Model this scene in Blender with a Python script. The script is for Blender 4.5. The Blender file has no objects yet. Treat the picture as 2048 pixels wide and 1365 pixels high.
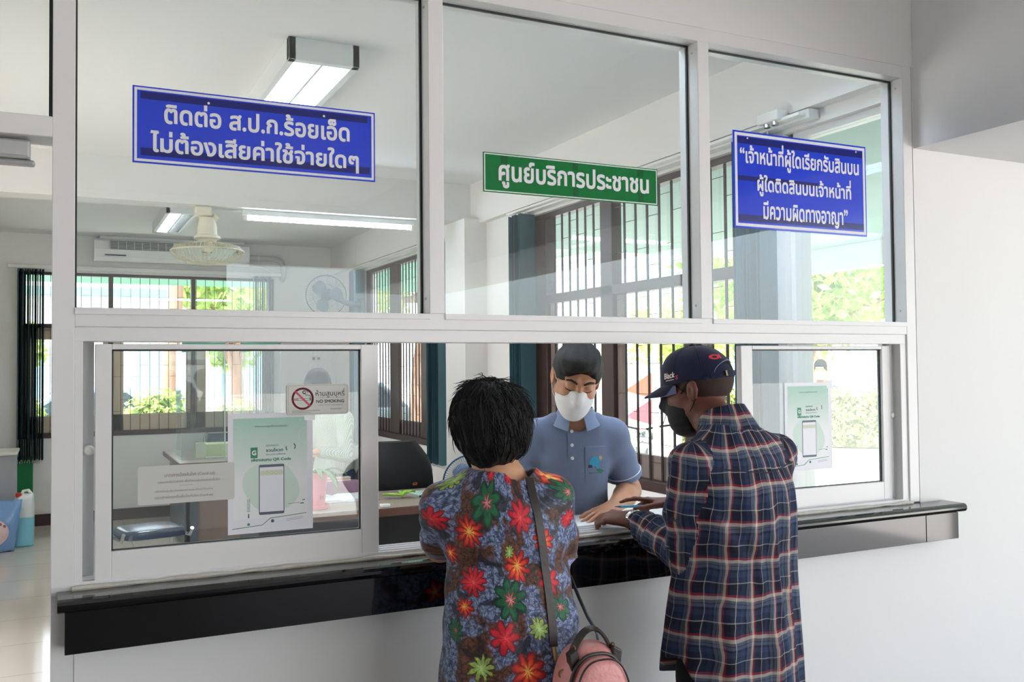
import bpy, bmesh, math, random
import numpy as np
from mathutils import Vector, Matrix, noise
from mathutils.geometry import delaunay_2d_cdt
random.seed(7)
SC = bpy.context.scene
COL = SC.collection

# ---------------------------------------------------------------- camera
YAW, PITCH, ROLL, FPX = math.radians(26.140), math.radians(1.572), math.radians(-0.533), 1849.8
cam_d = bpy.data.cameras.new('camera')
cam_d.sensor_width = 36.0
cam_d.lens = FPX * 36.0 / 2048.0
cam_d.clip_start = 0.05
cam_d.clip_end = 300
cam = bpy.data.objects.new('camera', cam_d)
COL.objects.link(cam)
_f = Vector((math.sin(YAW) * math.cos(PITCH), math.cos(YAW) * math.cos(PITCH), math.sin(PITCH)))
_r = Vector((math.cos(YAW), -math.sin(YAW), 0))
_u = _r.cross(_f)
_r2 = _r * math.cos(ROLL) + _u * math.sin(ROLL)
_u2 = -_r * math.sin(ROLL) + _u * math.cos(ROLL)
_m = Matrix((( _r2.x, _u2.x, -_f.x, 0), (_r2.y, _u2.y, -_f.y, -2.38), (_r2.z, _u2.z, -_f.z, 1.55), (0, 0, 0, 1)))
cam.matrix_world = _m
SC.camera = cam

# ---------------------------------------------------------------- sky, sun, exposure
world = bpy.data.worlds.new('sky')
SC.world = world
world.use_nodes = True
wn = world.node_tree
wn.nodes.clear()
w_out = wn.nodes.new('ShaderNodeOutputWorld')
w_bg = wn.nodes.new('ShaderNodeBackground')
w_sky = wn.nodes.new('ShaderNodeTexSky')
w_sky.sky_type = 'NISHITA'
w_sky.sun_disc = False
w_sky.sun_elevation = math.radians(61)
w_sky.sun_rotation = math.radians(250)
w_sky.air_density = 1.0
w_sky.dust_density = 3.5
w_mix = wn.nodes.new('ShaderNodeMix')
w_mix.data_type = 'RGBA'
w_mix.inputs[0].default_value = 0.72
w_mix.inputs[7].default_value = (3.3, 3.36, 3.5, 1)      # thin bright cloud over the blue
wn.links.new(w_sky.outputs[0], w_mix.inputs[6])
wn.links.new(w_mix.outputs[2], w_bg.inputs[0])
w_bg.inputs[1].default_value = 0.66
wn.links.new(w_bg.outputs[0], w_out.inputs[0])

sun_d = bpy.data.lights.new('sun', 'SUN')
sun_d.energy = 8.5
sun_d.angle = math.radians(0.6)
sun_d.color = (1.0, 0.975, 0.94)
sun = bpy.data.objects.new('sun', sun_d)
COL.objects.link(sun)
sun.rotation_euler = Vector((0.44, 0.16, -0.88)).to_track_quat('-Z', 'Y').to_euler()
sun.location = (-6, -4, 12)

vs = SC.view_settings
SC.display_settings.display_device = 'sRGB'
vs.view_transform = 'Standard'
vs.look = 'None'
vs.exposure = 1.02
vs.gamma = 1.0
vs.use_curve_mapping = False
SC.cycles.max_bounces = 10
SC.cycles.diffuse_bounces = 6
SC.cycles.glossy_bounces = 4
SC.cycles.transparent_max_bounces = 24
SC.cycles.sample_clamp_indirect = 6.0
SC.cycles.caustics_reflective = False
SC.cycles.caustics_refractive = False
SC.cycles.use_denoising = True

def area_lamp(name, loc, size, size_y, watts, color=(1, 1, 1), rot=(0, 0, 0), parent=None):
    d = bpy.data.lights.new(name, 'AREA')
    d.shape = 'RECTANGLE'
    d.size, d.size_y = size, size_y
    d.energy = watts
    d.color = color
    o = bpy.data.objects.new(name, d)
    COL.objects.link(o)
    o.location = loc
    o.rotation_euler = rot
    return o

# ---------------------------------------------------------------- helpers
def lin(c):
    out = []
    for v in c[:3]:
        v = v / 255.0
        out.append(v / 12.92 if v <= 0.04045 else ((v + 0.055) / 1.055) ** 2.4)
    return (out[0], out[1], out[2], 1.0)

MATS = {}
def new_mat(name):
    m = bpy.data.materials.new(name)
    m.use_nodes = True
    nt = m.node_tree
    nt.nodes.clear()
    out = nt.nodes.new('ShaderNodeOutputMaterial')
    MATS[name] = m
    return m, nt, out

def N(nt, t, **kw):
    n = nt.nodes.new(t)
    for k, v in kw.items():
        if k.startswith('i_'):
            n.inputs[int(k[2:])].default_value = v
        else:
            setattr(n, k, v)
    return n

def math_node(nt, op, a=None, b=None, c=None, clamp=False):
    n = nt.nodes.new('ShaderNodeMath')
    n.operation = op
    n.use_clamp = clamp
    for i, v in enumerate((a, b, c)):
        if v is None:
            continue
        if isinstance(v, (int, float)):
            n.inputs[i].default_value = v
        else:
            nt.links.new(v, n.inputs[i])
    return n.outputs[0]

def mixc(nt, fac, a, b):
    n = nt.nodes.new('ShaderNodeMix')
    n.data_type = 'RGBA'
    for i, v in ((0, fac), (6, a), (7, b)):
        if isinstance(v, (int, float, tuple)):
            n.inputs[i].default_value = v
        else:
            nt.links.new(v, n.inputs[i])
    return n.outputs[2]

def mat(name, col, rough=0.5, metal=0.0, spec=0.5, var=0.05, scale=6.0, bump=0.0, bscale=80.0, emit=0.0, ecol=None, coat=0.0, sheen=0.0, sss=0.0, stretch=None):
    m, nt, out = new_mat(name)
    b = N(nt, 'ShaderNodeBsdfPrincipled')
    c = lin(col)
    tc = N(nt, 'ShaderNodeTexCoord')
    src = tc.outputs['Object']
    if stretch:
        mp = N(nt, 'ShaderNodeMapping')
        mp.inputs['Scale'].default_value = stretch
        nt.links.new(src, mp.inputs[0])
        src = mp.outputs[0]
    nz = N(nt, 'ShaderNodeTexNoise')
    nz.inputs['Scale'].default_value = scale
    nz.inputs['Detail'].default_value = 4
    nt.links.new(src, nz.inputs['Vector'])
    lo = tuple(max(0, x * (1 - var)) for x in c[:3]) + (1,)
    hi = tuple(min(1, x * (1 + var)) for x in c[:3]) + (1,)
    nt.links.new(mixc(nt, nz.outputs[0], lo, hi), b.inputs['Base Color'])
    b.inputs['Roughness'].default_value = rough
    b.inputs['Metallic'].default_value = metal
    b.inputs['Specular IOR Level'].default_value = spec
    b.inputs['Coat Weight'].default_value = coat
    b.inputs['Sheen Weight'].default_value = sheen
    if sss:
        b.inputs['Subsurface Weight'].default_value = sss
        b.inputs['Subsurface Radius'].default_value = (0.012, 0.005, 0.003)
    if bump:
        nb = N(nt, 'ShaderNodeTexNoise')
        nb.inputs['Scale'].default_value = bscale
        nb.inputs['Detail'].default_value = 3
        nt.links.new(src, nb.inputs['Vector'])
        bp = N(nt, 'ShaderNodeBump')
        bp.inputs['Strength'].default_value = bump
        bp.inputs['Distance'].default_value = 0.01
        nt.links.new(nb.outputs[0], bp.inputs['Height'])
        nt.links.new(bp.outputs[0], b.inputs['Normal'])
    if emit:
        b.inputs['Emission Color'].default_value = lin(ecol or col)
        b.inputs['Emission Strength'].default_value = emit
    nt.links.new(b.outputs[0], out.inputs[0])
    return m

def glass_mat(name, tint=(0.955, 0.982, 0.985), ior=1.45, gloss=1.0, dirt=0.03):
    m, nt, out = new_mat(name)
    tr = N(nt, 'ShaderNodeBsdfTransparent')
    tr.inputs[0].default_value = (*tint, 1)
    gl = N(nt, 'ShaderNodeBsdfGlossy')
    gl.inputs['Roughness'].default_value = 0.0
    gl.inputs[0].default_value = (0.95, 1, 0.99, 1)
    fr = N(nt, 'ShaderNodeFresnel')
    ge = N(nt, 'ShaderNodeNewGeometry')
    mi = N(nt, 'ShaderNodeMix')
    mi.inputs[2].default_value = ior
    mi.inputs[3].default_value = 1.0 / ior
    nt.links.new(ge.outputs['Backfacing'], mi.inputs[0])
    nt.links.new(mi.outputs[0], fr.inputs[0])
    fac = math_node(nt, 'MULTIPLY', fr.outputs[0], gloss, clamp=True)
    mx = N(nt, 'ShaderNodeMixShader')
    nt.links.new(fac, mx.inputs[0])
    nt.links.new(tr.outputs[0], mx.inputs[1])
    nt.links.new(gl.outputs[0], mx.inputs[2])
    # a faint film of dust
    df = N(nt, 'ShaderNodeBsdfDiffuse')
    df.inputs[0].default_value = (0.8, 0.85, 0.85, 1)
    tc = N(nt, 'ShaderNodeTexCoord')
    nz = N(nt, 'ShaderNodeTexNoise')
    nz.inputs['Scale'].default_value = 3.0
    nz.inputs['Detail'].default_value = 8
    nt.links.new(tc.outputs['Object'], nz.inputs['Vector'])
    mx2 = N(nt, 'ShaderNodeMixShader')
    nt.links.new(math_node(nt, 'MULTIPLY', nz.outputs[0], dirt * 2), mx2.inputs[0])
    nt.links.new(mx.outputs[0], mx2.inputs[1])
    nt.links.new(df.outputs[0], mx2.inputs[2])
    nt.links.new(mx2.outputs[0], out.inputs[0])
    return m

class MB:
    def __init__(s):
        s.v, s.f = [], []
    def add(s, vs, fs):
        o = len(s.v)
        s.v += [tuple(v) for v in vs]
        s.f += [tuple(i + o for i in f) for f in fs]
        return s
    def box(s, x0, x1, y0, y1, z0, z1):
        return s.add([(x0, y0, z0), (x1, y0, z0), (x1, y1, z0), (x0, y1, z0), (x0, y0, z1), (x1, y0, z1), (x1, y1, z1), (x0, y1, z1)],
                     [(0, 3, 2, 1), (4, 5, 6, 7), (0, 1, 5, 4), (1, 2, 6, 5), (2, 3, 7, 6), (3, 0, 4, 7)])
    def obox(s, c, ax, ay, az):
        c, ax, ay, az = Vector(c), Vector(ax), Vector(ay), Vector(az)
        p = [c + ax * i + ay * j + az * k for k in (-1, 1) for i, j in ((-1, -1), (1, -1), (1, 1), (-1, 1))]
        return s.add(p, [(0, 3, 2, 1), (4, 5, 6, 7), (0, 1, 5, 4), (1, 2, 6, 5), (2, 3, 7, 6), (3, 0, 4, 7)])
    def rings(s, rings, cap=True, close=False):
        n = len(rings[0])
        o = len(s.v)
        for r in rings:
            s.v += [tuple(p) for p in r]
        m = len(rings)
        for i in range(m - 1 + (1 if close else 0)):
            a, b = o + i * n, o + ((i + 1) % m) * n
            for j in range(n):
                k = (j + 1) % n
                s.f.append((a + j, a + k, b + k, b + j))
        if cap and not close:
            s.f.append(tuple(o + j for j in reversed(range(n))))
            s.f.append(tuple(o + (m - 1) * n + j for j in range(n)))
        return s
    def tube(s, pts, r, n=8, cap=True, close=False):
        pts = [Vector(p) for p in pts]
        rs = r if isinstance(r, (list, tuple)) else [r] * len(pts)
        rings = []
        prev = None
        m = len(pts)
        for i, p in enumerate(pts):
            if close:
                t = pts[(i + 1) % m] - pts[i - 1]
            else:
                t = pts[min(i + 1, m - 1)] - pts[max(i - 1, 0)]
            t.normalize()
            if prev is None:
                a = t.orthogonal().normalized()
            else:
                a = prev - t * prev.dot(t)
                if a.length < 1e-6:
                    a = t.orthogonal()
                a.normalize()
            prev = a
            b = t.cross(a)
            rings.append([p + (a * math.cos(2 * math.pi * k / n) + b * math.sin(2 * math.pi * k / n)) * rs[i] for k in range(n)])
        return s.rings(rings, cap, close)
    def cyl(s, p0, p1, r0, r1=None, n=16):
        return s.tube([p0, p1], [r0, r0 if r1 is None else r1], n)
    def lathe(s, prof, c=(0, 0, 0), axis=(0, 0, 1), n=24, cap=True):
        c, ax = Vector(c), Vector(axis).normalized()
        a = ax.orthogonal().normalized()
        b = ax.cross(a)
        rings = [[c + ax * z + (a * math.cos(2 * math.pi * k / n) + b * math.sin(2 * math.pi * k / n)) * max(r, 1e-5) for k in range(n)] for r, z in prof]
        return s.rings(rings, cap)
    def torus(s, c, axis, R, r, n=32, k=6):
        c, ax = Vector(c), Vector(axis).normalized()
        a = ax.orthogonal().normalized()
        b = ax.cross(a)
        return s.tube([c + (a * math.cos(2 * math.pi * i / n) + b * math.sin(2 * math.pi * i / n)) * R for i in range(n)], r, k, close=True)
    def prism(s, poly, o, ux, uy, h):
        """poly in 2D on the plane (o, ux, uy), thickened along the normal by h"""
        o, ux, uy = Vector(o), Vector(ux), Vector(uy)
        nrm = ux.cross(uy).normalized() * h
        n = len(poly)
        base = [o + ux * p[0] + uy * p[1] for p in poly]
        return s.add(base + [p + nrm for p in base],
                     [tuple(reversed(range(n))), tuple(range(n, 2 * n))] + [(i, (i + 1) % n, n + (i + 1) % n, n + i) for i in range(n)])

def tag(o, label=None, cat=None, group=None, kind=None):
    if label: o['label'] = label
    if cat: o['category'] = cat
    if group: o['group'] = group
    if kind: o['kind'] = kind
    return o

def thing(name, label, cat, loc=(0, 0, 0), group=None, rz=0.0):
    o = bpy.data.objects.new(name, None)
    o.empty_display_size = 0.1
    COL.objects.link(o)
    o.location = loc
    o.rotation_euler = (0, 0, rz)
    return tag(o, label, cat, group)

def link_mesh(name, me, m, parent=None):
    o = bpy.data.objects.new(name, me)
    COL.objects.link(o)
    if m is not None:
        if isinstance(m, (list, tuple)):
            for x in m: me.materials.append(x)
        else:
            me.materials.append(m)
    if parent is not None:
        o.parent = parent
    return o

def root_of(o):
    while o.parent is not None:
        o = o.parent
    return o

def obj(name, mb, m, parent=None, smooth=False, bevel=0.0, seg=2, local=False, fix=True):
    me = bpy.data.meshes.new(name)
    me.from_pydata(mb.v, [], mb.f)
    if bevel or fix:
        bm = bmesh.new()
        bm.from_mesh(me)
        if fix:
            bmesh.ops.recalc_face_normals(bm, faces=bm.faces[:])
        if bevel:
            es = [e for e in bm.edges if len(e.link_faces) == 2 and e.calc_face_angle(0) > 0.6]
            bmesh.ops.bevel(bm, geom=es, offset=bevel, segments=seg, affect='EDGES', profile=0.5, clamp_overlap=True)
        bm.to_mesh(me)
        bm.free()
    if parent is not None and not local:
        r = root_of(parent)
        mw = Matrix.Translation(r.location) @ Matrix.Rotation(r.rotation_euler.z, 4, 'Z')
        me.transform(mw.inverted())
    o = link_mesh(name, me, m, parent)
    if smooth:
        me.polygons.foreach_set('use_smooth', [True] * len(me.polygons))
        try:
            me.set_sharp_from_angle(angle=math.radians(40 if smooth is True else smooth))
        except Exception:
            pass
    return o

def copy_tree(o, parent=None):
    c = o.copy()
    COL.objects.link(c)
    c.parent = parent
    for ch in list(o.children):
        copy_tree(ch, c)
    return c

def struct(name, mb, m, parent=None, **kw):
    o = obj(name, mb, m, parent, **kw)
    if parent is None:
        o['kind'] = 'structure'
    return o

def struct_root(name, loc=(0, 0, 0)):
    o = bpy.data.objects.new(name, None)
    COL.objects.link(o)
    o.location = loc
    o['kind'] = 'structure'
    return o

# ---------------------------------------------------------------- lettering
_GL = {}
UPPER = set('ิีึืัํ็')
TONE = set('่้๊๋์็ํ')
def _contours(body):
    if body in _GL:
        return _GL[body]
    cu = bpy.data.curves.new('t', 'FONT')
    cu.body = body
    cu.size = 1.0
    cu.resolution_u = 4
    cu.fill_mode = 'NONE'
    o = bpy.data.objects.new('t', cu)
    COL.objects.link(o)
    dg = bpy.context.evaluated_depsgraph_get()
    dg.update()
    me = o.evaluated_get(dg).to_mesh()
    n = len(me.vertices)
    co = np.zeros(n * 3)
    me.vertices.foreach_get('co', co)
    co = co.reshape(-1, 3)[:, :2]
    nxt = {}
    for e in me.edges:
        a, b = e.vertices
        nxt.setdefault(a, []).append(b)
        nxt.setdefault(b, []).append(a)
    seen = np.zeros(n, bool)
    cs = []
    for i in range(n):
        if seen[i] or i not in nxt:
            continue
        loop = [i]
        seen[i] = True
        cur = i
        while True:
            cand = [k for k in sorted(nxt[cur], key=lambda q: abs(q - cur)) if not seen[k]]
            if not cand:
                break
            cur = cand[0]
            seen[cur] = True
            loop.append(cur)
        if len(loop) > 2:
            cs.append(co[loop].copy())
    o.evaluated_get(dg).to_mesh_clear()
    bpy.data.objects.remove(o)
    bpy.data.curves.remove(cu)
    _GL[body] = cs
    return cs

def _area(c):
    x, y = c[:, 0], c[:, 1]
    return 0.5 * np.sum(x * np.roll(y, -1) - np.roll(x, -1) * y)

def _fill(cs):
    vs, es = [], []
    for c in cs:
        o = len(vs)
        k = len(c)
        vs += [Vector(p) for p in c]
        es += [(o + i, o + (i + 1) % k) for i in range(k)]
    r = delaunay_2d_cdt(vs, es, [], 0, 1e-6)
    V, F = r[0], r[2]
    out = []
    for f in F:
        cx = sum(V[i][0] for i in f) / len(f)
        cy = sum(V[i][1] for i in f) / len(f)
        w = 0
        for c in cs:
            y0, y1 = c[:, 1], np.roll(c[:, 1], -1)
            x0, x1 = c[:, 0], np.roll(c[:, 0], -1)
            up = (y0 <= cy) & (y1 > cy)
            dn = (y1 <= cy) & (y0 > cy)
            cr = (x1 - x0) * (cy - y0) - (cx - x0) * (y1 - y0)
            w += int(np.sum(up & (cr > 0))) - int(np.sum(dn & (cr < 0)))
        if w != 0:
            out.append(f)
    return [tuple(v) for v in V], out

def text_shape(body, bold=0.0):
    """2D vertices and triangles of a line of text, glyph by glyph; tone marks climb over upper vowels"""
    V, F = [], []
    prev_n = 0
    for i, ch in enumerate(body):
        cs = _contours(body[:i + 1])
        new = [c.copy() for c in cs[prev_n:]]
        prev_n = len(cs)
        if not new:
            continue
        dy = 0.0
        if ch in TONE and i and body[i - 1] in UPPER:
            dy = 0.19
        if ch in TONE and i + 1 < len(body) and body[i + 1] == 'ำ':
            dy = 0.19
        sgn = 1.0 if max(new, key=lambda c: abs(_area(c))) is None else np.sign(_area(max(new, key=lambda c: abs(_area(c)))))
        out = []
        for c in new:
            keep = np.hypot(*(c - np.roll(c, 1, 0)).T) > 1e-4
            c = c[keep]
            if len(c) < 3:
                continue
            if bold:
                t = np.roll(c, -1, 0) - np.roll(c, 1, 0)
                t /= np.maximum(np.hypot(t[:, 0], t[:, 1]), 1e-9)[:, None]
                nrm = np.stack([t[:, 1], -t[:, 0]], 1) * sgn
                c = c + nrm * bold
            c[:, 1] += dy
            out.append(c)
        if not out:
            continue
        v, f = _fill(out)
        o = len(V)
        V += v
        F += [tuple(k + o for k in t) for t in f]
    return np.array(V), F

def put_text(mb, body, o, ux, uy, w=None, h=None, bold=0.0, align='C', slant=0.0):
    """lay text in the box of width w (and height h of the letters o..top) centred (or left) at o; ux, uy unit vectors of the plane"""
    V, F = text_shape(body, bold)
    x0, x1 = V[:, 0].min(), V[:, 0].max()
    y0, y1 = V[:, 1].min(), V[:, 1].max()
    sx = w / (x1 - x0) if w else None
    sy = h / (y1 - y0) if h else None
    sx = sx or sy
    sy = sy or sx
    ox = (x0 + x1) / 2 if align == 'C' else x0
    oy = (y0 + y1) / 2
    o, ux, uy = Vector(o), Vector(ux), Vector(uy)
    pts = [o + ux * ((p[0] - ox + slant * (p[1] - oy)) * sx) + uy * ((p[1] - oy) * sy) for p in V]
    mb.add(pts, F)
    return mb
# ---------------------------------------------------------------- materials of the place
M_WALL = mat('white_wall_paint', (228, 228, 227), 0.62, spec=0.3, var=0.015, scale=2.5, bump=0.03, bscale=120)
M_WALLW = mat('warm_white_wall_paint', (235, 233, 229), 0.6, spec=0.3, var=0.015, scale=2.5, bump=0.03, bscale=120)
M_CEIL = mat('ceiling_paint', (236, 236, 236), 0.8, spec=0.2, var=0.012, scale=1.5)
M_ALU = mat('white_powder_coated_aluminium', (226, 226, 226), 0.28, spec=0.5, var=0.012, scale=5)
M_ALUG = mat('grey_aluminium_track', (190, 192, 193), 0.35, metal=0.35, var=0.02)
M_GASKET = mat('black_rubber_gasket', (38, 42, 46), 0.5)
M_GLASS = glass_mat('partition_glass', gloss=1.15, dirt=0.02)
M_GLASSW = glass_mat('window_glass', tint=(0.96, 0.98, 0.98), dirt=0.01)
M_GRAN = mat('polished_black_granite', (10, 10, 12), 0.06, spec=0.9, var=0.3, scale=160)
M_BROWN = mat('dark_brown_timber', (66, 48, 44), 0.4, var=0.18, scale=3, stretch=(14, 14, 1.2), bump=0.05)
M_LILAC = mat('grey_brown_timber', (132, 118, 112), 0.45, var=0.1, scale=3, stretch=(14, 14, 1.2))
M_BEIGE = mat('beige_timber_sash', (206, 188, 162), 0.5, var=0.08, scale=3, stretch=(14, 14, 1.5))
M_BAR = mat('dark_painted_iron_bar', (58, 48, 47), 0.45, metal=0.2)
M_WIRE = mat('thin_grey_wire', (92, 88, 86), 0.45, metal=0.5)
M_SKIRT = mat('dark_brown_skirting_tile', (60, 42, 40), 0.25, var=0.15)
M_TEAL = mat('teal_blind_fabric', (86, 127, 138), 0.75, var=0.06, scale=40, bump=0.1, bscale=400)
M_TEALD = mat('dark_teal_blind_fabric', (62, 96, 106), 0.75, var=0.06, scale=40, bump=0.1, bscale=400)
M_CHAIN = mat('white_plastic_chain', (235, 235, 232), 0.4)
M_WHITEP = mat('white_plastic', (236, 236, 232), 0.35)
M_CREAM = mat('cream_plastic', (228, 224, 204), 0.35)
M_CAULK = mat('old_silicone_caulk', (205, 202, 192), 0.5, var=0.2, scale=25, bump=0.4, bscale=50)

def floor_mat():
    m, nt, out = new_mat('glossy_beige_floor_tile')
    b = N(nt, 'ShaderNodeBsdfPrincipled')
    tc = N(nt, 'ShaderNodeTexCoord')
    br = N(nt, 'ShaderNodeTexBrick')
    br.offset = 0.0
    br.inputs['Scale'].default_value = 1.0
    br.inputs['Brick Width'].default_value = 0.6
    br.inputs['Row Height'].default_value = 0.6
    br.inputs['Mortar Size'].default_value = 0.0025
    br.inputs['Color1'].default_value = lin((205, 197, 184))
    br.inputs['Color2'].default_value = lin((200, 192, 180))
    br.inputs['Mortar'].default_value = lin((150, 142, 130))
    nt.links.new(tc.outputs['Object'], br.inputs['Vector'])
    nz = N(nt, 'ShaderNodeTexNoise')
    nz.inputs['Scale'].default_value = 5
    nt.links.new(tc.outputs['Object'], nz.inputs['Vector'])
    nt.links.new(mixc(nt, math_node(nt, 'MULTIPLY', nz.outputs[0], 0.12), br.outputs[0], lin((170, 160, 148))), b.inputs['Base Color'])
    b.inputs['Roughness'].default_value = 0.09
    nt.links.new(b.outputs[0], out.inputs[0])
    return m
M_FLOOR = floor_mat()
M_LFLOOR = mat('lobby_stone_floor', (88, 84, 80), 0.65, spec=0.2, var=0.1)

def rotz(v, a):
    return (v[0] * math.cos(a) - v[1] * math.sin(a), v[0] * math.sin(a) + v[1] * math.cos(a), v[2])

CZ = 2.93          # office ceiling
XW = 2.86          # inner face of the window wall
YB = 8.05          # back wall
# ---------------------------------------------------------------- floors, ceilings, walls
struct('floor_office', MB().box(-3.2, XW + 0.15, 0.0, YB + 0.15, -0.12, 0.0), M_FLOOR)
struct('ceiling_office', MB().box(-3.2, XW + 0.15, 0.1, YB + 0.15, CZ, CZ + 0.15), M_CEIL)
struct('ceiling_lobby', MB().box(-5.0, 5.6, -7.0, 0.1, 3.25, 3.4), M_CEIL)
struct('wall_lobby_back', MB().box(-5.0, 1.5, -7.15, -7.0, 0, 3.25).box(1.5, 4.4, -7.15, -7.0, 2.6, 3.25), M_WALL)
struct('floor_lobby', MB().box(-5.0, 4.4, -7.15, -0.0, -0.125, -0.001), M_LFLOOR)
struct('wall_front', MB().box(0.035, 5.2, 0.0, 0.1, 0.0, 0.99).box(2.815, 5.2, 0.0, 0.1, 0.99, 2.637).box(-3.2, 5.2, 0.0, 0.1, 2.637, 3.25)
       .box(-3.2, -1.15, 0.0, 0.1, 0, 2.637), M_WALL)
struct('wall_light_block', MB().box(5.2, 5.35, -1.1, 0.1, 0, 3.25), M_WALL)  # unseen return wall, added to hold back daylight from the right
struct('beam_lobby', MB().box(2.82, 3.75, -7.0, -0.001, 2.337, 3.25), M_WALL)
# back wall with its long window
BX0, BX1, BZ0, BZ1 = -0.36, 2.16, 0.87, 2.55
wb = MB()
wb.box(-3.2, BX0, YB, YB + 0.15, 0, CZ).box(BX1, XW + 0.15, YB, YB + 0.15, 0, CZ)
wb.box(BX0, BX1, YB, YB + 0.15, 0, BZ0).box(BX0, BX1, YB, YB + 0.15, BZ1, CZ)
struct('wall_back', wb, M_WALLW)
struct('baseboard_back', MB().box(-3.2, XW, YB - 0.015, YB, 0, 0.115), M_SKIRT)
# window wall on the right, openings A (far), B (barred) and C (plain)
A0, A1, B0, B1, C0, C1 = 4.75, 6.95, 0.78, 3.15, 0.16, 0.72
WZ0, WZ1 = 0.87, 2.56
wr = MB()
for a, b in ((0.1, C0), (B1, A0), (A1, YB + 0.15), (C1, B0)):
    wr.box(XW, XW + 0.15, a, b, 0, CZ)
for a, b in ((C0, C1), (B0, B1), (A0, A1)):
    wr.box(XW, XW + 0.15, a, b, 0, WZ0 if a != C0 else 0.62).box(XW, XW + 0.15, a, b, WZ1, CZ)
struct('wall_right', wr, M_WALLW)
struct('baseboard_right', MB().box(XW - 0.015, XW, 0.1, YB, 0, 0.115), M_SKIRT)
struct('beam_right', MB().box(2.80, XW, 0.1, YB, 2.62, CZ), M_WALLW)
struct('beam_office', MB().box(-1.1, 2.80, 4.02, 4.22, 2.645, CZ), M_WALL)
struct('pillar_right', MB().box(2.68, XW, 3.86, 4.24, 0, 2.645), M_WALLW)
# left wall of the office with a tall opening to the daylight
struct('wall_left', MB().box(-1.25, -1.1, 0.1, 1.7, 0, CZ).box(-1.25, -1.1, 3.72, YB, 0, CZ).box(-1.25, -1.1, 1.7, 3.72, 2.2, CZ), M_WALLW)
struct('wall_lobby_left', MB().box(-5.0, -4.85, -7.0, 0.1, 0, 3.25), M_WALL)

# ---------------------------------------------------------------- the glazed partition
GY = 0.055
win = struct_root('window_1', (0, 0, 0))
fr = MB()
fr.box(-0.014, 0.034, 0.0, 0.1, 0.0, 2.637)          # post beside the door
fr.box(2.765, 2.813, 0.0, 0.1, 1.045, 2.637)
fr.box(0.034, 2.765, 0.0, 0.1, 2.592, 2.637)
for x in (0.917, 1.842):
    fr.box(x, x + 0.045, 0.0, 0.1, 1.697, 2.592)
obj('frame', fr, M_ALU, win, bevel=0.0015, seg=1)
tb = MB().box(0.034, 2.765, 0.0, 0.1, 1.652, 1.697)
obj('transom', tb, M_ALU, win, bevel=0.0015, seg=1)
bead = MB()
for a, b in ((0.034, 0.917), (0.962, 1.842), (1.887, 2.765)):
    bead.box(a, b, -0.004, 0.0, 1.681, 1.697)
bead.box(0.034, 2.765, 0.006, 0.09, 1.618, 1.652).box(0.034, 0.052, 0.006, 0.09, 1.045, 1.618).box(2.735, 2.765, 0.006, 0.09, 1.045, 1.618)
obj('track_head', bead, M_ALU, win, bevel=0.001, seg=1)
gk = MB()
for a, b in ((0.034, 0.917), (0.962, 1.842), (1.887, 2.765)):
    for g0, g1 in (((a, 2.587), (b, 2.592)), ((a, 1.697), (b, 1.700)), ((a, 1.697), (a + 0.005, 2.592)), ((b - 0.006, 1.697), (b, 2.592))):
        gk.box(g0[0], g1[0], GY - 0.004, GY + 0.004, g0[1], g1[1])
obj('gasket', gk, M_GASKET, win)
for i, (a, b) in enumerate(((0.034, 0.917), (0.962, 1.842), (1.887, 2.765))):
    obj('glass_pane', MB().box(a, b, GY - 0.002, GY + 0.002, 1.697, 2.592), M_GLASS, win)
    sc = MB()
    for x, z in ((b + 0.0, 2.55), ):
        pass
    for z in (2.56, 1.74):
        sc.cyl((b - 0.0005, 0.028, z), (b - 0.003, 0.028, z), 0.004, n=10)
    obj('screw', sc, M_ALUG, win)
sill = MB()
sill.box(0.034, 2.765, 0.0, 0.1, 1.0, 1.046)
for y in (0.004, 0.034, 0.062, 0.092):
    sill.box(0.034, 2.765, y, y + 0.006, 1.046, 1.058)
obj('sill_track', sill, M_ALU, win, bevel=0.001, seg=1)
pts = [(0.03 + 2.74 * i / 60, -0.006 + 0.0015 * math.sin(i * 1.7), 1.0455 + 0.0012 * math.sin(i * 2.9)) for i in range(61)]
obj('caulk_bead', MB().tube(pts, [0.0055 + 0.0016 * math.sin(i * 1.3) for i in range(61)], 8), M_CAULK, win, smooth=True)
obj('gap_shadow_board', MB().box(0.052, 0.078, 0.07, 0.09, 1.058, 1.618).box(2.716, 2.735, 0.07, 0.09, 1.058, 1.618), M_ALUG, win)
# transom light over the door, and the door head
dr = struct_root('door_1', (0, 0, 0))
obj('frame', MB().box(-1.15, -0.014, 0.0, 0.1, 2.092, 2.14).box(-1.15, -0.014, 0.0, 0.1, 2.592, 2.637).box(-1.15, -1.10, 0, 0.1, 0, 2.637), M_ALU, dr, bevel=0.0015, seg=1)
obj('gasket', MB().box(-0.022, -0.014, 0.046, 0.06, 2.14, 2.592).box(-1.1, -0.014, 0.046, 0.06, 2.14, 2.146), M_GASKET, dr)
obj('glass_pane', MB().box(-1.10, -0.014, GY - 0.002, GY + 0.002, 2.14, 2.592), M_GLASS, dr)
obj('door_closer', MB().box(-0.36, -0.06, 0.03, 0.085, 2.045, 2.088).box(-0.2, -0.05, 0.05, 0.07, 2.03, 2.045), M_ALUG, dr, bevel=0.006)

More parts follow.
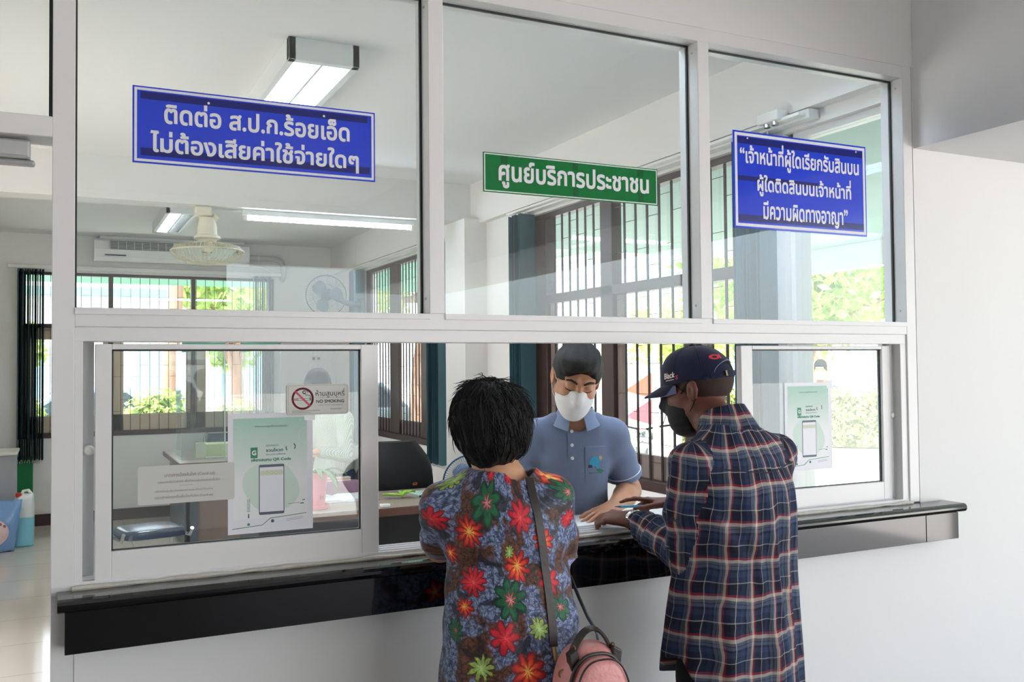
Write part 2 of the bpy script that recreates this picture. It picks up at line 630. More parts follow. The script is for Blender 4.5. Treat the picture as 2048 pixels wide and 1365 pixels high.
def sash(name, x0, x1, z0, z1, y, sl, sr, st, sb):
    r = struct_root(name, (0, 0, 0))
    f = MB()
    d = 0.026
    f.box(x0, x0 + sl, y, y + d, z0, z1).box(x1 - sr, x1, y, y + d, z0, z1)
    f.box(x0 + sl, x1 - sr, y, y + d, z1 - st, z1).box(x0 + sl, x1 - sr, y, y + d, z0, z0 + sb)
    obj('frame', f, M_ALU, r, bevel=0.0015, seg=1)
    a, b, c, e = x0 + sl, x1 - sr, z0 + sb, z1 - st
    g = MB()
    for q in ((a, b, e - 0.004, e), (a, b, c, c + 0.003), (a, a + 0.004, c, e), (b - 0.004, b, c, e)):
        g.box(q[0], q[1], y + d / 2 - 0.002, y + d / 2 + 0.004, q[2], q[3])
    obj('gasket', g, M_GASKET, r)
    obj('glass_pane', MB().box(a, b, y + d / 2 - 0.0015, y + d / 2 + 0.0015, c, e), M_GLASS, r)
    return r
s2 = sash('window_2', 0.078, 0.770, 1.056, 1.612, 0.006, 0.036, 0.047, 0.013, 0.066)
obj('handle', MB().lathe([(0.004, 0), (0.012, 0.002), (0.013, 0.006), (0.009, 0.014), (0.002, 0.017)], (0.066, 0.045, 1.36), (0, -1, 0), 16), M_WHITEP, s2, smooth=True)
s3 = sash('window_3', 2.03, 2.716, 1.056, 1.612, 0.036, 0.048, 0.04, 0.013, 0.066)
obj('handle', MB().lathe([(0.004, 0), (0.012, 0.002), (0.013, 0.006), (0.009, 0.014), (0.002, 0.017)], (2.726, 0.05, 1.36), (0, -1, 0), 16), M_WHITEP, s3, smooth=True)

# ---------------------------------------------------------------- granite service ledge
ct = thing('service_counter', 'polished black granite ledge running along the wall below the glazed partition', 'counter', (1.45, -0.05, 0.915))
prof = [(-0.0005, 1.012), (-0.088, 1.012), (-0.096, 1.016), (-0.1, 1.024), (-0.1, 1.031), (-0.096, 1.038), (-0.088, 1.042), (-0.0005, 1.042)]
lg = MB().rings([[(x, p[0], p[1]) for p in prof] for x in (0.0, 2.935)])
obj('ledge_top', lg, M_GRAN, ct)
obj('apron_panel', MB().box(0.015, 2.752, -0.075, -0.0005, 0.915, 1.012), M_GRAN, ct, bevel=0.001, seg=1)
obj('apron_panel', MB().box(2.7545, 2.92, -0.075, -0.0005, 0.915, 1.012), M_GRAN, ct, bevel=0.001, seg=1)
# inner writing shelf behind the open window
M_LAM = mat('dark_brown_laminate', (58, 40, 36), 0.3, var=0.2, scale=3, stretch=(1.2, 14, 14))
M_TAUPE = mat('taupe_laminate_top', (170, 155, 144), 0.25, var=0.08, scale=3, stretch=(1.2, 16, 16))
sh = thing('writing_shelf', 'pale laminate writing shelf behind the open service window', 'shelf', (1.6, 0.2, 1.0))
obj('board', MB().box(1.25, 2.35, 0.102, 0.362, 1.012, 1.04), M_TAUPE, sh, bevel=0.003)
obj('edge_strip', MB().box(1.25, 2.35, 0.1005, 0.1018, 1.012, 1.04), M_LAM, sh)
obj('support_panel', MB().box(1.3, 2.3, 0.12, 0.14, 0.0, 1.012), M_LAM, sh)

# ---------------------------------------------------------------- windows
def rods(mb, along, lo, hi, other_lo, other_hi, n_skip, pos, r, axis='y'):
    pass

w4 = struct_root('window_4', (0.9, YB, 0.87))
f4 = MB()
f4.box(BX0, BX0 + 0.06, YB + 0.02, YB + 0.1, BZ0, BZ1).box(BX1 - 0.05, BX1, YB + 0.02, YB + 0.1, BZ0, BZ1)
f4.box(BX0, BX1, YB + 0.02, YB + 0.1, BZ1 - 0.03, BZ1).box(BX0, BX1, YB - 0.01, YB + 0.1, BZ0, BZ0 + 0.05)
f4.box(BX0, BX1, YB + 0.02, YB + 0.1, 1.985, 2.025)
for x in (0.467, 1.285):
    f4.box(x, x + 0.045, YB + 0.02, YB + 0.1, BZ0 + 0.05, BZ1)
obj('frame', f4, M_BROWN, w4, bevel=0.003, seg=1)
for a, b in ((BX0 + 0.06, 0.467), (0.512, 1.285), (1.33, BX1 - 0.05)):
    sa = MB()
    z0, z1 = BZ0 + 0.05, 1.985
    t = 0.085
    sa.box(a, a + t * 1.2, YB + 0.05, YB + 0.085, z0, z1).box(b - t * 0.6, b, YB + 0.05, YB + 0.085, z0, z1)
    sa.box(a, b, YB + 0.05, YB + 0.085, z0, z0 + 0.17).box(a, b, YB + 0.05, YB + 0.085, z1 - 0.12, z1)
    obj('casement_sash', sa, M_BEIGE, w4, bevel=0.003, seg=1)
    obj('glass_pane', MB().box(a, b, YB + 0.066, YB + 0.069, z0, BZ1 - 0.03), M_GLASSW, w4)
g4 = MB()
x = BX0 + 0.1
k = 0
while x < BX1 - 0.05:
    g4.cyl((x, YB + 0.035, BZ0 + 0.05), (x, YB + 0.035, BZ1), 0.0028, n=5)
    z = BZ0 + 0.25 + (0.12 if k % 2 else 0)
    while z < BZ1:
        g4.cyl((x, YB + 0.035, z), (x + 0.094, YB + 0.035, z), 0.0022, n=4)
        z += 0.36
    x += 0.094
    k += 1
obj('security_grille', g4, M_BAR, w4)
rail = MB().box(BX0 - 0.09, BX1 + 0.1, YB - 0.07, YB - 0.03, 2.575, 2.61).box(BX0 - 0.09, BX1 + 0.1, YB - 0.03, YB - 0.0, 2.605, 2.615)
obj('blind_rail', rail, M_WHITEP, w4, bevel=0.002, seg=1)

def barred_window(name, y0, y1, posts, bars, z_tr, tr_span, sash_spans):
    r = struct_root(name, (XW, (y0 + y1) / 2, WZ0))
    X = XW + 0.03
    f = MB()
    f.box(X, X + 0.07, y0, y1, WZ1 - 0.035, WZ1).box(X - 0.03, X + 0.07, y0, y1, WZ0, WZ0 + 0.055)
    for a, b in posts:
        f.box(X, X + (0.07 if z_tr else 0.03), a, b, WZ0 + 0.055, WZ1 - 0.035)
    if z_tr:
        f.box(X, X + 0.07, tr_span[0], tr_span[1], z_tr - 0.03, z_tr + 0.03)
    obj('frame', f, M_BROWN, r, bevel=0.003, seg=1)
    for a, b in sash_spans:
        s = MB()
        z0, z1 = WZ0 + 0.055, (z_tr - 0.03) if z_tr else WZ1 - 0.035
        if z_tr:
            s.box(X + 0.03, X + 0.06, a, a + 0.05, z0, z1).box(X + 0.03, X + 0.06, b - 0.05, b, z0, z1)
        s.box(X + 0.03, X + 0.06, a, b, z0, z0 + 0.13)
        obj('casement_sash', s, M_LILAC, r, bevel=0.002, seg=1)
    h = MB()
    ys = []
    for a, b, n in bars:
        for i in range(n):
            ys.append(a + (b - a) * (i + 1) / (n + 1))
    for y in ys:
        bm_ = MB().box(X + 0.012, X + 0.02, y - 0.007, y + 0.007, WZ0 + 0.055, WZ1 - 0.035)
        obj('bar', bm_, M_BAR, r)
    for a, b, n in bars:
        step = (b - a) / (n + 1)
        for i in range(n + 1):
            z = 1.02 + (i % 2) * 0.1
            while z < WZ1 - 0.05:
                h.cyl((X + 0.025, a + step * i, z), (X + 0.025, a + step * (i + 1), z), 0.0022, n=4)
                z += 0.27
    obj('wire_grid', h, M_WIRE, r)
    obj('glass_pane', MB().box(X + 0.045, X + 0.048, y0, y1, WZ0 + 0.055, WZ1 - 0.035), M_GLASSW, r)
    return r
w6 = barred_window('window_6', B0, B1, ((B0, B0 + 0.06), (1.40, 1.50), (2.18, 2.31), (2.99, B1)),
                   ((0.84, 1.40, 4), (1.50, 2.18, 5), (2.31, 2.99, 6)), 1.99, (B0, B1), ((1.50, 2.18), (2.31, 2.99), (0.84, 1.40)))
w5 = barred_window('window_5', A0, A1, ((A0, A0 + 0.05), (5.09, 5.35), (5.94, 6.2), (6.82, A1)),
                   ((4.8, 5.09, 2), (5.35, 5.94, 6), (6.2, 6.82, 6)), None, None, ((5.35, 5.94), (6.2, 6.82)))
for w, a, b in ((w6, 0.5, 3.32), (w5, 4.5, 7.12)):
    obj('blind_rail', MB().box(2.80, 2.855, a, b, 2.575, 2.615).box(2.76, 2.80, a + 0.02, b, 2.585, 2.6), M_WHITEP, w, bevel=0.002, seg=1)
w7 = struct_root('window_7', (XW, 0.44, 0.62))
obj('frame', MB().box(XW + 0.03, XW + 0.1, C0, C0 + 0.03, 0.62, WZ1).box(XW + 0.03, XW + 0.1, C1 - 0.03, C1, 0.62, WZ1)
    .box(XW + 0.03, XW + 0.1, C0, C1, WZ1 - 0.03, WZ1).box(XW + 0.03, XW + 0.1, C0, C1, 0.62, 0.65), M_ALU, w7, bevel=0.002, seg=1)
obj('glass_pane', MB().box(XW + 0.06, XW + 0.063, C0, C1, 0.65, WZ1 - 0.03), M_GLASSW, w7)

# vertical blinds, gathered
def blind(label, pts, z0, z1, width, ang, mats, group='gathered vertical blinds'):
    t = thing('vertical_blind', label, 'blind', (pts[0][0], pts[0][1], z0), group)
    hd = MB()
    ch = MB()
    for i, (x, y) in enumerate(pts):
        a = ang + 0.14 * math.sin(i * 2.1)
        dx, dy = math.cos(a) * width / 2, math.sin(a) * width / 2
        s = MB()
        rings = []
        for z in (z0, z1):
            ring = []
            for k in range(7):
                u = -1 + 2 * k / 6
                bow = 0.008 * (1 - u * u)
                ring.append((x + dx * u - math.sin(a) * bow, y + dy * u + math.cos(a) * bow, z))
            for k in reversed(range(7)):
                u = -1 + 2 * k / 6
                bow = 0.008 * (1 - u * u) - 0.0012
                ring.append((x + dx * u - math.sin(a) * bow, y + dy * u + math.cos(a) * bow, z))
            rings.append(ring)
        s.rings(rings)
        obj('slat', s, mats[i % len(mats)], t)
        obj('hanger', MB().cyl((x, y, z1), (x, y, z1 + 0.05), 0.004, n=6), M_WHITEP, t)
        ch.tube([(x - dx, y - dy, z0 + 0.01), (x, y - 0.01, z0 - 0.025), (x + dx, y + dy, z0 + 0.01)], 0.0035, 5)
    obj('bottom_chain', ch, M_CHAIN, t)
    return t
R90 = math.pi / 2
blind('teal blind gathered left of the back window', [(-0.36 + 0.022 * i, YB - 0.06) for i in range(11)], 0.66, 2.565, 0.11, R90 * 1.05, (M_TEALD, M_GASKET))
blind('pale teal blind gathered at the right end of the back window', [(1.93 + 0.024 * i, YB - 0.06) for i in range(9)], 0.66, 2.565, 0.11, R90 * 0.92, (M_TEAL, M_TEALD))
blind('teal blind beside the wall fan at the far barred window', [(2.80, 6.92 + 0.03 * i) for i in range(6)], 0.76, 2.565, 0.13, 0.25, (M_TEAL, M_TEALD))
blind('teal blind hanging behind the black office chair', [(2.78, 4.52 + 0.04 * i) for i in range(8)], 0.76, 2.565, 0.15, 0.45, (M_TEAL, M_TEALD))
blind('dark teal blind behind the clerk, between pillar and barred window', [(2.80, 3.08 + 0.032 * i) for i in range(6)], 0.76, 2.565, 0.13, 0.2, (M_TEALD, M_TEAL))
blind('dark teal blind at the near end of the barred window, by the capped man', [(2.81, 0.765 + 0.03 * i) for i in range(7)], 0.76, 2.565, 0.12, 0.12, (M_TEALD, M_TEAL))
# ---------------------------------------------------------------- ceiling lamps
M_LAMPBODY = mat('white_lamp_housing', (226, 229, 227), 0.4)
M_TUBE = mat('lit_fluorescent_tube', (245, 250, 255), 0.4, emit=25.0, ecol=(226, 238, 255))
M_TUBE1 = mat('lit_fluorescent_panel', (245, 250, 255), 0.4, emit=7.5, ecol=(226, 238, 255))
M_REFL = mat('polished_lamp_reflector', (210, 214, 216), 0.15, metal=0.9)

def box_lamp(label, x0, x1, y0, y1, z, lit, glow=None):
    t = thing('ceiling_lamp', label, 'lamp', ((x0 + x1) / 2, (y0 + y1) / 2, z), 'louvred fluorescent ceiling lamps')
    h = 0.095
    b = MB()
    w = 0.03
    b.box(x0, x0 + w, y0, y1, z, z + h).box(x1 - w, x1, y0, y1, z, z + h).box(x0, x1, y0, y0 + 0.04, z, z + h).box(x0, x1, y1 - 0.04, y1, z, z + h)
    b.box(x0 + w, x1 - w, y0 + 0.04, y1 - 0.04, z + h - 0.01, z + h)
    obj('housing', b, M_LAMPBODY, t, bevel=0.002, seg=1)
    xm = (x0 + x1) / 2
    obj('divider', MB().box(xm - 0.006, xm + 0.006, y0 + 0.04, y1 - 0.04, z + 0.004, z + 0.05), M_LAMPBODY, t)
    for (a, c), on in zip(((x0 + w, xm - 0.006), (xm + 0.006, x1 - w)), lit):
        obj('reflector', MB().box(a, c, y0 + 0.04, y1 - 0.04, z + 0.07, z + 0.074), (glow or M_TUBE1) if on else M_REFL, t)
        obj('tube', MB().cyl(((a + c) / 2, y0 + 0.05, z + 0.045), ((a + c) / 2, y1 - 0.05, z + 0.045), 0.013, n=10), M_TUBE if on else M_WHITEP, t, smooth=True)
        lv = MB()
        for i in range(18):
            y = y0 + 0.07 + (y1 - y0 - 0.14) * i / 17
            lv.box(a, c, y - 0.001, y + 0.001, z + 0.004, z + 0.03)
        obj('louvre_grille', lv, M_REFL, t)
    return t
box_lamp('large louvred ceiling lamp above the wide blue sign', 0.853, 1.155, 1.43, 2.65, CZ - 0.095, (True, True))
box_lamp('distant louvred ceiling lamp behind the hanging fan, left half lit', 0.79, 1.045, 5.62, 6.84, CZ - 0.095, (True, False), mat('lit_panel_sun_bounce', (245, 250, 255), 0.4, emit=26.0, ecol=(255, 246, 238)))  # strong warm glow also stands in for sunlight bounced around the back
lm_ = box_lamp('louvred ceiling lamp hidden above the head of the glazed partition', -0.15, 0.15, -0.6, 0.6, CZ - 0.095, (True, True))
lm_.location = (1.95, 0.38, CZ - 0.095)
lm_.rotation_euler = (0, 0, math.pi / 2)
t = thing('tube_lamp', 'long bare fluorescent tube lamp under the office beam', 'lamp', (1.75, 4.11, 2.6))
obj('batten', MB().box(1.13, 2.375, 4.09, 4.135, 2.605, 2.645), M_LAMPBODY, t, bevel=0.003, seg=1)
obj('tube', MB().cyl((1.165, 4.11, 2.588), (2.345, 4.11, 2.588), 0.014, n=12), M_TUBE, t, smooth=True)
for x in (1.14, 2.352):
    obj('tube_holder', MB().box(x, x + 0.025, 4.095, 4.128, 2.57, 2.61), M_WHITEP, t, bevel=0.003, seg=1)

# ---------------------------------------------------------------- air conditioner
t = thing('air_conditioner', 'white wall mounted air conditioner above the back window', 'air conditioner', (1.1, YB - 0.12, 2.66))
ax0, ax1 = 0.32, 1.86
prof = [(YB - 0.001, 2.67), (YB - 0.16, 2.665), (YB - 0.215, 2.70), (YB - 0.225, 2.78), (YB - 0.20, 2.87), (YB - 0.12, 2.90), (YB - 0.001, 2.90)]
obj('casing', MB().rings([[(x, p[0], p[1]) for p in prof] for x in (ax0, ax1)]), M_WHITEP, t, bevel=0.006)
obj('ceiling_plate', MB().box(ax0 + 0.06, ax1 - 0.04, YB - 0.12, YB - 0.001, 2.90, 2.928), M_WHITEP, t, bevel=0.003, seg=1)
M_VENT = mat('dark_vent_opening', (92, 98, 102), 0.6)
for a, b in ((0.47, 1.08), (1.13, 1.74)):
    obj('outlet', MB().obox(((a + b) / 2, YB - 0.214, 2.823), ((b - a) / 2, 0, 0), (0, 0.006, -0.006), (0, 0.012, 0.04)), M_VENT, t)
    lv = MB()
    for i in range(5):
        z = 2.79 + i * 0.016
        lv.box(a, b, YB - 0.236 + i * 0.005, YB - 0.228 + i * 0.005, z, z + 0.003)
    for i in range(9):
        x = a + (b - a) * i / 8
        lv.obox((x, YB - 0.228, 2.823), (0.002, 0, 0), (0, 0.004, 0), (0, 0.012, 0.04))
    obj('louvre_grille', lv, M_WHITEP, t)
obj('display_strip', MB().box(0.42, 0.62, YB - 0.229, YB - 0.216, 2.715, 2.728), M_GASKET, t)
# duct and cable beside it
t = thing('pipe_trunking', 'grey insulated pipe bending down beside the air conditioner', 'pipe', (2.1, YB - 0.05, 2.6))
pts = [(1.87, YB - 0.06, 2.765), (2.05, YB - 0.06, 2.768), (2.16, YB - 0.06, 2.765), (2.22, YB - 0.06, 2.745), (2.25, YB - 0.06, 2.70), (2.255, YB - 0.06, 2.63), (2.25, YB - 0.05, 2.575), (2.25, YB - 0.001, 2.55)]
obj('duct', MB().tube(pts, 0.032, 12), mat('grey_pipe_wrap', (196, 197, 194), 0.6, bump=0.3, bscale=60), t, smooth=True)
obj('clip', MB().torus((1.98, YB - 0.06, 2.768), (1, 0, 0.02), 0.034, 0.006, 20, 6), M_WHITEP, t, smooth=True)
t = thing('power_cable', 'white cable sagging under the air conditioner pipe', 'cable', (2.0, YB - 0.03, 2.6))
obj('flex', MB().tube([(1.8, YB - 0.03, 2.69), (1.92, YB - 0.03, 2.685), (2.02, YB - 0.03, 2.67), (2.12, YB - 0.03, 2.63), (2.22, YB - 0.03, 2.575)], 0.012, 8), M_WHITEP, t, smooth=True)

# ---------------------------------------------------------------- fans
def fan_cage(mb, c, axis, R, front, back, wires=56, wr=0.0014):
    c, ax = Vector(c), Vector(axis).normalized()
    a = ax.orthogonal().normalized()
    b = ax.cross(a)
    for i in range(wires):
        th = 2 * math.pi * i / wires
        d = a * math.cos(th) + b * math.sin(th)
        pts = [c + d * (R * 0.22) + ax * front, c + d * (R * 0.6) + ax * front * 0.92, c + d * (R * 0.9) + ax * front * 0.55, c + d * R,
               c + d * (R * 0.9) - ax * back * 0.6, c + d * (R * 0.55) - ax * back, c + d * (R * 0.25) - ax * back]
        mb.tube(pts, wr, 4, cap=False)
    mb.torus(c, ax, R, wr * 2.6, 48, 6)
    for r_, h in ((0.22, front), (0.6, front * 0.92), (0.25, -back)):
        mb.torus(c + ax * h, ax, R * r_, wr * 1.4, 36, 5)
    return mb

def fan_blades(t, c, axis, R, m, n=3, depth=0.05):
    c, ax = Vector(c), Vector(axis).normalized()
    a = ax.orthogonal().normalized()
    b = ax.cross(a)
    for i in range(n):
        th = 2 * math.pi * i / n + 0.5
        rows = []
        for k in range(9):
            q = k / 8
            r_ = R * (0.16 + 0.7 * q)
            half = 0.18 + 0.5 * math.sin(math.pi * min(1, 0.25 + q * 0.72)) ** 0.8
            row = []
            for j in range(7):
                u = -1 + 2 * j / 6
                ang = th + half * u * (0.75 if q < 0.2 else 1)
                row.append(c + (a * math.cos(ang) + b * math.sin(ang)) * r_ + ax * (depth * u * 0.45))
            rows.append(row)
        mb = MB()
        vs = [p for row in rows for p in row] + [p + ax * 0.0025 for row in rows for p in row]
        fs = []
        w = 7
        off = 63
        for k in range(8):
            for j in range(6):
                q = (k * w + j, k * w + j + 1, (k + 1) * w + j + 1, (k + 1) * w + j)
                fs.append(q)
                fs.append(tuple(off + x for x in reversed(q)))
        edge = [j for j in range(7)] + [k * w + 6 for k in range(1, 9)] + [56 + j for j in reversed(range(6))] + [k * w for k in reversed(range(1, 8))]
        for j in range(len(edge)):
            p, q = edge[j], edge[(j + 1) % len(edge)]
            fs.append((q, p, off + p, off + q))
        obj('blade', mb.add(vs, fs), m, t, smooth=True)

M_CAGE = mat('cream_wire_cage', (206, 202, 174), 0.4)
M_BLADEW = mat('pale_plastic_blade', (206, 220, 214), 0.3)
fc = (0.90, 4.10, 2.345)
t = thing('ceiling_fan', 'cream caged orbit fan hanging from the office beam', 'fan', fc)
obj('mount', MB().box(0.815, 0.925, 4.05, 4.15, 2.58, 2.645).box(0.845, 0.90, 4.08, 4.12, 2.47, 2.59), M_CREAM, t, bevel=0.012)
obj('motor', MB().lathe([(0.02, 0.24), (0.05, 0.225), (0.062, 0.17), (0.066, 0.11), (0.085, 0.10), (0.088, 0.085), (0.06, 0.075), (0.05, 0.05), (0.05, 0.02), (0.03, 0.0), (0.008, -0.01)], fc, (0, 0, 1), 28), M_CREAM, t, smooth=True)
obj('gearbox', MB().lathe([(0.01, 0), (0.024, 0.004), (0.026, 0.05), (0.01, 0.055)], (0.93, 4.1, 2.55), (0.5, -0.3, 0.6), 16), M_CREAM, t, smooth=True)
obj('cage', fan_cage(MB(), fc, (0, 0, -1), 0.235, 0.085, 0.05, 56, 0.0021), M_CAGE, t, smooth=True)
fan_blades(t, (fc[0], fc[1], fc[2] - 0.01), (0.05, -0.1, 1), 0.235, M_BLADEW, 3, 0.07)

M_FANBL = mat('blue_grey_fan_plastic', (108, 130, 146), 0.35)
M_FANDK = mat('dark_slate_fan_plastic', (62, 78, 92), 0.4)
wc = Vector((2.37, 6.6, 2.265))
wax = Vector((-0.42, -0.88, -0.16)).normalized()
t = thing('wall_fan', 'blue grey wall fan on a bracket by the far window', 'fan', wc)
obj('cage', fan_cage(MB(), wc, wax, 0.2, 0.05, 0.07, 64, 0.0011), M_FANBL, t, smooth=True)
obj('rim', MB().torus(wc, wax, 0.2, 0.006, 48, 8), M_FANDK, t, smooth=True)
fan_blades(t, wc, wax, 0.19, M_FANBL, 3, 0.05)
obj('hub_cap', MB().lathe([(0.045, 0.045), (0.045, 0.055), (0.03, 0.06), (0.002, 0.061)], wc, wax, 24), M_FANDK, t, smooth=True)
obj('motor', MB().lathe([(0.05, -0.06), (0.06, -0.08), (0.055, -0.16), (0.02, -0.18)], wc, wax, 24), M_FANDK, t, smooth=True)
obj('bracket', MB().tube([wc - wax * 0.14, (2.62, 6.78, 2.21), (2.80, 6.80, 2.19)], [0.03, 0.028, 0.03], 10).box(2.77, 2.801, 6.74, 6.86, 2.06, 2.26), M_FANDK, t, smooth=True)
# pedestal fan behind the front desk
pc = Vector((2.595, 3.58, 0.735))
pax = Vector((-0.45, -0.88, 0.05)).normalized()
t = thing('pedestal_fan', 'blue rimmed pedestal fan beside the pillar behind the woman', 'fan', (2.6, 3.62, 0))
M_BLUE = mat('blue_fan_plastic', (52, 88, 140), 0.35)
obj('cage', fan_cage(MB(), pc, pax, 0.195, 0.05, 0.06, 72, 0.0012), M_BLUE, t, smooth=True)
obj('rim', MB().torus(pc, pax, 0.195, 0.006, 48, 8), M_BLUE, t, smooth=True)
fan_blades(t, pc, pax, 0.18, mat('clear_blue_blade', (150, 178, 205), 0.3), 3, 0.05)
pb = pc - pax * 0.1
obj('motor', MB().lathe([(0.02, 0.0), (0.05, 0.01), (0.055, 0.09), (0.03, 0.11)], pb - pax * 0.06, pax, 20), M_BLUE, t, smooth=True)
obj('pole', MB().cyl((pb.x, pb.y, 0.03), (pb.x, pb.y, 0.70), 0.014, n=12), M_WHITEP, t, smooth=True)
obj('base', MB().lathe([(0.17, 0.0), (0.175, 0.012), (0.06, 0.035), (0.02, 0.05), (0.005, 0.06)], (pb.x, pb.y, 0), (0, 0, 1), 32), M_BLUE, t, smooth=True)

# ---------------------------------------------------------------- desks and seats
M_DESKTOP = mat('grey_brown_desk_top', (178, 163, 150), 0.28, var=0.07, scale=3, stretch=(1.2, 18, 18))
M_EDGE = mat('striped_brown_desk_edge', (92, 58, 46), 0.35, var=0.35, scale=4, stretch=(0.6, 30, 30))
M_BLACKP = mat('black_desk_panel', (20, 20, 23), 0.45)
M_SLATE = mat('slate_blue_desk_panel', (74, 86, 100), 0.3)
M_WOODP = mat('brown_wood_desk_panel', (142, 118, 106), 0.35, var=0.15, scale=3, stretch=(16, 16, 1.0))
t = thing('office_desk', 'front office desk with grey brown top and dark striped edge', 'desk', (1.8, 3.0, 0))
obj('desk_top', MB().box(0.95, 2.66, 2.705, 3.4, 0.712, 0.75), M_DESKTOP, t, bevel=0.003)
obj('edge_strip', MB().box(0.95, 2.66, 2.69, 2.7045, 0.70, 0.748), M_EDGE, t, bevel=0.004)
obj('modesty_panel', MB().box(1.0, 2.6, 2.78, 2.80, 0.06, 0.712), M_BLACKP, t)
for x in (0.98, 2.6):
    obj('side_panel', MB().box(x, x + 0.03, 2.75, 3.35, 0, 0.712), M_BLACKP, t)
t = thing('office_desk', 'far office desk with slate side panel and brown front', 'desk', (1.6, 6.7, 0))
obj('desk_top', MB().box(0.95, 2.3, 6.05, 7.45, 0.70, 0.74), M_DESKTOP, t, bevel=0.004)
obj('edge_strip', MB().box(0.938, 0.9495, 6.05, 7.45, 0.698, 0.738).box(0.938, 2.3, 6.038, 6.0495, 0.698, 0.738), M_EDGE, t)
obj('side_panel', MB().box(1.0, 1.03, 6.1, 7.4, 0, 0.70), M_SLATE, t)
obj('front_panel', MB().box(1.035, 2.25, 6.14, 6.16, 0.0, 0.70), M_WOODP, t)
obj('panel_leg', MB().box(0.985, 1.1, 6.10, 6.135, 0.0, 0.70), M_SLATE, t)
# clear sneeze guard
M_ACR = glass_mat('clear_acrylic', tint=(0.92, 0.96, 0.96), dirt=0.06)
M_GREENB = mat('teal_green_banner', (84, 168, 140), 0.5)
t = thing('sneeze_guard', 'clear acrylic guard with teal green strip on the far desk', 'screen', (1.2, 6.3, 0.74))
obj('front_pane', MB().box(0.985, 1.36, 6.298, 6.302, 0.74, 1.72), M_ACR, t)
obj('side_pane', MB().box(0.985, 0.989, 6.302, 6.75, 0.74, 1.72), M_ACR, t)
obj('banner', MB().prism([(0, 0), (0.375, 0.045), (0.375, 0.09), (0, 0.09)], (0.985, 6.296, 1.70), (1, 0, 0), (0, 0, 1), 0.002), M_GREENB, t)
obj('front_pane', MB().box(1.50, 1.86, 6.298, 6.302, 0.74, 1.72), M_ACR, t)
obj('banner', MB().prism([(0, 0), (0.36, 0.045), (0.36, 0.09), (0, 0.09)], (1.50, 6.296, 1.70), (1, 0, 0), (0, 0, 1), 0.002), M_GREENB, t)
obj('edge_bar', MB().box(1.352, 1.362, 6.29, 6.31, 0.74, 1.72), mat('frosted_acrylic_edge', (214, 226, 224), 0.3), t)
t = thing('document_box', 'pale yellow green document box on the far desk', 'box', (1.3, 6.6, 0.74))
obj('box_body', MB().box(1.16, 1.5, 6.5, 6.75, 0.741, 0.86), mat('pale_lime_card', (222, 230, 178), 0.6), t, bevel=0.006)
obj('box_front', MB().prism([(0, 0), (0.09, 0), (0.09, 0.12), (0.07, 0.14), (0, 0.13)], (1.13, 6.49, 0.741), (1, 0, 0), (0, 0, 1), 0.004), mat('cream_card', (240, 238, 214), 0.6), t)
t = thing('papers', 'white papers lying beside the document box', 'paper', (1.3, 6.42, 0.741))
obj('sheets', MB().box(1.2, 1.52, 6.36, 6.47, 0.7405, 0.752), M_WHITEP, t)

# visitor chairs
M_CHROME = mat('chromed_steel', (205, 208, 212), 0.12, metal=1.0, var=0.01)
M_NAVYV = mat('shiny_navy_vinyl', (44, 58, 82), 0.22, spec=0.6)
def visitor_chair(label, loc, rz, back=True, group='visitor chairs'):
    t = thing('visitor_chair', label, 'chair', (0, 0, 0), group)
    s = MB()
    for z, k in ((0.41, 0.94), (0.425, 1.0), (0.455, 1.0), (0.468, 0.96), (0.472, 0.85)):
        pass
    rings = []
    for z, k in ((0.405, 0.9), (0.412, 1.0), (0.45, 1.0), (0.462, 0.95), (0.468, 0.8)):
        rings.append([(0.21 * k * math.copysign(abs(math.cos(a)) ** 0.4, math.cos(a)), 0.2 * k * math.copysign(abs(math.sin(a)) ** 0.4, math.sin(a)), z) for a in [2 * math.pi * i / 28 for i in range(28)]])
    obj('seat', s.rings(rings), M_NAVYV, t, smooth=True, local=True)
    for sx in (-1, 1):
        x = 0.225 * sx
        pts = [(x, -0.2, 0.02), (x, 0.2, 0.014), (x, 0.235, 0.04), (x, 0.24, 0.36), (x, 0.21, 0.40), (x, -0.16, 0.41), (x, -0.21, 0.46)]
        if back:
            pts += [(x, -0.235, 0.6), (x, -0.27, 0.84), (x * 0.8, -0.275, 0.87)]
        obj('leg', MB().tube(pts, 0.0125, 10), M_CHROME, t, smooth=True, local=True)
    if back:
        rows = []
        for k in range(7):
            z = 0.56 + 0.3 * k / 6
            w = 0.2 * (1 - 0.12 * (k / 6 - 0.4) ** 2)
            y = -0.225 - 0.045 * k / 6
            rows.append([(w * math.cos(a), y + 0.022 * math.sin(a) - 0.03 * (1 - math.cos(a) ** 2) * 0.4, z) for a in [2 * math.pi * i / 24 for i in range(24)]])
        obj('backrest', MB().rings(rows), M_NAVYV, t, smooth=True, local=True)
    t.location = loc
    t.rotation_euler = (0, 0, rz)
    return t
visitor_chair('navy visitor chair with shiny seat in front of the far desk', (0.57, 4.5, 0), 0.2, back=False)
visitor_chair('chrome framed visitor chair behind the acrylic guard', (1.62, 7.68, 0), 3.1, )

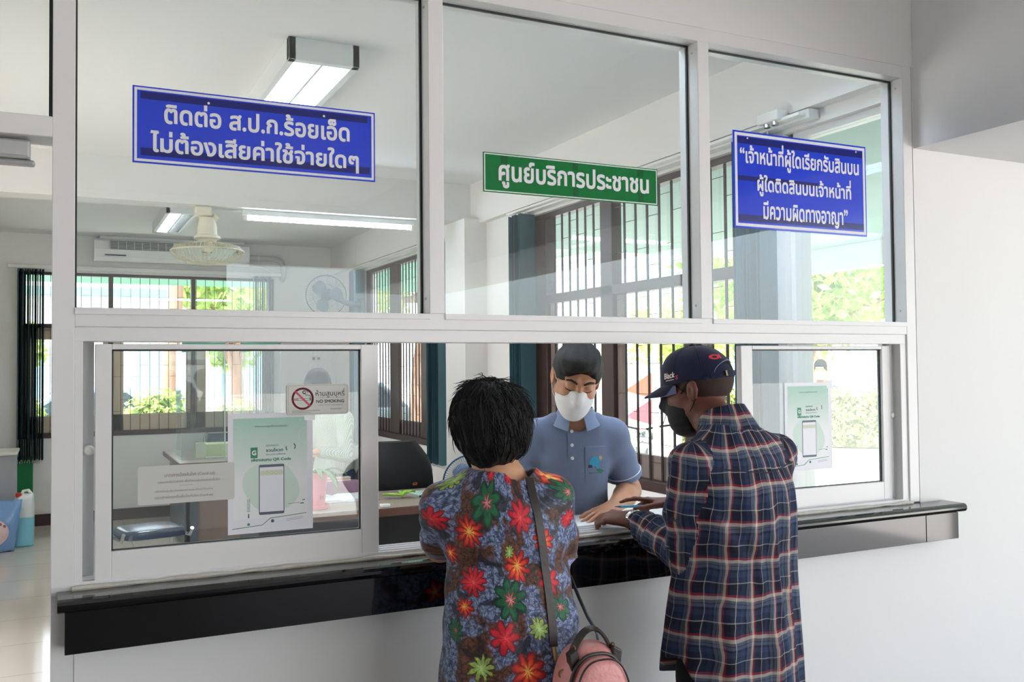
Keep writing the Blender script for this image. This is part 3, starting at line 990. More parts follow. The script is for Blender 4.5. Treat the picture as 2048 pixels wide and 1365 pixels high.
# black office chair
M_BLKF = mat('black_chair_fabric', (22, 22, 26), 0.8, bump=0.2, bscale=300)
M_BLKPL = mat('black_plastic', (18, 18, 20), 0.4)
cx, cy = 2.0, 3.72
t = thing('office_chair', 'black office chair with a dark jacket on its back, behind the front desk', 'chair', (cx, cy, 0))
rows = []
for k in range(11):
    q = k / 10
    z = 0.52 + 0.50 * q
    w = 0.235 * (1 - 0.35 * max(0, q - 0.55) ** 2 / 0.2) * (0.86 + 0.14 * math.sin(math.pi * min(1, q * 1.4)))
    yb = cy - 0.16 - 0.05 * math.sin(q * 2.6)
    rows.append([(cx + w * math.copysign(abs(math.cos(a)) ** 0.7, math.cos(a)), yb + 0.04 * math.sin(a) + 0.06 * (math.cos(a) ** 2), z) for a in [2 * math.pi * i / 32 for i in range(32)]])
obj('backrest', MB().rings(rows), M_BLKF, t, smooth=True)
rows = []
for z, k in ((0.43, 0.9), (0.44, 1.0), (0.49, 1.0), (0.51, 0.85)):
    rows.append([(cx + 0.24 * k * math.copysign(abs(math.cos(a)) ** 0.5, math.cos(a)), cy + 0.1 + 0.24 * k * math.copysign(abs(math.sin(a)) ** 0.5, math.sin(a)), z) for a in [2 * math.pi * i / 32 for i in range(32)]])
obj('seat', MB().rings(rows), M_BLKF, t, smooth=True)
obj('gas_column', MB().cyl((cx, cy + 0.1, 0.09), (cx, cy + 0.1, 0.43), 0.025), M_BLKPL, t)
bs = MB()
cs = MB()
for i in range(5):
    a = 2 * math.pi * i / 5
    e = (cx + 0.29 * math.cos(a), cy + 0.1 + 0.29 * math.sin(a), 0.07)
    bs.tube([(cx, cy + 0.1, 0.1), e], [0.028, 0.016], 8)
    obj('caster', MB().cyl((e[0] - 0.02 * math.sin(a), e[1] + 0.02 * math.cos(a), 0.028), (e[0] + 0.02 * math.sin(a), e[1] - 0.02 * math.cos(a), 0.028), 0.027), M_BLKPL, t)
obj('star_base', bs, M_BLKPL, t)
for sx in (-1, 1):
    obj('armrest', MB().tube([(cx + sx * 0.26, cy - 0.1, 0.47), (cx + sx * 0.3, cy - 0.02, 0.6), (cx + sx * 0.3, cy + 0.12, 0.66), (cx + sx * 0.29, cy + 0.28, 0.66)], 0.018, 8), M_BLKPL, t, smooth=True)
# the jacket hung over it
t = thing('jacket', 'black jacket with a small orange mark draped on the office chair', 'jacket', (cx, cy - 0.2, 0.75))
rows = []
for k in range(10):
    q = k / 9
    z = 0.6 + 0.455 * q
    w = 0.27 - 0.13 * max(0, q - 0.5) ** 1.6 / 0.33
    rows.append([(cx + 0.03 + w * math.copysign(abs(math.cos(a)) ** 0.75, math.cos(a)) * (1 + 0.03 * math.sin(5 * a + z * 14)), cy - 0.18 - 0.05 * math.sin(q * 2.6) + 0.066 * math.sin(a) + 0.05 * math.cos(a) ** 2, z) for a in [2 * math.pi * i / 40 for i in range(40)]])
obj('jacket_body', MB().rings(rows), mat('black_jacket_cloth', (17, 17, 21), 0.7, bump=0.3, bscale=40), t, smooth=True)
em = MB()
put_text(em, '60', (cx + 0.12, cy - 0.305, 0.78), (0.98, 0.2, 0), (0, 0, 1), w=0.035, h=0.02, bold=0.02)
obj('emblem', em, mat('orange_emblem', (200, 110, 50), 0.6), t)

# ---------------------------------------------------------------- things on the front desk
M_PINK = mat('pink_plastic_pot', (236, 130, 150), 0.35)
M_LEAF = mat('glossy_green_leaf', (92, 140, 84), 0.35, var=0.2)
M_SOIL = mat('potting_soil', (70, 54, 44), 0.9, bump=0.6, bscale=60)
px_, py_ = 1.315, 2.86
t = thing('potted_plant', 'strap leaved plant in a pink pot with a face on the front desk', 'plant', (px_, py_, 0.75))
obj('saucer', MB().lathe([(0.06, 0.0), (0.078, 0.004), (0.084, 0.022), (0.08, 0.024), (0.072, 0.008), (0.01, 0.006)], (px_, py_, 0.751), n=28), M_PINK, t, smooth=True)
obj('pot', MB().lathe([(0.05, 0.0), (0.053, 0.004), (0.07, 0.17), (0.078, 0.172), (0.08, 0.2), (0.074, 0.2), (0.07, 0.18), (0.01, 0.175)], (px_, py_, 0.76), n=32), M_PINK, t, smooth=True)
obj('soil', MB().lathe([(0.068, 0.0), (0.03, 0.006), (0.002, 0.007)], (px_, py_, 0.935), n=20), M_SOIL, t, smooth=True)
fe = MB()
for dx in (-0.022, 0.028):
    a = math.atan2(-1.0, -0.2) + dx / 0.06
    fe.lathe([(0.006, 0), (0.005, 0.002), (0.001, 0.003)], (px_ + 0.0605 * math.cos(a), py_ + 0.0605 * math.sin(a), 0.87), (math.cos(a), math.sin(a), -0.1), 10)
obj('eye', fe, M_BLKPL, t)
ck = MB()
a = math.atan2(-1.0, 0.5)
ck.lathe([(0.016, 0), (0.014, 0.001), (0.001, 0.0015)], (px_ + 0.0572 * math.cos(a), py_ + 0.0572 * math.sin(a), 0.82), (math.cos(a), math.sin(a), -0.1), 14)
obj('cheek', ck, mat('deep_pink_print', (212, 84, 112), 0.4), t)
rng = random.Random(3)
for i in range(11):
    a = 2 * math.pi * i / 11 + rng.uniform(-0.2, 0.2)
    L = rng.uniform(0.13, 0.24)
    lf = MB()
    rows_ = []
    for k in range(9):
        q = k / 8
        r_ = 0.02 + L * q * 0.85
        z = 0.94 + L * (0.75 * q - 1.05 * q * q * (1.1 if i % 2 else 0.75))
        w = 0.017 * math.sin(math.pi * (0.12 + 0.86 * q)) + 0.001
        cx_, cy_ = px_ + r_ * math.cos(a), py_ + r_ * math.sin(a)
        rows_.append([(cx_ - math.sin(a) * w, cy_ + math.cos(a) * w, z + 0.006), (cx_, cy_, z), (cx_ + math.sin(a) * w, cy_ - math.cos(a) * w, z + 0.006), (cx_, cy_, z - 0.0015)])
    obj('leaf', lf.rings(rows_), M_LEAF, t, smooth=True)
t = thing('leaf_sprig', 'loose bright green leaf lying on the front desk by the mint folder', 'leaf', (1.88, 3.0, 0.75))
for a, L in ((0.3, 0.10), (2.7, 0.12), (1.2, 0.08)):
    rows_ = []
    for k in range(8):
        q = k / 7
        w = 0.026 * math.sin(math.pi * (0.06 + 0.9 * q))
        x, y = 1.885 + L * q * math.cos(a), 3.0 + L * q * math.sin(a)
        z = 0.753 + 0.06 * q * (0.6 + 0.4 * math.sin(a * 2)) * (1.3 - q) + 0.01
        rows_.append([(x - math.sin(a) * w, y + math.cos(a) * w, z + 0.01), (x, y, z), (x + math.sin(a) * w, y - math.cos(a) * w, z + 0.01), (x, y, z - 0.002)])
    obj('leaf', MB().rings(rows_), mat('bright_lime_leaf_%g' % L, (150, 205, 70), 0.4, var=0.15), t, smooth=True)
M_PAPER = mat('white_paper', (240, 241, 240), 0.6, var=0.01)
t = thing('folder', 'mint green folder on the front desk near the woman', 'folder', (2.14, 3.12, 0.75))
obj('cover', MB().box(2.0, 2.3, 3.0, 3.22, 0.751, 0.762), mat('mint_card', (186, 220, 204), 0.5), t, bevel=0.002, seg=1)
obj('spine', MB().box(1.995, 2.3, 2.994, 2.9995, 0.751, 0.763), M_BLKPL, t)
t = thing('open_register', 'open paper register lying on the desk behind the pink pot', 'book', (1.53, 3.18, 0.75))
rows_ = []
for i in range(13):
    u = -1 + 2 * i / 12
    rows_.append((1.53 + 0.21 * u, 0.758 + 0.02 * (1 - abs(u) ** 0.8) * abs(u) ** 0.25 + 0.012 * abs(u) ** 3))
pg = MB().rings([[(x, y, z) for x, z in rows_] + [(x, y, 0.7515) for x, z in reversed(rows_)] for y in (3.02, 3.3)])
obj('pages', pg, M_PAPER, t)
rl = MB()
for i in range(9):
    rl.box(1.36 + (0.0 if i % 2 else 0.01), 1.50, 3.05 + 0.026 * i, 3.052 + 0.026 * i, 0.7815, 0.7819)
obj('ruled_lines', rl, mat('grey_print', (150, 155, 158), 0.6), t)
obj('cover', MB().box(1.31, 1.75, 3.01, 3.31, 0.7502, 0.7514), mat('grey_card', (120, 122, 126), 0.6), t)
M_MAUVE = mat('mauve_plastic', (150, 110, 128), 0.4)
t = thing('tray', 'mauve plastic tray of folders in front of the standing clerk', 'tray', (1.62, 3.34, 0.75))
obj('tray_body', MB().box(1.42, 1.72, 3.315, 3.395, 0.7505, 0.84), M_MAUVE, t, bevel=0.01)
for k, c in enumerate(((232, 214, 196), (205, 160, 160), (226, 200, 170))):
    obj('folder_edge', MB().box(1.44, 1.66, 3.33, 3.38, 0.8401 + k * 0.008, 0.847 + k * 0.008), mat('folder_card_%d' % k, c, 0.6), t)
t = thing('paper_clip_box', 'small white eraser at the edge of the front desk', 'eraser', (1.69, 2.74, 0.75))
obj('block', MB().box(1.66, 1.715, 2.715, 2.75, 0.751, 0.768), M_WHITEP, t, bevel=0.004)
# wall sockets and cables at the back
t = thing('wall_socket', 'white wall socket with a looped cable on the back wall', 'socket', (2.63, YB - 0.01, 1.66))
obj('plate', MB().box(2.56, 2.69, YB - 0.012, YB - 0.0005, 1.62, 1.70), M_WHITEP, t, bevel=0.003)
obj('plug', MB().box(2.585, 2.61, YB - 0.04, YB - 0.012, 1.645, 1.675).box(2.645, 2.67, YB - 0.04, YB - 0.012, 1.645, 1.675), M_BLKPL, t, bevel=0.003)
obj('cable_loop', MB().tube([(2.6 + 0.06 * math.sin(a * 1.0) , YB - 0.035, 1.62 - 0.05 * (1 - math.cos(a))) for a in [i * 0.35 for i in range(19)]], 0.005, 6), M_WHITEP, t, smooth=True)
obj('conduit', MB().box(2.60, 2.625, YB - 0.02, YB - 0.0005, 1.70, 2.4), M_WHITEP, t)
t = thing('emergency_lamp', 'small white box lamp fixed on the right beam behind the square blue sign', 'lamp', (2.79, 0.7, 2.55))
obj('case', MB().box(2.735, 2.799, 0.62, 0.75, 2.59, 2.635), M_WHITEP, t, bevel=0.006)
obj('lens', MB().cyl((2.76, 0.66, 2.59), (2.76, 0.66, 2.575), 0.016).cyl((2.76, 0.71, 2.59), (2.76, 0.71, 2.575), 0.016), M_CHROME, t)

# ---------------------------------------------------------------- seen through the doorway at the left
M_CABG = mat('grey_laminate_cabinet', (168, 170, 176), 0.4)
t = thing('cabinet', 'low grey cabinet with white top inside the left doorway', 'cabinet', (-0.75, 7.35, 0))
obj('carcass', MB().box(-1.07, -0.345, 7.12, 7.6, 0.06, 0.79), M_CABG, t, bevel=0.003)
obj('cabinet_top', MB().box(-1.09, -0.325, 7.09, 7.62, 0.79, 0.82), mat('white_laminate', (224, 220, 210), 0.35), t, bevel=0.008)
for x in (-1.02, -0.41):
    for y in (7.16, 7.56):
        obj('foot', MB().lathe([(0.03, 0), (0.035, 0.01), (0.02, 0.03), (0.015, 0.06)], (x, y, 0), n=16), M_CHROME, t, smooth=True)
t = thing('green_board', 'green board standing against the back wall by the cabinet', 'board', (-0.31, YB - 0.03, 0))
obj('panel', MB().box(-0.40, -0.222, YB - 0.045, YB - 0.018, 0.0, 0.70), mat('green_board_paint', (18, 122, 70), 0.5), t, bevel=0.008)
# jerrycan of blue liquid
M_JUG = None
def jug_mat():
    m, nt, out = new_mat('milky_jerrycan_plastic')
    b = N(nt, 'ShaderNodeBsdfPrincipled')
    b.inputs['Roughness'].default_value = 0.35
    tc = N(nt, 'ShaderNodeTexCoord')
    sp = N(nt, 'ShaderNodeSeparateXYZ')
    nt.links.new(tc.outputs['Object'], sp.inputs[0])
    rm = N(nt, 'ShaderNodeMapRange')
    rm.inputs[1].default_value = 0.255
    rm.inputs[2].default_value = 0.262
    nt.links.new(sp.outputs[2], rm.inputs[0])
    nt.links.new(mixc(nt, rm.outputs[0], lin((140, 208, 226)), lin((226, 232, 232))), b.inputs['Base Color'])
    b.inputs['Subsurface Weight'].default_value = 0.2
    nt.links.new(b.outputs[0], out.inputs[0])
    return m
t = thing('jerrycan', 'milky jerrycan half full of blue liquid beside the cabinet', 'jerrycan', (-0.27, 6.97, 0))
def rr(w, d, n=24, e=0.45):
    return [(w * math.copysign(abs(math.cos(a)) ** e, math.cos(a)), d * math.copysign(abs(math.sin(a)) ** e, math.sin(a))) for a in [2 * math.pi * i / n for i in range(n)]]
rows_ = []
for z, k, sh_ in ((0.0, 0.9, 0), (0.012, 1, 0), (0.33, 1, 0), (0.40, 0.94, 0), (0.44, 0.7, 0.02), (0.455, 0.45, 0.03)):
    rows_.append([(-0.27 + x * k + sh_, 6.97 + y * k, z) for x, y in rr(0.085, 0.11)])
obj('body', MB().rings(rows_), jug_mat(), t, smooth=True)
obj('cap', MB().lathe([(0.025, 0), (0.026, 0.03), (0.02, 0.034), (0.002, 0.034)], (-0.31, 6.93, 0.435), n=20), mat('red_cap', (214, 46, 40), 0.4), t, smooth=True)
obj('grip', MB().tube([(-0.295, 6.99, 0.43), (-0.275, 7.01, 0.475), (-0.235, 7.01, 0.48), (-0.205, 6.99, 0.44)], 0.014, 8), M_WHITEP, t, smooth=True)
# crinkled snack bag
def bag_mat():
    m, nt, out = new_mat('blue_foil_snack_bag')
    b = N(nt, 'ShaderNodeBsdfPrincipled')
    tc = N(nt, 'ShaderNodeTexCoord')
    sp = N(nt, 'ShaderNodeSeparateXYZ')
    nt.links.new(tc.outputs['Object'], sp.inputs[0])
    nz = N(nt, 'ShaderNodeTexVoronoi')
    nz.inputs['Scale'].default_value = 26
    nt.links.new(tc.outputs['Object'], nz.inputs['Vector'])
    d = math_node(nt, 'ADD', math_node(nt, 'POWER', math_node(nt, 'MULTIPLY', math_node(nt, 'ADD', sp.outputs[0], 0.07), 6.0), 2.0),
                  math_node(nt, 'POWER', math_node(nt, 'MULTIPLY', math_node(nt, 'ADD', sp.outputs[2], -0.17), 8.0), 2.0))
    win_ = math_node(nt, 'LESS_THAN', d, 1.0)
    inner = mixc(nt, math_node(nt, 'GREATER_THAN', nz.outputs[0], 0.32), lin((150, 78, 92)), lin((226, 196, 196)))
    nt.links.new(mixc(nt, win_, lin((120, 160, 210)), inner), b.inputs['Base Color'])
    b.inputs['Roughness'].default_value = 0.18
    b.inputs['Coat Weight'].default_value = 0.6
    nt.links.new(b.outputs[0], out.inputs[0])
    return m
t = thing('snack_bag', 'shiny blue snack bag leaning on the cabinet by the doorway', 'bag', (-0.47, 6.72, 0))
rows_ = []
for k in range(15):
    q = k / 14
    z = 0.004 + 0.42 * q
    w = 0.145 * (1 + 0.12 * q)
    d_ = 0.085 * max(0.03, math.sin(math.pi * (0.04 + 0.93 * q))) ** 0.8
    rows_.append([(-0.48 + 0.04 * q + w * math.copysign(abs(math.cos(a)) ** 0.8, math.cos(a)), 6.70 + 0.09 * q + d_ * math.sin(a) + 0.008 * math.sin(9 * a + 3 * z * 20), z + 0.008 * math.sin(6 * a)) for a in [2 * math.pi * i / 36 for i in range(36)]])
obj('bag_body', MB().rings(rows_), bag_mat(), t, smooth=80)

# ---------------------------------------------------------------- outdoors
M_GROUND = mat('sunlit_concrete', (204, 200, 194), 0.9, var=0.08, scale=0.6)
struct('ground_outside', MB().box(-60, 80, -60, 90, -0.3, -0.13), M_GROUND)
M_LEAF1 = None
def leaf_mat(name, c1, c2, trans=0.35):
    m, nt, out = new_mat(name)
    tc = N(nt, 'ShaderNodeTexCoord')
    nz = N(nt, 'ShaderNodeTexNoise')
    nz.inputs['Scale'].default_value = 3.5
    nz.inputs['Detail'].default_value = 3
    nt.links.new(tc.outputs['Object'], nz.inputs['Vector'])
    cr = N(nt, 'ShaderNodeMapRange')
    cr.inputs[1].default_value = 0.35
    cr.inputs[2].default_value = 0.65
    nt.links.new(nz.outputs[0], cr.inputs[0])
    col = mixc(nt, cr.outputs[0], lin(c1), lin(c2))
    d = N(nt, 'ShaderNodeBsdfDiffuse')
    tr = N(nt, 'ShaderNodeBsdfTranslucent')
    nt.links.new(col, d.inputs[0])
    nt.links.new(col, tr.inputs[0])
    mx = N(nt, 'ShaderNodeMixShader')
    mx.inputs[0].default_value = trans
    nt.links.new(d.outputs[0], mx.inputs[1])
    nt.links.new(tr.outputs[0], mx.inputs[2])
    nt.links.new(mx.outputs[0], out.inputs[0])
    return m
M_LF1 = leaf_mat('yellow_green_leaves', (158, 188, 96), (208, 220, 138))
M_LF2 = leaf_mat('mid_green_leaves', (112, 150, 80), (172, 196, 112))
M_LF3 = leaf_mat('hedge_leaves', (128, 144, 82), (190, 196, 128))
M_BARK = mat('pale_brown_bark', (164, 128, 108), 0.9, var=0.25, scale=4, stretch=(4, 4, 0.8), bump=0.6, bscale=14)
def leaves(mb, rng, c, r, n, size, shell=0.5):
    c = Vector(c)
    for _ in range(n):
        while True:
            d = Vector((rng.uniform(-1, 1), rng.uniform(-1, 1), rng.uniform(-1, 1)))
            if 0.05 < d.length < 1:
                break
        d = d.normalized() * (shell + (1 - shell) * rng.random())
        p = c + Vector((d.x * r[0], d.y * r[1], d.z * r[2]))
        n_ = (d + Vector((rng.uniform(-1, 1), rng.uniform(-1, 1), rng.uniform(-0.6, 1)))).normalized()
        a = n_.orthogonal().normalized()
        a = (a * math.cos(rng.uniform(0, 6.28)) + n_.cross(a) * math.sin(rng.uniform(0, 6.28))).normalized()
        b = n_.cross(a)
        s = size * rng.uniform(0.6, 1.3)
        mb.add([p - a * s, p + b * s * 0.45 + n_ * s * 0.12, p + a * s, p - b * s * 0.45 + n_ * s * 0.12], [(0, 1, 2, 3)])
    return mb
def tree(label, base, h, r, n, lm, seed, clumps=9, lean=(0, 0), trunk=0.16, size=0.09):
    rng = random.Random(seed)
    t = thing('tree', label, 'tree', (base[0], base[1], -0.13), 'trees outside the office windows')
    top = Vector((base[0] + lean[0], base[1] + lean[1], h * 0.72))
    b0 = Vector((base[0], base[1], -0.15))
    tk = MB().tube([b0 + (top - b0) * (i / 6) + Vector((rng.uniform(-.05, .05), rng.uniform(-.05, .05), 0)) for i in range(7)], [trunk * (1.15 - 0.6 * i / 6) for i in range(7)], 12)
    fo = MB()
    for i in range(clumps):
        a = 2 * math.pi * i / clumps + rng.uniform(-.4, .4)
        rr_ = r * rng.uniform(0.15, 0.75)
        c = Vector((top.x + rr_ * math.cos(a), top.y + rr_ * math.sin(a), h * rng.uniform(0.58, 0.98)))
        tk.tube([top - (top - b0) * rng.uniform(0.05, 0.4), c], [trunk * 0.4, trunk * 0.12], 6)
        cr = r * rng.uniform(0.35, 0.55)
        leaves(fo, rng, c, (cr, cr, cr * 0.8), n // clumps, size, 0.35)
    obj('trunk', tk, M_BARK, t, smooth=True)
    obj('foliage', fo, lm, t, fix=False)
    return t
tree('leafy tree with a thick pale trunk right of the capped man, through the window', (9.25, 7.9), 3.7, 2.1, 6500, M_LF1, 11, 13, (0.5, -0.45), 0.17, 0.1)
tree('second leafy tree beside the thick trunk, behind the masked passer-by', (12.4, 10.3), 5.4, 1.9, 3000, M_LF2, 12, 10, (0.2, 0.1), 0.2, 0.1)
tree('yellow green tree outside the far barred window', (5.6, 12.6), 4.6, 2.0, 3400, M_LF1, 13, 10, (0.1, 0), 0.2, 0.11)
tree('slim trunked tree outside the middle of the back window', (1.42, 11.6), 8.0, 1.6, 1200, M_LF1, 14, 7, (0.15, 0), 0.12, 0.1)
tree('drooping bright tree outside the right end of the back window', (2.5, 12.6), 3.0, 1.05, 2600, M_LF1, 15, 9, (0.0, 0), 0.13, 0.1)
tree('distant bright tree outside the near barred window, behind the flags', (13.6, 15.5), 3.6, 2.2, 2200, M_LF1, 16, 8, (0, 0), 0.2, 0.13)
tree('small tree outside the left end of the back window', (-0.75, 11.4), 2.4, 0.6, 1000, M_LF1, 17, 7, (0, 0), 0.09, 0.08)
def bush(name, label, c, r, n, lm, seed, size=0.05, group=None):
    rng = random.Random(seed)
    mb = MB()
    t = thing(name, label, 'bush', (c[0], c[1], -0.13), group)
    core = MB()
    rows_ = []
    for k in range(7):
        q = k / 6
        s_ = math.sqrt(max(0.02, 1 - (q * 2 - 1) ** 2)) * 0.8
        rows_.append([(c[0] + r[0] * s_ * math.cos(a), c[1] + r[1] * s_ * math.sin(a), -0.13 + r[2] * 2 * 0.92 * q) for a in [2 * math.pi * i / 16 for i in range(16)]])
    obj('core', core.rings(rows_), mat(name + '_core_%d' % seed, (74, 92, 44), 0.9, bump=0.8, bscale=20), t, smooth=True)
    obj('leaves', leaves(mb, rng, (c[0], c[1], -0.13 + r[2]), r, n, size, 0.75), lm, t, fix=False)
    return t
bush('bush', 'low bright bush outside the back window, left of the slim trunk', (1.2, 10.8), (0.6, 0.5, 0.72), 1700, M_LF1, 21, group='bushes outside')
bush('bush', 'rounded bush under the drooping tree outside the back window', (2.35, 11.3), (0.5, 0.45, 0.62), 1200, M_LF1, 22, group='bushes outside')
bush('bush', 'bush at the far left outside the back window', (-0.45, 10.7), (0.45, 0.4, 0.7), 1100, M_LF1, 23, group='bushes outside')
bush('bush', 'tall shrub behind the hedge near the right window frame', (10.6, 6.6), (0.45, 0.45, 0.78), 900, M_LF2, 24, 0.06, 'bushes outside')
# clipped hedge
rng = random.Random(31)
M_BWP = mat('sun_bleached_render', (226, 222, 214), 0.8)
hd = thing('hedge', 'clipped yellow green hedge across the pavement right of the poster', 'hedge', (8.8, 5.1, 0.58))
mb = MB()
hp0, hp1 = Vector((6.95, 6.95, 0)), Vector((10.6, 3.25, 0))
hx = (hp1 - hp0).normalized()
hy = Vector((-hx.y, hx.x, 0))
L = (hp1 - hp0).length
obj('core', MB().obox(hp0 + hx * L / 2 + Vector((0, 0, 0.88)), hx * L / 2, hy * 0.26, (0, 0, 0.29)), mat('hedge_core', (92, 104, 54), 0.9, bump=0.8, bscale=18), hd)
pw_ = thing('planter', 'low white planter wall holding the clipped hedge', 'planter', (8.8, 5.1, -0.13))
obj('wall', MB().obox(hp0 + hx * L / 2 + Vector((0, 0, 0.225)), hx * (L / 2 + 0.1), hy * 0.36, (0, 0, 0.355)), M_BWP, pw_, bevel=0.02)
for i in range(9000):
    u = rng.uniform(0, L)
    s = rng.random()
    if s < 0.6:
        p = hp0 + hx * u - hy * 0.30 * rng.uniform(0.85, 1.12) + Vector((0, 0, rng.uniform(0.6, 1.2)))
        n0 = -hy
    else:
        p = hp0 + hx * u + hy * rng.uniform(-0.30, 0.30) + Vector((0, 0, rng.uniform(1.14, 1.26)))
        n0 = Vector((0, 0, 1))
    n_ = (n0 + Vector((rng.uniform(-.8, .8), rng.uniform(-.8, .8), rng.uniform(-.8, .8)))).normalized()
    a = n_.orthogonal().normalized()
    b = n_.cross(a)
    s_ = rng.uniform(0.018, 0.04)
    mb.add([p - a * s_, p + b * s_ * 0.5, p + a * s_, p - b * s_ * 0.5], [(0, 1, 2, 3)])
obj('leaves', mb, M_LF3, hd, fix=False)
# far buildings
M_BW = mat('white_render', (232, 230, 226), 0.7)
M_CYAN = mat('pale_cyan_window_film', (150, 206, 214), 0.25)
M_TEALR = mat('teal_green_roof_sheet', (120, 190, 170), 0.5, var=0.06)
def facade(label, o, ux, L, H, depth, cols, rows_, group):
    o, ux = Vector(o), Vector(ux).normalized()
    uy = Vector((-ux.y, ux.x, 0))
    t = thing('building', label, 'building', o, group)
    obj('wall', MB().obox(o + ux * L / 2 + uy * depth / 2 + Vector((0, 0, H / 2)), ux * L / 2, uy * depth / 2, (0, 0, H / 2)), M_BW, t)
    obj('roof', MB().obox(o + ux * L / 2 + uy * depth / 2 + Vector((0, 0, H + 0.1)), ux * (L / 2 + 0.4), uy * (depth / 2 + 0.5), (0, 0, 0.1)), M_TEALR, t)
    for i in range(cols):
        for j in range(rows_):
            c = o + ux * (L * (i + 0.5) / cols) - uy * 0.03 + Vector((0, 0, 1.6 + 2.9 * j))
            w = obj('window', MB().obox(c, ux * 0.62, uy * 0.03, (0, 0, 0.75)), M_ALU, t)
            obj('pane', MB().obox(c - uy * 0.035 - ux * 0.29, ux * 0.26, uy * 0.005, (0, 0, 0.68)).obox(c - uy * 0.035 + ux * 0.29, ux * 0.26, uy * 0.005, (0, 0, 0.68)), M_CYAN, w)
    return t
facade('white building with pale cyan windows beyond the hedge', (16.0, 22.0, -0.13), (0.72, -0.69, 0), 18, 6.0, 7, 9, 2, 'white buildings outside')
facade('low white building beyond the parked cars behind the back window', (-8, 24.0, -0.13), (1, 0, 0), 16, 3.6, 6, 7, 1, 'white buildings outside')
# green eave outside the back window and canopy outside the barred window
M_EAVE = mat('teal_green_eave_sheet', (136, 196, 172), 0.55)
struct('roof_eave', MB().add([(-3, 8.25, 2.98), (5, 8.25, 2.98), (5, 9.35, 2.56), (-3, 9.35, 2.56), (-3, 8.25, 3.02), (5, 8.25, 3.02), (5, 9.35, 2.60), (-3, 9.35, 2.60)],
       [(0, 1, 2, 3), (7, 6, 5, 4), (0, 4, 5, 1), (1, 5, 6, 2), (2, 6, 7, 3), (3, 7, 4, 0)]), M_EAVE)
wk = thing('walkway_roof', 'grey white covered walkway outside the plain window near the right wall', 'walkway', (4.8, 1.5, -0.13))
M_SOFF = mat('pale_teal_soffit', (166, 192, 182), 0.7)
obj('roof_slab', MB().box(3.06, 6.5, -3.0, 5.0, 2.62, 2.78), M_SOFF, wk)
obj('fascia_beam', MB().box(6.38, 6.5, -3.0, 5.0, 2.40, 2.619), M_BW, wk)
for y in (-2.8, 4.9):
    obj('post', MB().box(6.37, 6.51, y - 0.07, y + 0.07, -0.13, 2.40), M_BW, wk)
cp = thing('canopy', 'teal green roofed parking canopy outside the near barred window', 'canopy', (7.2, 8.8, -0.13))
obj('roof_sheet', MB().add([(5.2, 6.3, 3.0), (5.2, 11.2, 3.0), (8.2, 11.2, 3.56), (8.2, 6.3, 3.56), (5.2, 6.3, 3.05), (5.2, 11.2, 3.05), (8.2, 11.2, 3.61), (8.2, 6.3, 3.61)],
    [(0, 1, 2, 3), (7, 6, 5, 4), (0, 4, 5, 1), (1, 5, 6, 2), (2, 6, 7, 3), (3, 7, 4, 0)]), M_TEALR, cp)
for x, y in ((5.4, 10.9), (8.0, 6.5), (8.0, 10.9)):
    obj('post', MB().cyl((x, y, -0.13), (x, y, 3.0 + 0.19 * (x - 5.2)), 0.05, n=12), M_WHITEP, cp)
for y in (7.4, 8.7, 10.0):
    obj('rafter', MB().obox((6.7, y, 3.21), (1.5, 0, 0.28), (0, 0.03, 0), (0, 0, 0.04)), M_WHITEP, cp)
pl = thing('flag_pole', 'white pole with red pennants outside the near barred window', 'pole', (6.2, 6.6, -0.13))
obj('pole', MB().cyl((6.55, 7.0, -0.13), (6.55, 7.0, 2.9), 0.04, n=12), M_WHITEP, pl)
for k, (z, c) in enumerate(((1.3, (236, 130, 104)), (0.98, (236, 120, 130)))):
    rows_ = [[(6.5 - 0.32 * q, 7.0 + 0.12 * q, z + 0.16 * (1 - q) * s - 0.06 * q) for s in (-1, 1)] + [(6.5 - 0.32 * q, 7.008 + 0.12 * q, z + 0.16 * (1 - q) * s - 0.06 * q) for s in (1, -1)] for q in (0, 0.35, 0.7, 0.98)]
    obj('pennant', MB().rings(rows_), mat('red_pennant_%d' % k, c, 0.7), pl)

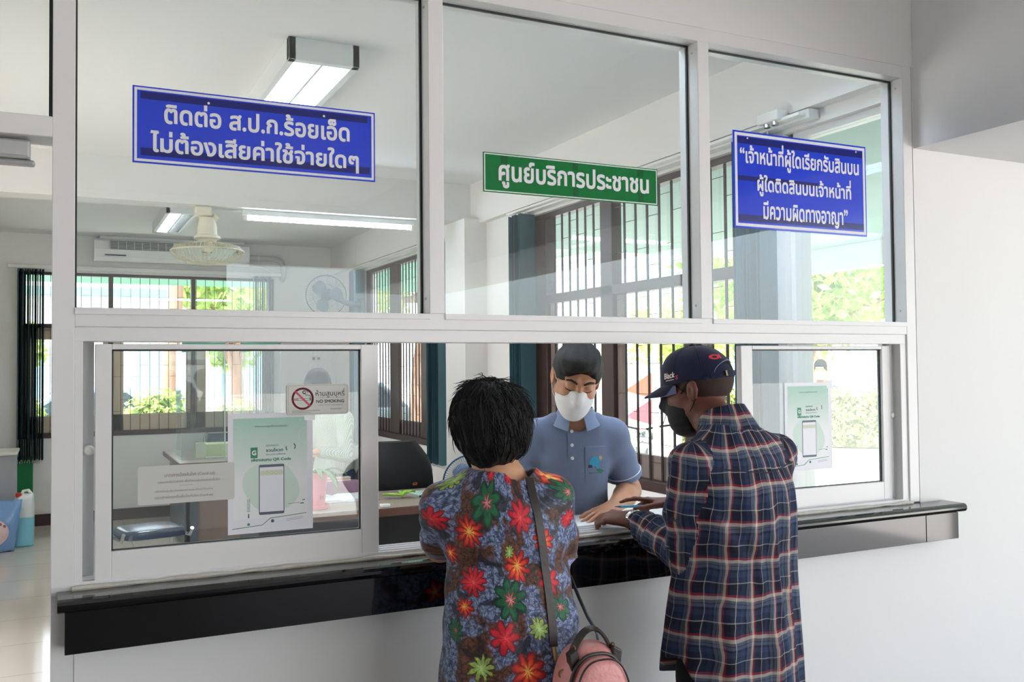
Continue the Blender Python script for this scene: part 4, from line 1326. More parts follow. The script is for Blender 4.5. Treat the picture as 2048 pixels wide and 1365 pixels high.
# motorcycle and cars
def motorcycle(label, loc, rz, colr):
    t = thing('motorcycle', label, 'motorcycle', (0, 0, 0))
    M_TYR = MATS.get('tyre_rubber') or mat('tyre_rubber', (40, 40, 42), 0.8)
    M_BODYC = mat('motorcycle_paint', colr, 0.25, coat=0.5)
    for y in (-0.62, 0.62):
        w = obj('wheel', MB().torus((0, y, 0.28), (1, 0, 0), 0.24, 0.045, 32, 8), M_TYR, t, smooth=True, local=True)
        sp = MB().torus((0, y, 0.28), (1, 0, 0), 0.195, 0.012, 32, 6).cyl((-0.05, y, 0.28), (0.05, y, 0.28), 0.035)
        for i in range(10):
            a = 2 * math.pi * i / 10
            sp.cyl((0, y, 0.28), (0, y + 0.19 * math.cos(a), 0.28 + 0.19 * math.sin(a)), 0.004, n=4)
        obj('spokes', sp, M_CHROME, w, local=True)
    rows_ = []
    for y, z, w_, h in ((-0.85, 0.62, 0.04, 0.05), (-0.6, 0.64, 0.1, 0.09), (-0.2, 0.58, 0.11, 0.12), (0.1, 0.5, 0.1, 0.16), (0.32, 0.6, 0.13, 0.22), (0.5, 0.7, 0.12, 0.14), (0.58, 0.78, 0.05, 0.06)):
        rows_.append([(w_ * math.cos(a), y, z + h * math.sin(a)) for a in [2 * math.pi * i / 16 for i in range(16)]])
    obj('body', MB().rings(rows_), M_BODYC, t, smooth=True, local=True)
    rows_ = [[(0.12 * math.cos(a) * k, y, 0.74 + 0.045 * math.sin(a) * k) for a in [2 * math.pi * i / 14 for i in range(14)]] for y, k in ((-0.72, 0.4), (-0.62, 1), (-0.2, 1.05), (0.05, 0.8), (0.12, 0.3))]
    obj('seat', MB().rings(rows_), M_BLKPL, t, smooth=True, local=True)
    obj('engine', MB().box(-0.11, 0.11, -0.2, 0.14, 0.2, 0.46).tube([(0.12, 0.05, 0.24), (0.13, -0.3, 0.22), (0.13, -0.75, 0.3)], 0.035, 8), M_CHROME, t, local=True, bevel=0.01)
    for sx in (-1, 1):
        obj('fork', MB().tube([(0.06 * sx, 0.62, 0.28), (0.07 * sx, 0.47, 0.88)], 0.018, 8), M_CHROME, t, local=True)
        obj('mirror', MB().tube([(0.25 * sx, 0.4, 0.95), (0.3 * sx, 0.42, 1.1)], 0.006, 6).lathe([(0.002, 0), (0.05, 0.004), (0.05, 0.012), (0.01, 0.02)], (0.31 * sx, 0.42, 1.13), (0, 1, 0), 14), M_BLKPL, t, local=True)
    obj('handlebar', MB().tube([(-0.34, 0.3, 0.93), (-0.2, 0.42, 0.92), (0, 0.46, 0.88), (0.2, 0.42, 0.92), (0.34, 0.3, 0.93)], 0.014, 8), M_BLKPL, t, smooth=True, local=True)
    obj('headlight', MB().lathe([(0.03, 0), (0.08, 0.03), (0.085, 0.08), (0.06, 0.1), (0.005, 0.105)], (0, 0.5, 0.82), (0, 1, 0.1), 18), M_CHROME, t, smooth=True, local=True)
    t.location = loc
    t.rotation_euler = (0, 0, rz)
    return t
motorcycle('motorcycle parked outside the near barred window beside the white pole', (6.75, 7.55, -0.13), 2.5, (226, 228, 232))
motorcycle('second motorcycle parked outside the barred window beyond the young clerk', (6.5, 8.5, -0.13), 2.6, (190, 200, 214))

def car(label, loc, rz, colr, nm):
    t = thing('car', label, 'car', (0, 0, 0), 'cars parked outside')
    M_P = mat('car_paint_' + nm, colr, 0.2, coat=0.8)
    lower = [(-2.1, 0.28), (-2.12, 0.62), (-2.0, 0.82), (-1.2, 0.9), (0.9, 0.92), (1.7, 0.8), (2.1, 0.66), (2.14, 0.3)]
    rows_ = []
    for x, k, dz in ((-0.84, 0.93, 0.03), (-0.82, 0.99, 0.0), (0, 1.0, 0.0), (0.82, 0.99, 0.0), (0.84, 0.93, 0.03)):
        rows_.append([(x, y * k, z if z < 0.3 else z - dz) for y, z in lower])
    obj('body', MB().rings(rows_), M_P, t, bevel=0.03, local=True, smooth=True)
    upper = [(-1.35, 0.88), (-0.75, 1.4), (0.25, 1.42), (1.05, 0.9)]
    rows_ = [[(x, y * k, 0.88 + (z - 0.88) * k) for y, z in upper] for x, k in ((-0.72, 0.93), (-0.66, 1.0), (0.66, 1.0), (0.72, 0.93))]
    obj('cabin', MB().rings(rows_), M_P, t, bevel=0.03, local=True, smooth=True)
    M_G = MATS.get('car_glass') or mat('car_glass', (60, 74, 84), 0.06, spec=0.8)
    for sx in (-1, 1):
        obj('side_window', MB().prism([(-1.1, 0.94), (-0.68, 1.32), (0.2, 1.34), (0.8, 0.94)], (0.725 * sx, 0, 0), (0, 1, 0), (0, 0, 1), 0.004), M_G, t, local=True)
    obj('windscreen', MB().add([(-0.6, 1.02, 0.96), (0.6, 1.02, 0.96), (0.56, 0.36, 1.37), (-0.56, 0.36, 1.37)], [(0, 1, 2, 3)]), M_G, t, local=True)
    for y in (-1.3, 1.3):
        for sx in (-1, 1):
            w = obj('wheel', MB().lathe([(0.2, 0), (0.31, 0.02), (0.32, 0.1), (0.31, 0.18), (0.2, 0.2)], (0.66 * sx, y, 0.32), (sx, 0, 0), 24), MATS.get('tyre_rubber'), t, smooth=True, local=True)
            obj('rim', MB().lathe([(0.19, 0.19), (0.17, 0.2), (0.02, 0.205)], (0.66 * sx, y, 0.32), (sx, 0, 0), 20), M_CHROME, w, smooth=True, local=True)
    for sx in (-1, 1):
        obj('headlight', MB().obox((0.6 * sx, 2.08, 0.66), (0.16, 0, 0), (0, 0.04, 0), (0, 0, 0.06)), M_CHROME, t, local=True)
    t.location = loc
    t.rotation_euler = (0, 0, rz)
    return t
car('pale blue car parked outside the left half of the back window', (0.3, 14.2, -0.13), 1.57, (130, 168, 200), 'blue')
car('dark car parked outside the right half of the back window', (4.9, 15.6, -0.13), 1.65, (84, 96, 104), 'dark')
# ---------------------------------------------------------------- signs on the glass
UX, UZ = (1, 0, 0), (0, 0, 1)
def on(x, z, y):
    k = 1 + y / 2.38
    return x * k, 1.55 + (z - 1.55) * k
M_BLUE_S = mat('blue_acrylic_sign', (26, 62, 214), 0.12, var=0.02, coat=0.3)
M_BLUE_D = mat('dark_blue_tape_band', (16, 26, 116), 0.2, var=0.02)
M_GREEN_S = mat('green_acrylic_sign', (0, 116, 52), 0.12, var=0.02, coat=0.3)
M_GREEN_D = mat('dark_green_tape_patch', (0, 92, 42), 0.2, var=0.02)
M_LETTER = mat('white_cut_lettering', (224, 226, 232), 0.4, var=0.01)

def ring_rect(mb, x0, x1, z0, z1, w, y, d):
    mb.box(x0, x1, y - d, y, z1 - w, z1).box(x0, x1, y - d, y, z0, z0 + w)
    mb.box(x0, x0 + w, y - d, y, z0 + w, z1 - w).box(x1 - w, x1, y - d, y, z0 + w, z1 - w)

def sign(label, x0, x1, z0, z1, y, m, inset, bw, lines, bands, md, tilt=0.0, screws=()):
    X0, Z0 = on(x0, z0, y)
    X1, Z1 = on(x1, z1, y)
    W, H = X1 - X0, Z1 - Z0
    t = thing('sign', label, 'sign', ((X0 + X1) / 2, y, Z0), 'signs on the glass partition')
    obj('panel', MB().box(X0, X1, y, y + 0.003, Z0, Z1), m, t, bevel=0.0006, seg=1)
    b = MB()
    ring_rect(b, X0 + inset, X1 - inset, Z0 + inset, Z1 - inset, bw, y - 0.0001, 0.0006)
    obj('border', b, M_LETTER, t)
    for u0, u1, v0, v1 in bands:
        obj('tape_band', MB().box(X0 + W * u0, X0 + W * u1, y - 0.0004, y - 0.0001, Z1 - H * v1, Z1 - H * v0), md, t)
    for body, u0, u1, v0, v1, bold in lines:
        lt = MB()
        put_text(lt, body, (X0 + W * (u0 + u1) / 2, y - 0.0009, Z1 - H * (v0 + v1) / 2), UX, UZ, w=W * (u1 - u0), h=H * (v1 - v0), bold=bold)
        obj('lettering', lt, M_LETTER, t, fix=False)
    for u, v in screws:
        obj('rivet', MB().lathe([(0.0032, 0), (0.003, 0.001), (0.0005, 0.0015)], (X0 + W * u, y - 0.0005, Z1 - H * v), (0, -1, 0), 12), M_CREAM, t)
    return t
sign('wide blue sign with two lines of white lettering below the large ceiling lamp', 0.158, 0.763, 2.049, 2.236, 0.049, M_BLUE_S, 0.004, 0.0062,
     [('ติดต่อ ส.ป.ก.ร้อยเอ็ด', 0.118, 0.884, 0.16, 0.465, 0.028), ('ไม่ต้องเสียค่าใช้จ่ายใดๆ', 0.066, 0.925, 0.56, 0.90, 0.028)],
     [(0.03, 0.965, 0.07, 0.165), (0.03, 0.975, 0.80, 0.90)], M_BLUE_D, screws=((0.29, 0.13), (0.77, 0.13)))
sign('green sign with one line of white lettering on the middle pane', 1.082, 1.680, 2.0475, 2.162, 0.049, M_GREEN_S, 0.003, 0.003,
     [('ศูนย์บริการประชาชน', 0.08, 0.944, 0.16, 0.875, 0.028)],
     [(0.092, 0.128, 0.07, 0.25), (0.49, 0.52, 0.07, 0.25), (0.49, 0.52, 0.7, 0.93), (0.875, 0.91, 0.07, 0.25), (0.875, 0.91, 0.7, 0.93)], M_GREEN_D)
sign('squarer blue sign with three lines of white lettering on the right pane', 1.981, 2.576, 1.998, 2.319, 0.049, M_BLUE_S, 0.006, 0.010,
     [('“เจ้าหน้าที่ผู้ใดเรียกรับสินบน', 0.045, 0.94, 0.10, 0.385, 0.026), ('ผู้ใดติดสินบนเจ้าหน้าที่', 0.165, 0.875, 0.395, 0.66, 0.026), ('มีความผิดทางอาญา”', 0.205, 0.845, 0.70, 0.935, 0.026)],
     [(0.03, 0.97, 0.06, 0.13), (0.03, 0.62, 0.46, 0.51), (0.03, 0.97, 0.86, 0.93)], M_BLUE_D, screws=((0.1, 0.07), (0.92, 0.07)))

def round_rect(w, h, r, n=6):
    out = []
    for cx_, cy_, a0 in ((w - r, h - r, 0), (r, h - r, 90), (r, r, 180), (w - r, r, 270)):
        for i in range(n + 1):
            a = math.radians(a0 + 90 * i / n)
            out.append((cx_ + r * math.cos(a), cy_ + r * math.sin(a)))
    return out
def polyline(mb, pts, w, o, d=0.0003):
    """flat ribbon through 2D points on the xz plane; o = (x, y, z) origin"""
    P = [Vector((p[0], p[1])) for p in pts]
    n = len(P)
    for i in range(n - 1):
        t = (P[i + 1] - P[i])
        if t.length < 1e-7:
            continue
        t.normalize()
        q = Vector((-t.y, t.x)) * w / 2
        e = t * w * 0.25
        a, b = P[i] - e, P[i + 1] + e
        c = [a + q, a - q, b - q, b + q]
        mb.add([(o[0] + p.x, o[1] - d, o[2] + p.y) for p in c], [(0, 1, 2, 3)])
    return mb
def disc(mb, c, r, o, d=0.0003, n=20):
    mb.add([(o[0] + c[0] + r * math.cos(2 * math.pi * i / n), o[1] - d, o[2] + c[1] + r * math.sin(2 * math.pi * i / n)) for i in range(n)], [tuple(range(n))])
    return mb
def arc(cx_, cy_, r, a0, a1, n=24):
    return [(cx_ + r * math.cos(math.radians(a0 + (a1 - a0) * i / n)), cy_ + r * math.sin(math.radians(a0 + (a1 - a0) * i / n))) for i in range(n + 1)]

# no smoking plate
M_PLATE = mat('off_white_plastic_plate', (206, 206, 198), 0.35, var=0.03)
M_REDP = mat('crimson_print', (196, 44, 84), 0.4)
M_INK = mat('dark_ink', (38, 40, 42), 0.5)
M_INKG = mat('grey_ink', (130, 134, 134), 0.5)
yn = 0.012
X0, Z0 = on(0.5255, 1.4295, yn)
X1, Z1 = on(0.687, 1.5085, yn)
W, H = X1 - X0, Z1 - Z0
t = thing('no_smoking_sign', 'small white no smoking plate with a red circle on the left sash', 'sign', ((X0 + X1) / 2, yn, Z0))
O = (X0, yn, Z0)
obj('plate', MB().prism(round_rect(W, H, 0.008), (X0, yn + 0.0025, Z0), UX, UZ, 0.0025), M_PLATE, t)
b = MB()
polyline(b, [(p[0] + 0.003, p[1] + 0.003) for p in round_rect(W - 0.006, H - 0.006, 0.006)] + [(W - 0.003, H - 0.009)], 0.0006, O)
obj('border_line', b, M_INKG, t)
c = (0.25 * W, 0.535 * H)
R = 0.0262
obj('prohibition_ring', polyline(polyline(MB(), arc(*c, R, 0, 360, 40), 0.0055, O), [(c[0] - R * 0.7, c[1] + R * 0.7), (c[0] + R * 0.7, c[1] - R * 0.7)], 0.005, O, 0.0006), M_REDP, t, fix=False)
cg = MB()
polyline(cg, [(c[0] - 0.022, c[1] - 0.0045), (c[0] + 0.0215, c[1] - 0.0045), (c[0] + 0.0215, c[1] + 0.0005), (c[0] - 0.022, c[1] + 0.0005), (c[0] - 0.022, c[1] - 0.0045)], 0.0007, O, 0.0002)
polyline(cg, [(c[0] + 0.0195, c[1] - 0.004), (c[0] + 0.0195, c[1])], 0.0025, O, 0.0002)
sm = [(c[0] + 0.019, c[1] + 0.001), (c[0] + 0.020, c[1] + 0.006), (c[0] + 0.015, c[1] + 0.009), (c[0] + 0.008, c[1] + 0.009), (c[0] + 0.007, c[1] + 0.012)] + arc(c[0] + 0.010, c[1] + 0.016, 0.0035, 210, -20, 10)
polyline(cg, sm, 0.0014, O, 0.0002)
polyline(cg, arc(c[0] + 0.004, c[1] + 0.0165, 0.0038, 60, 300, 12), 0.0022, O, 0.0002)
obj('cigarette_print', cg, M_INK, t, fix=False)
obj('filter_print', polyline(MB(), [(c[0] - 0.021, c[1] - 0.002), (c[0] - 0.0125, c[1] - 0.002)], 0.0042, O, 0.0001), mat('faded_red_print', (222, 130, 140), 0.5), t, fix=False)
lt = MB()
yl = yn - 0.0005
put_text(lt, 'ห้ามสูบบุหรี่', (X0 + 0.695 * W, yl, Z0 + 0.70 * H), UX, UZ, w=0.475 * W, h=0.30 * H, bold=0.004)
put_text(lt, 'NO SMOKING', (X0 + 0.695 * W, yl, Z0 + 0.435 * H), UX, UZ, w=0.46 * W, h=0.105 * H, bold=0.022)
put_text(lt, 'THANK YOU FOR NOT SMOKING', (X0 + 0.70 * W, yl, Z0 + 0.31 * H), UX, UZ, w=0.40 * W, h=0.028 * H)
put_text(lt, '“ขอบคุณครับ”', (X0 + 0.79 * W, yl, Z0 + 0.175 * H), UX, UZ, w=0.21 * W, h=0.07 * H)
polyline(lt, [(0.46 * W, 0.555 * H), (0.92 * W, 0.555 * H)], 0.0005, O)
polyline(lt, [(0.08 * W, 0.135 * H), (0.53 * W, 0.145 * H)], 0.0008, O)
polyline(lt, [(0.08 * W, 0.085 * H), (0.37 * W, 0.09 * H)], 0.0008, O)
obj('lettering', lt, M_INK, t, fix=False)

# disease prevention sticker
yc = 0.0145
X0, Z0 = on(0.171, 1.2265, yc)
X1, Z1 = on(0.395, 1.3185, yc)
W, H = X1 - X0, Z1 - Z0
t = thing('sticker', 'pale grey rounded sticker with brown lettering low on the left sash', 'sticker', ((X0 + X1) / 2, yc, Z0))
obj('film', MB().prism(round_rect(W, H, 0.006), (X0, yc + 0.0012, Z0), UX, UZ, 0.0012), mat('pale_grey_film', (202, 203, 198), 0.4, var=0.02), t)
lt = MB()
yl = yc - 0.0004
put_text(lt, 'มาตรการป้องกันโรค (Covid-๑๙)', (X0 + 0.53 * W, yl, Z0 + 0.735 * H), UX, UZ, w=0.52 * W, h=0.13 * H, bold=0.004)
put_text(lt, 'แอลกอฮอล์ชนิดสเปรย์ เพื่อทำความสะอาดและฆ่าเชื้อโรค', (X0 + 0.52 * W, yl, Z0 + 0.58 * H), UX, UZ, w=0.64 * W, h=0.09 * H)
put_text(lt, 'บริการสำหรับผู้มาติดต่อราชการและเจ้าหน้าที่ทุกท่าน', (X0 + 0.47 * W, yl, Z0 + 0.33 * H), UX, UZ, w=0.60 * W, h=0.09 * H)
put_text(lt, 'กรุณาล้างมือทุกครั้งเพื่อป้องกันโรค (Covid-๑๙)', (X0 + 0.47 * W, yl, Z0 + 0.17 * H), UX, UZ, w=0.60 * W, h=0.115 * H)
polyline(lt, [(0.42 * W, 0.46 * H), (0.56 * W, 0.46 * H)], 0.0006, (X0, yc, Z0))
obj('lettering', lt, mat('brown_ink', (138, 116, 104), 0.5), t, fix=False)

# the two posters
def poster_paper_mat():
    m, nt, out = new_mat('printed_poster_paper')
    b = N(nt, 'ShaderNodeBsdfPrincipled')
    tc = N(nt, 'ShaderNodeTexCoord')
    sp = N(nt, 'ShaderNodeSeparateXYZ')
    nt.links.new(tc.outputs['Object'], sp.inputs[0])
    mr = N(nt, 'ShaderNodeMapRange')
    mr.inputs[1].default_value = 0.285
    mr.inputs[2].default_value = 0.13
    nt.links.new(sp.outputs[2], mr.inputs[0])
    nt.links.new(mixc(nt, mr.outputs[0], lin((172, 212, 196)), lin((236, 238, 240))), b.inputs['Base Color'])
    b.inputs['Roughness'].default_value = 0.55
    nt.links.new(b.outputs[0], out.inputs[0])
    return m
M_PG = poster_paper_mat()
M_SHEET = mat('poster_sheet', (232, 234, 240), 0.5, var=0.01)
M_GRN = mat('green_print', (34, 134, 98), 0.5)
M_PALEG = mat('pale_green_print', (206, 226, 216), 0.5)
M_NAVYP = mat('slate_navy_print', (64, 78, 98), 0.4)
M_ORP = mat('pale_orange_print', (226, 196, 130), 0.5)
def poster(label, x0, z0, y):
    W, H = 0.2135, 0.3015
    t = thing('poster', label, 'poster', (0, 0, 0), 'scan posters taped to the sashes')
    O = (0, 0, 0)
    obj('sheet', MB().box(0, W, 0, 0.0008, 0, H), M_SHEET, t, local=True)
    P = lambda u, v: (u * W, (1 - v) * H)
    q = MB()
    q.add([(W * 0.06, -0.0003, H * 0.12), (W * 0.93, -0.0003, H * 0.12), (W * 0.93, -0.0003, H * 0.96), (W * 0.06, -0.0003, H * 0.96)], [(0, 1, 2, 3)])
    obj('printed_field', q, M_PG, t, local=True, fix=False)
    blob = MB()
    pts = [(0.5 + 0.33 * math.cos(a) * (1 + 0.12 * math.sin(2 * a)), 0.62 + 0.22 * math.sin(a)) for a in [2 * math.pi * i / 32 for i in range(32)]]
    blob.add([(W * u, -0.0005, H * (1 - v)) for u, v in pts], [tuple(range(32))])
    obj('pale_blob', blob, M_PALEG, t, local=True, fix=False)
    rg = MB()
    polyline(rg, arc(*P(0.93, 0.2), 0.021, 90, 270, 16), 0.0015, O, 0.0006)
    polyline(rg, arc(*P(0.07, 0.17), 0.019, -90, 90, 16), 0.001, O, 0.0006)
    disc(rg, P(0.83, 0.27), 0.0035, O, 0.0006)
    disc(rg, P(0.13, 0.315), 0.0035, O, 0.0006)
    disc(rg, P(0.85, 0.065), 0.002, O, 0.0006)
    obj('ring_pattern', rg, M_PALEG, t, local=True, fix=False)
    tx = MB()
    def T(mb, s, u0, u1, v, h, bold=0.0):
        put_text(mb, s, (W * (u0 + u1) / 2, -0.0009, H * (1 - v)), UX, UZ, w=W * (u1 - u0), h=H * h, bold=bold)
    T(tx, '“สำนักงานการปฏิรูปที่ดินจังหวัดร้อยเอ็ด”', 0.30, 0.70, 0.11, 0.022)
    T(tx, 'คุณหลวง', 0.44, 0.585, 0.277, 0.02)
    T(tx, 'ชวนโหวต', 0.44, 0.64, 0.312, 0.03, 0.03)
    T(tx, 'ให้คะแนนความพึงพอใจ', 0.44, 0.67, 0.347, 0.014)
    obj('dark_lettering', tx, M_NAVYP, t, local=True, fix=False)
    tg = MB()
    T(tg, 'เพียงสแกน QR Code', 0.265, 0.735, 0.392, 0.032, 0.03)
    obj('green_lettering', tg, M_GRN, t, local=True, fix=False)
    lg_ = MB()
    polyline(lg_, [P(0.30, 0.30), P(0.30, 0.36)], 0.0175, O, 0.0006)
    obj('square_logo', lg_, M_GRN, t, local=True, fix=False)
    lw = MB()
    put_text(lw, 'G', (W * 0.30, -0.0010, H * (1 - 0.33)), UX, UZ, h=0.0125, bold=0.05)
    obj('logo_letter', lw, M_SHEET, t, local=True, fix=False)
    pk = MB()
    polyline(pk, arc(*P(0.71, 0.30), 0.007, 150, 230, 8), 0.0026, O, 0.0006)
    polyline(pk, arc(*P(0.745, 0.29), 0.009, -40, 50, 8), 0.0026, O, 0.0006)
    obj('hand_marks', pk, M_NAVYP, t, local=True, fix=False)
    ph = MB()
    pw, phh = 0.30 * W, 0.42 * H
    rrp = round_rect(pw, phh, 0.004)
    ph.add([(W * 0.355 + x, -0.0008, H * (1 - 0.853) + z) for x, z in rrp], [tuple(range(len(rrp)))])
    obj('phone_print', ph, M_NAVYP, t, local=True, fix=False)
    sc_ = MB().add([(W * 0.365, -0.0011, H * 0.17), (W * 0.645, -0.0011, H * 0.17), (W * 0.645, -0.0011, H * 0.545), (W * 0.365, -0.0011, H * 0.545)], [(0, 1, 2, 3)])
    obj('phone_screen_print', sc_, M_SHEET, t, local=True, fix=False)
    gb = MB().add([(W * 0.37, -0.0013, H * 0.475), (W * 0.64, -0.0013, H * 0.475), (W * 0.64, -0.0013, H * 0.52), (W * 0.37, -0.0013, H * 0.52)], [(0, 1, 2, 3)])
    obj('green_bar_print', gb, M_PALEG, t, local=True, fix=False)
    st = MB()
    for i in range(5):
        polyline(st, arc(W * (0.40 + 0.052 * i), H * 0.497, 0.0038, 0, 360, 14), 0.0014, O, 0.0015)
    obj('rating_circles', st, M_ORP, t, local=True, fix=False)
    pen = MB()
    for i in range(9):
        for s in (-1, 1):
            polyline(pen, [P(0.235, 0.82 - 0.012 * i), P(0.235 + 0.018 * s, 0.812 - 0.012 * i)], 0.0012, O, 0.0007)
    polyline(pen, [P(0.05, 0.955), P(0.395, 0.938), P(0.49, 0.885), P(0.92, 0.862)], 0.0016, O, 0.0007)
    disc(pen, P(0.235, 0.925), 0.0035, O, 0.0007)
    obj('green_line_print', pen, M_GRN, t, local=True, fix=False)
    dk = MB()
    polyline(dk, [P(0.235, 0.84), P(0.235, 0.87)], 0.003, O, 0.0007)
    polyline(dk, [P(0.70, 0.775), P(0.84, 0.77)], 0.0009, O, 0.0007)
    polyline(dk, [P(0.85, 0.778), P(0.885, 0.777)], 0.0026, O, 0.0007)
    polyline(dk, [P(0.875, 0.75), P(0.9, 0.749)], 0.0022, O, 0.0007)
    disc(dk, P(0.515, 0.91), 0.0042, O, 0.0007)
    polyline(dk, [P(0.68, 0.905), P(0.88, 0.89)], 0.0006, O, 0.0007)
    polyline(dk, [P(0.68, 0.918), P(0.88, 0.903)], 0.0006, O, 0.0007)
    obj('dark_line_print', dk, M_NAVYP, t, local=True, fix=False)
    tape = MB().box(W * 0.90, W * 1.03, -0.0004, -0.0001, H * 0.93, H * 1.02)
    obj('sticky_tape', tape, mat('clear_tape', (222, 226, 228), 0.2) if 'clear_tape' not in MATS else MATS['clear_tape'], t, local=True)
    t.location = (x0, y, z0)
    return t
px1, pz1 = on(0.3795, 1.1375, 0.0145)
pst = poster('large green scan poster on the left sash beside the pale sticker', px1, pz1, 0.0165)
px2, pz2 = on(2.181, 1.19, 0.046)
p2_ = copy_tree(pst)
p2_.location = (px2, 0.0455, pz2)
p2_['label'] = 'green scan poster on the right sash behind the man in plaid'
# ---------------------------------------------------------------- people: signed distance modelling
from mathutils.bvhtree import BVHTree
def nrm(v):
    v = np.asarray(v, float)
    return v / np.linalg.norm(v)
def euler(rx=0, ry=0, rz=0):
    return np.array((Matrix.Rotation(math.radians(rz), 3, 'Z') @ Matrix.Rotation(math.radians(rx), 3, 'X') @ Matrix.Rotation(math.radians(ry), 3, 'Y')))
I3 = np.eye(3)

class SDF:
    def __init__(s, lo, hi, h):
        s.lo, s.h = np.array(lo, float), h
        s.n = np.ceil((np.array(hi) - s.lo) / h).astype(int) + 1
        s.ax = [(s.lo[i] + h * np.arange(s.n[i])).astype(np.float32) for i in range(3)]
        s.F = np.full(s.n, 0.5, np.float32)
        s.c, s.R = np.zeros(3), I3
    def frame(s, c=(0, 0, 0), R=I3):
        s.c, s.R = np.array(c, float), np.array(R, float)
        return s
    def W(s, p):
        return s.c + s.R @ np.array(p, float)
    def blk(s, lo, hi):
        a = np.clip(np.floor((np.array(lo) - s.lo) / s.h).astype(int), 0, s.n)
        b = np.clip(np.ceil((np.array(hi) - s.lo) / s.h).astype(int) + 1, 0, s.n)
        if np.any(b <= a):
            return None, None
        sl = tuple(slice(a[i], b[i]) for i in range(3))
        return sl, (s.ax[0][sl[0]][:, None, None], s.ax[1][sl[1]][None, :, None], s.ax[2][sl[2]][None, None, :])
    def put(s, sl, d, k, op):
        A = s.F[sl]
        if op == '+':
            h = np.maximum(k - np.abs(A - d), 0) / max(k, 1e-6)
            s.F[sl] = np.minimum(A, d) - h * h * k * 0.25
        else:
            d = -d
            h = np.maximum(k - np.abs(A - d), 0) / max(k, 1e-6)
            s.F[sl] = np.maximum(A, d) + h * h * k * 0.25
        return s
    def cap(s, a, b, ra, rb=None, k=0.012, op='+'):
        rb = ra if rb is None else rb
        a, b = s.W(a), s.W(b)
        m = max(ra, rb) + k + 2 * s.h + 0.02
        sl, P = s.blk(np.minimum(a, b) - m, np.maximum(a, b) + m)
        if sl is None:
            return s
        ab = b - a
        L2 = max(ab @ ab, 1e-9)
        t = np.clip(((P[0] - a[0]) * ab[0] + (P[1] - a[1]) * ab[1] + (P[2] - a[2]) * ab[2]) / L2, 0, 1)
        d = np.sqrt((P[0] - a[0] - t * ab[0]) ** 2 + (P[1] - a[1] - t * ab[1]) ** 2 + (P[2] - a[2] - t * ab[2]) ** 2) - (ra + t * (rb - ra))
        return s.put(sl, d, k, op)
    def chain(s, pts, rs, k=0.012):
        for i in range(len(pts) - 1):
            s.cap(pts[i], pts[i + 1], rs[i], rs[i + 1], k)
        return s
    def ell(s, c, r, R=None, k=0.012, op='+'):
        c = s.W(c)
        RR = s.R if R is None else s.R @ np.array(R)
        r = np.array(r, float)
        m = r.max() + k + 2 * s.h + 0.02
        sl, P = s.blk(c - m, c + m)
        if sl is None:
            return s
        q = [P[0] - c[0], P[1] - c[1], P[2] - c[2]]
        l = [q[0] * RR[0, i] + q[1] * RR[1, i] + q[2] * RR[2, i] for i in range(3)]
        k0 = np.sqrt((l[0] / r[0]) ** 2 + (l[1] / r[1]) ** 2 + (l[2] / r[2]) ** 2)
        k1 = np.sqrt((l[0] / r[0] ** 2) ** 2 + (l[1] / r[1] ** 2) ** 2 + (l[2] / r[2] ** 2) ** 2) + 1e-6
        return s.put(sl, k0 * (k0 - 1) / k1, k, op)
    def loft(s, rows, k=0.02, n=2.2, fold=None, op='+'):
        rows = sorted(rows)
        z = np.array([r[0] for r in rows])
        cols = np.array([r[1:] for r in rows])
        zz = s.ax[2].astype(float)
        # smooth interpolation through the sections
        def itp(c):
            t = np.interp(zz, z, c)
            w = max(1, int(0.02 / s.h))
            ker = np.ones(2 * w + 1) / (2 * w + 1)
            return np.convolve(np.pad(t, w, mode='edge'), ker, 'valid')
        cx, cy, rx, ry = [itp(cols[:, i])[None, None, :].astype(np.float32) for i in range(4)]
        X, Y, Z = s.ax[0][:, None, None], s.ax[1][None, :, None], s.ax[2][None, None, :]
        u, v = (X - cx), (Y - cy)
        f = 1.0
        if fold is not None:
            f = fold(np.arctan2(u, -v), Z)
        d = ((np.abs(u) / (rx * f)) ** n + (np.abs(v) / (ry * f)) ** n) ** (1.0 / n) - 1
        d = d * np.minimum(rx, ry)
        d = np.maximum(d, np.maximum(z[0] - Z, Z - z[-1]))
        return s.put((slice(None),) * 3, d.astype(np.float32), k, op)
    def cut(s, nv, p, k=0.0):
        """keep the side the normal points away from"""
        nv = s.R @ nrm(nv)
        p = s.W(p)
        d = (s.ax[0][:, None, None] - p[0]) * nv[0] + (s.ax[1][None, :, None] - p[1]) * nv[1] + (s.ax[2][None, None, :] - p[2]) * nv[2]
        if k:
            h = np.maximum(k - np.abs(s.F - d), 0) / k
            s.F = np.maximum(s.F, d) + h * h * k * 0.25
        else:
            s.F = np.maximum(s.F, d)
        return s
    def warp(s, fn):
        s.F = s.F + fn(s.ax[0][:, None, None], s.ax[1][None, :, None], s.ax[2][None, None, :]).astype(np.float32)
        return s
    def mesh(s):
        F = s.F
        for ax in range(3):                                   # close at the grid border
            sl = [slice(None)] * 3
            for e in (0, -1):
                sl[ax] = e
                F[tuple(sl)] = np.maximum(F[tuple(sl)], s.h * 0.5)
                sl[ax] = slice(None)
        S = F < 0
        c = np.zeros(np.array(S.shape) - 1, np.int8)
        for i in (0, 1):
            for j in (0, 1):
                for k in (0, 1):
                    c += S[i:S.shape[0] - 1 + i, j:S.shape[1] - 1 + j, k:S.shape[2] - 1 + k]
        act = (c > 0) & (c < 8)
        idx = np.argwhere(act)
        ids = np.full(act.shape, -1, np.int64)
        ids[act] = np.arange(len(idx))
        acc = np.zeros((len(idx), 3))
        cnt = np.zeros(len(idx))
        co = [(i, j, k) for i in (0, 1) for j in (0, 1) for k in (0, 1)]
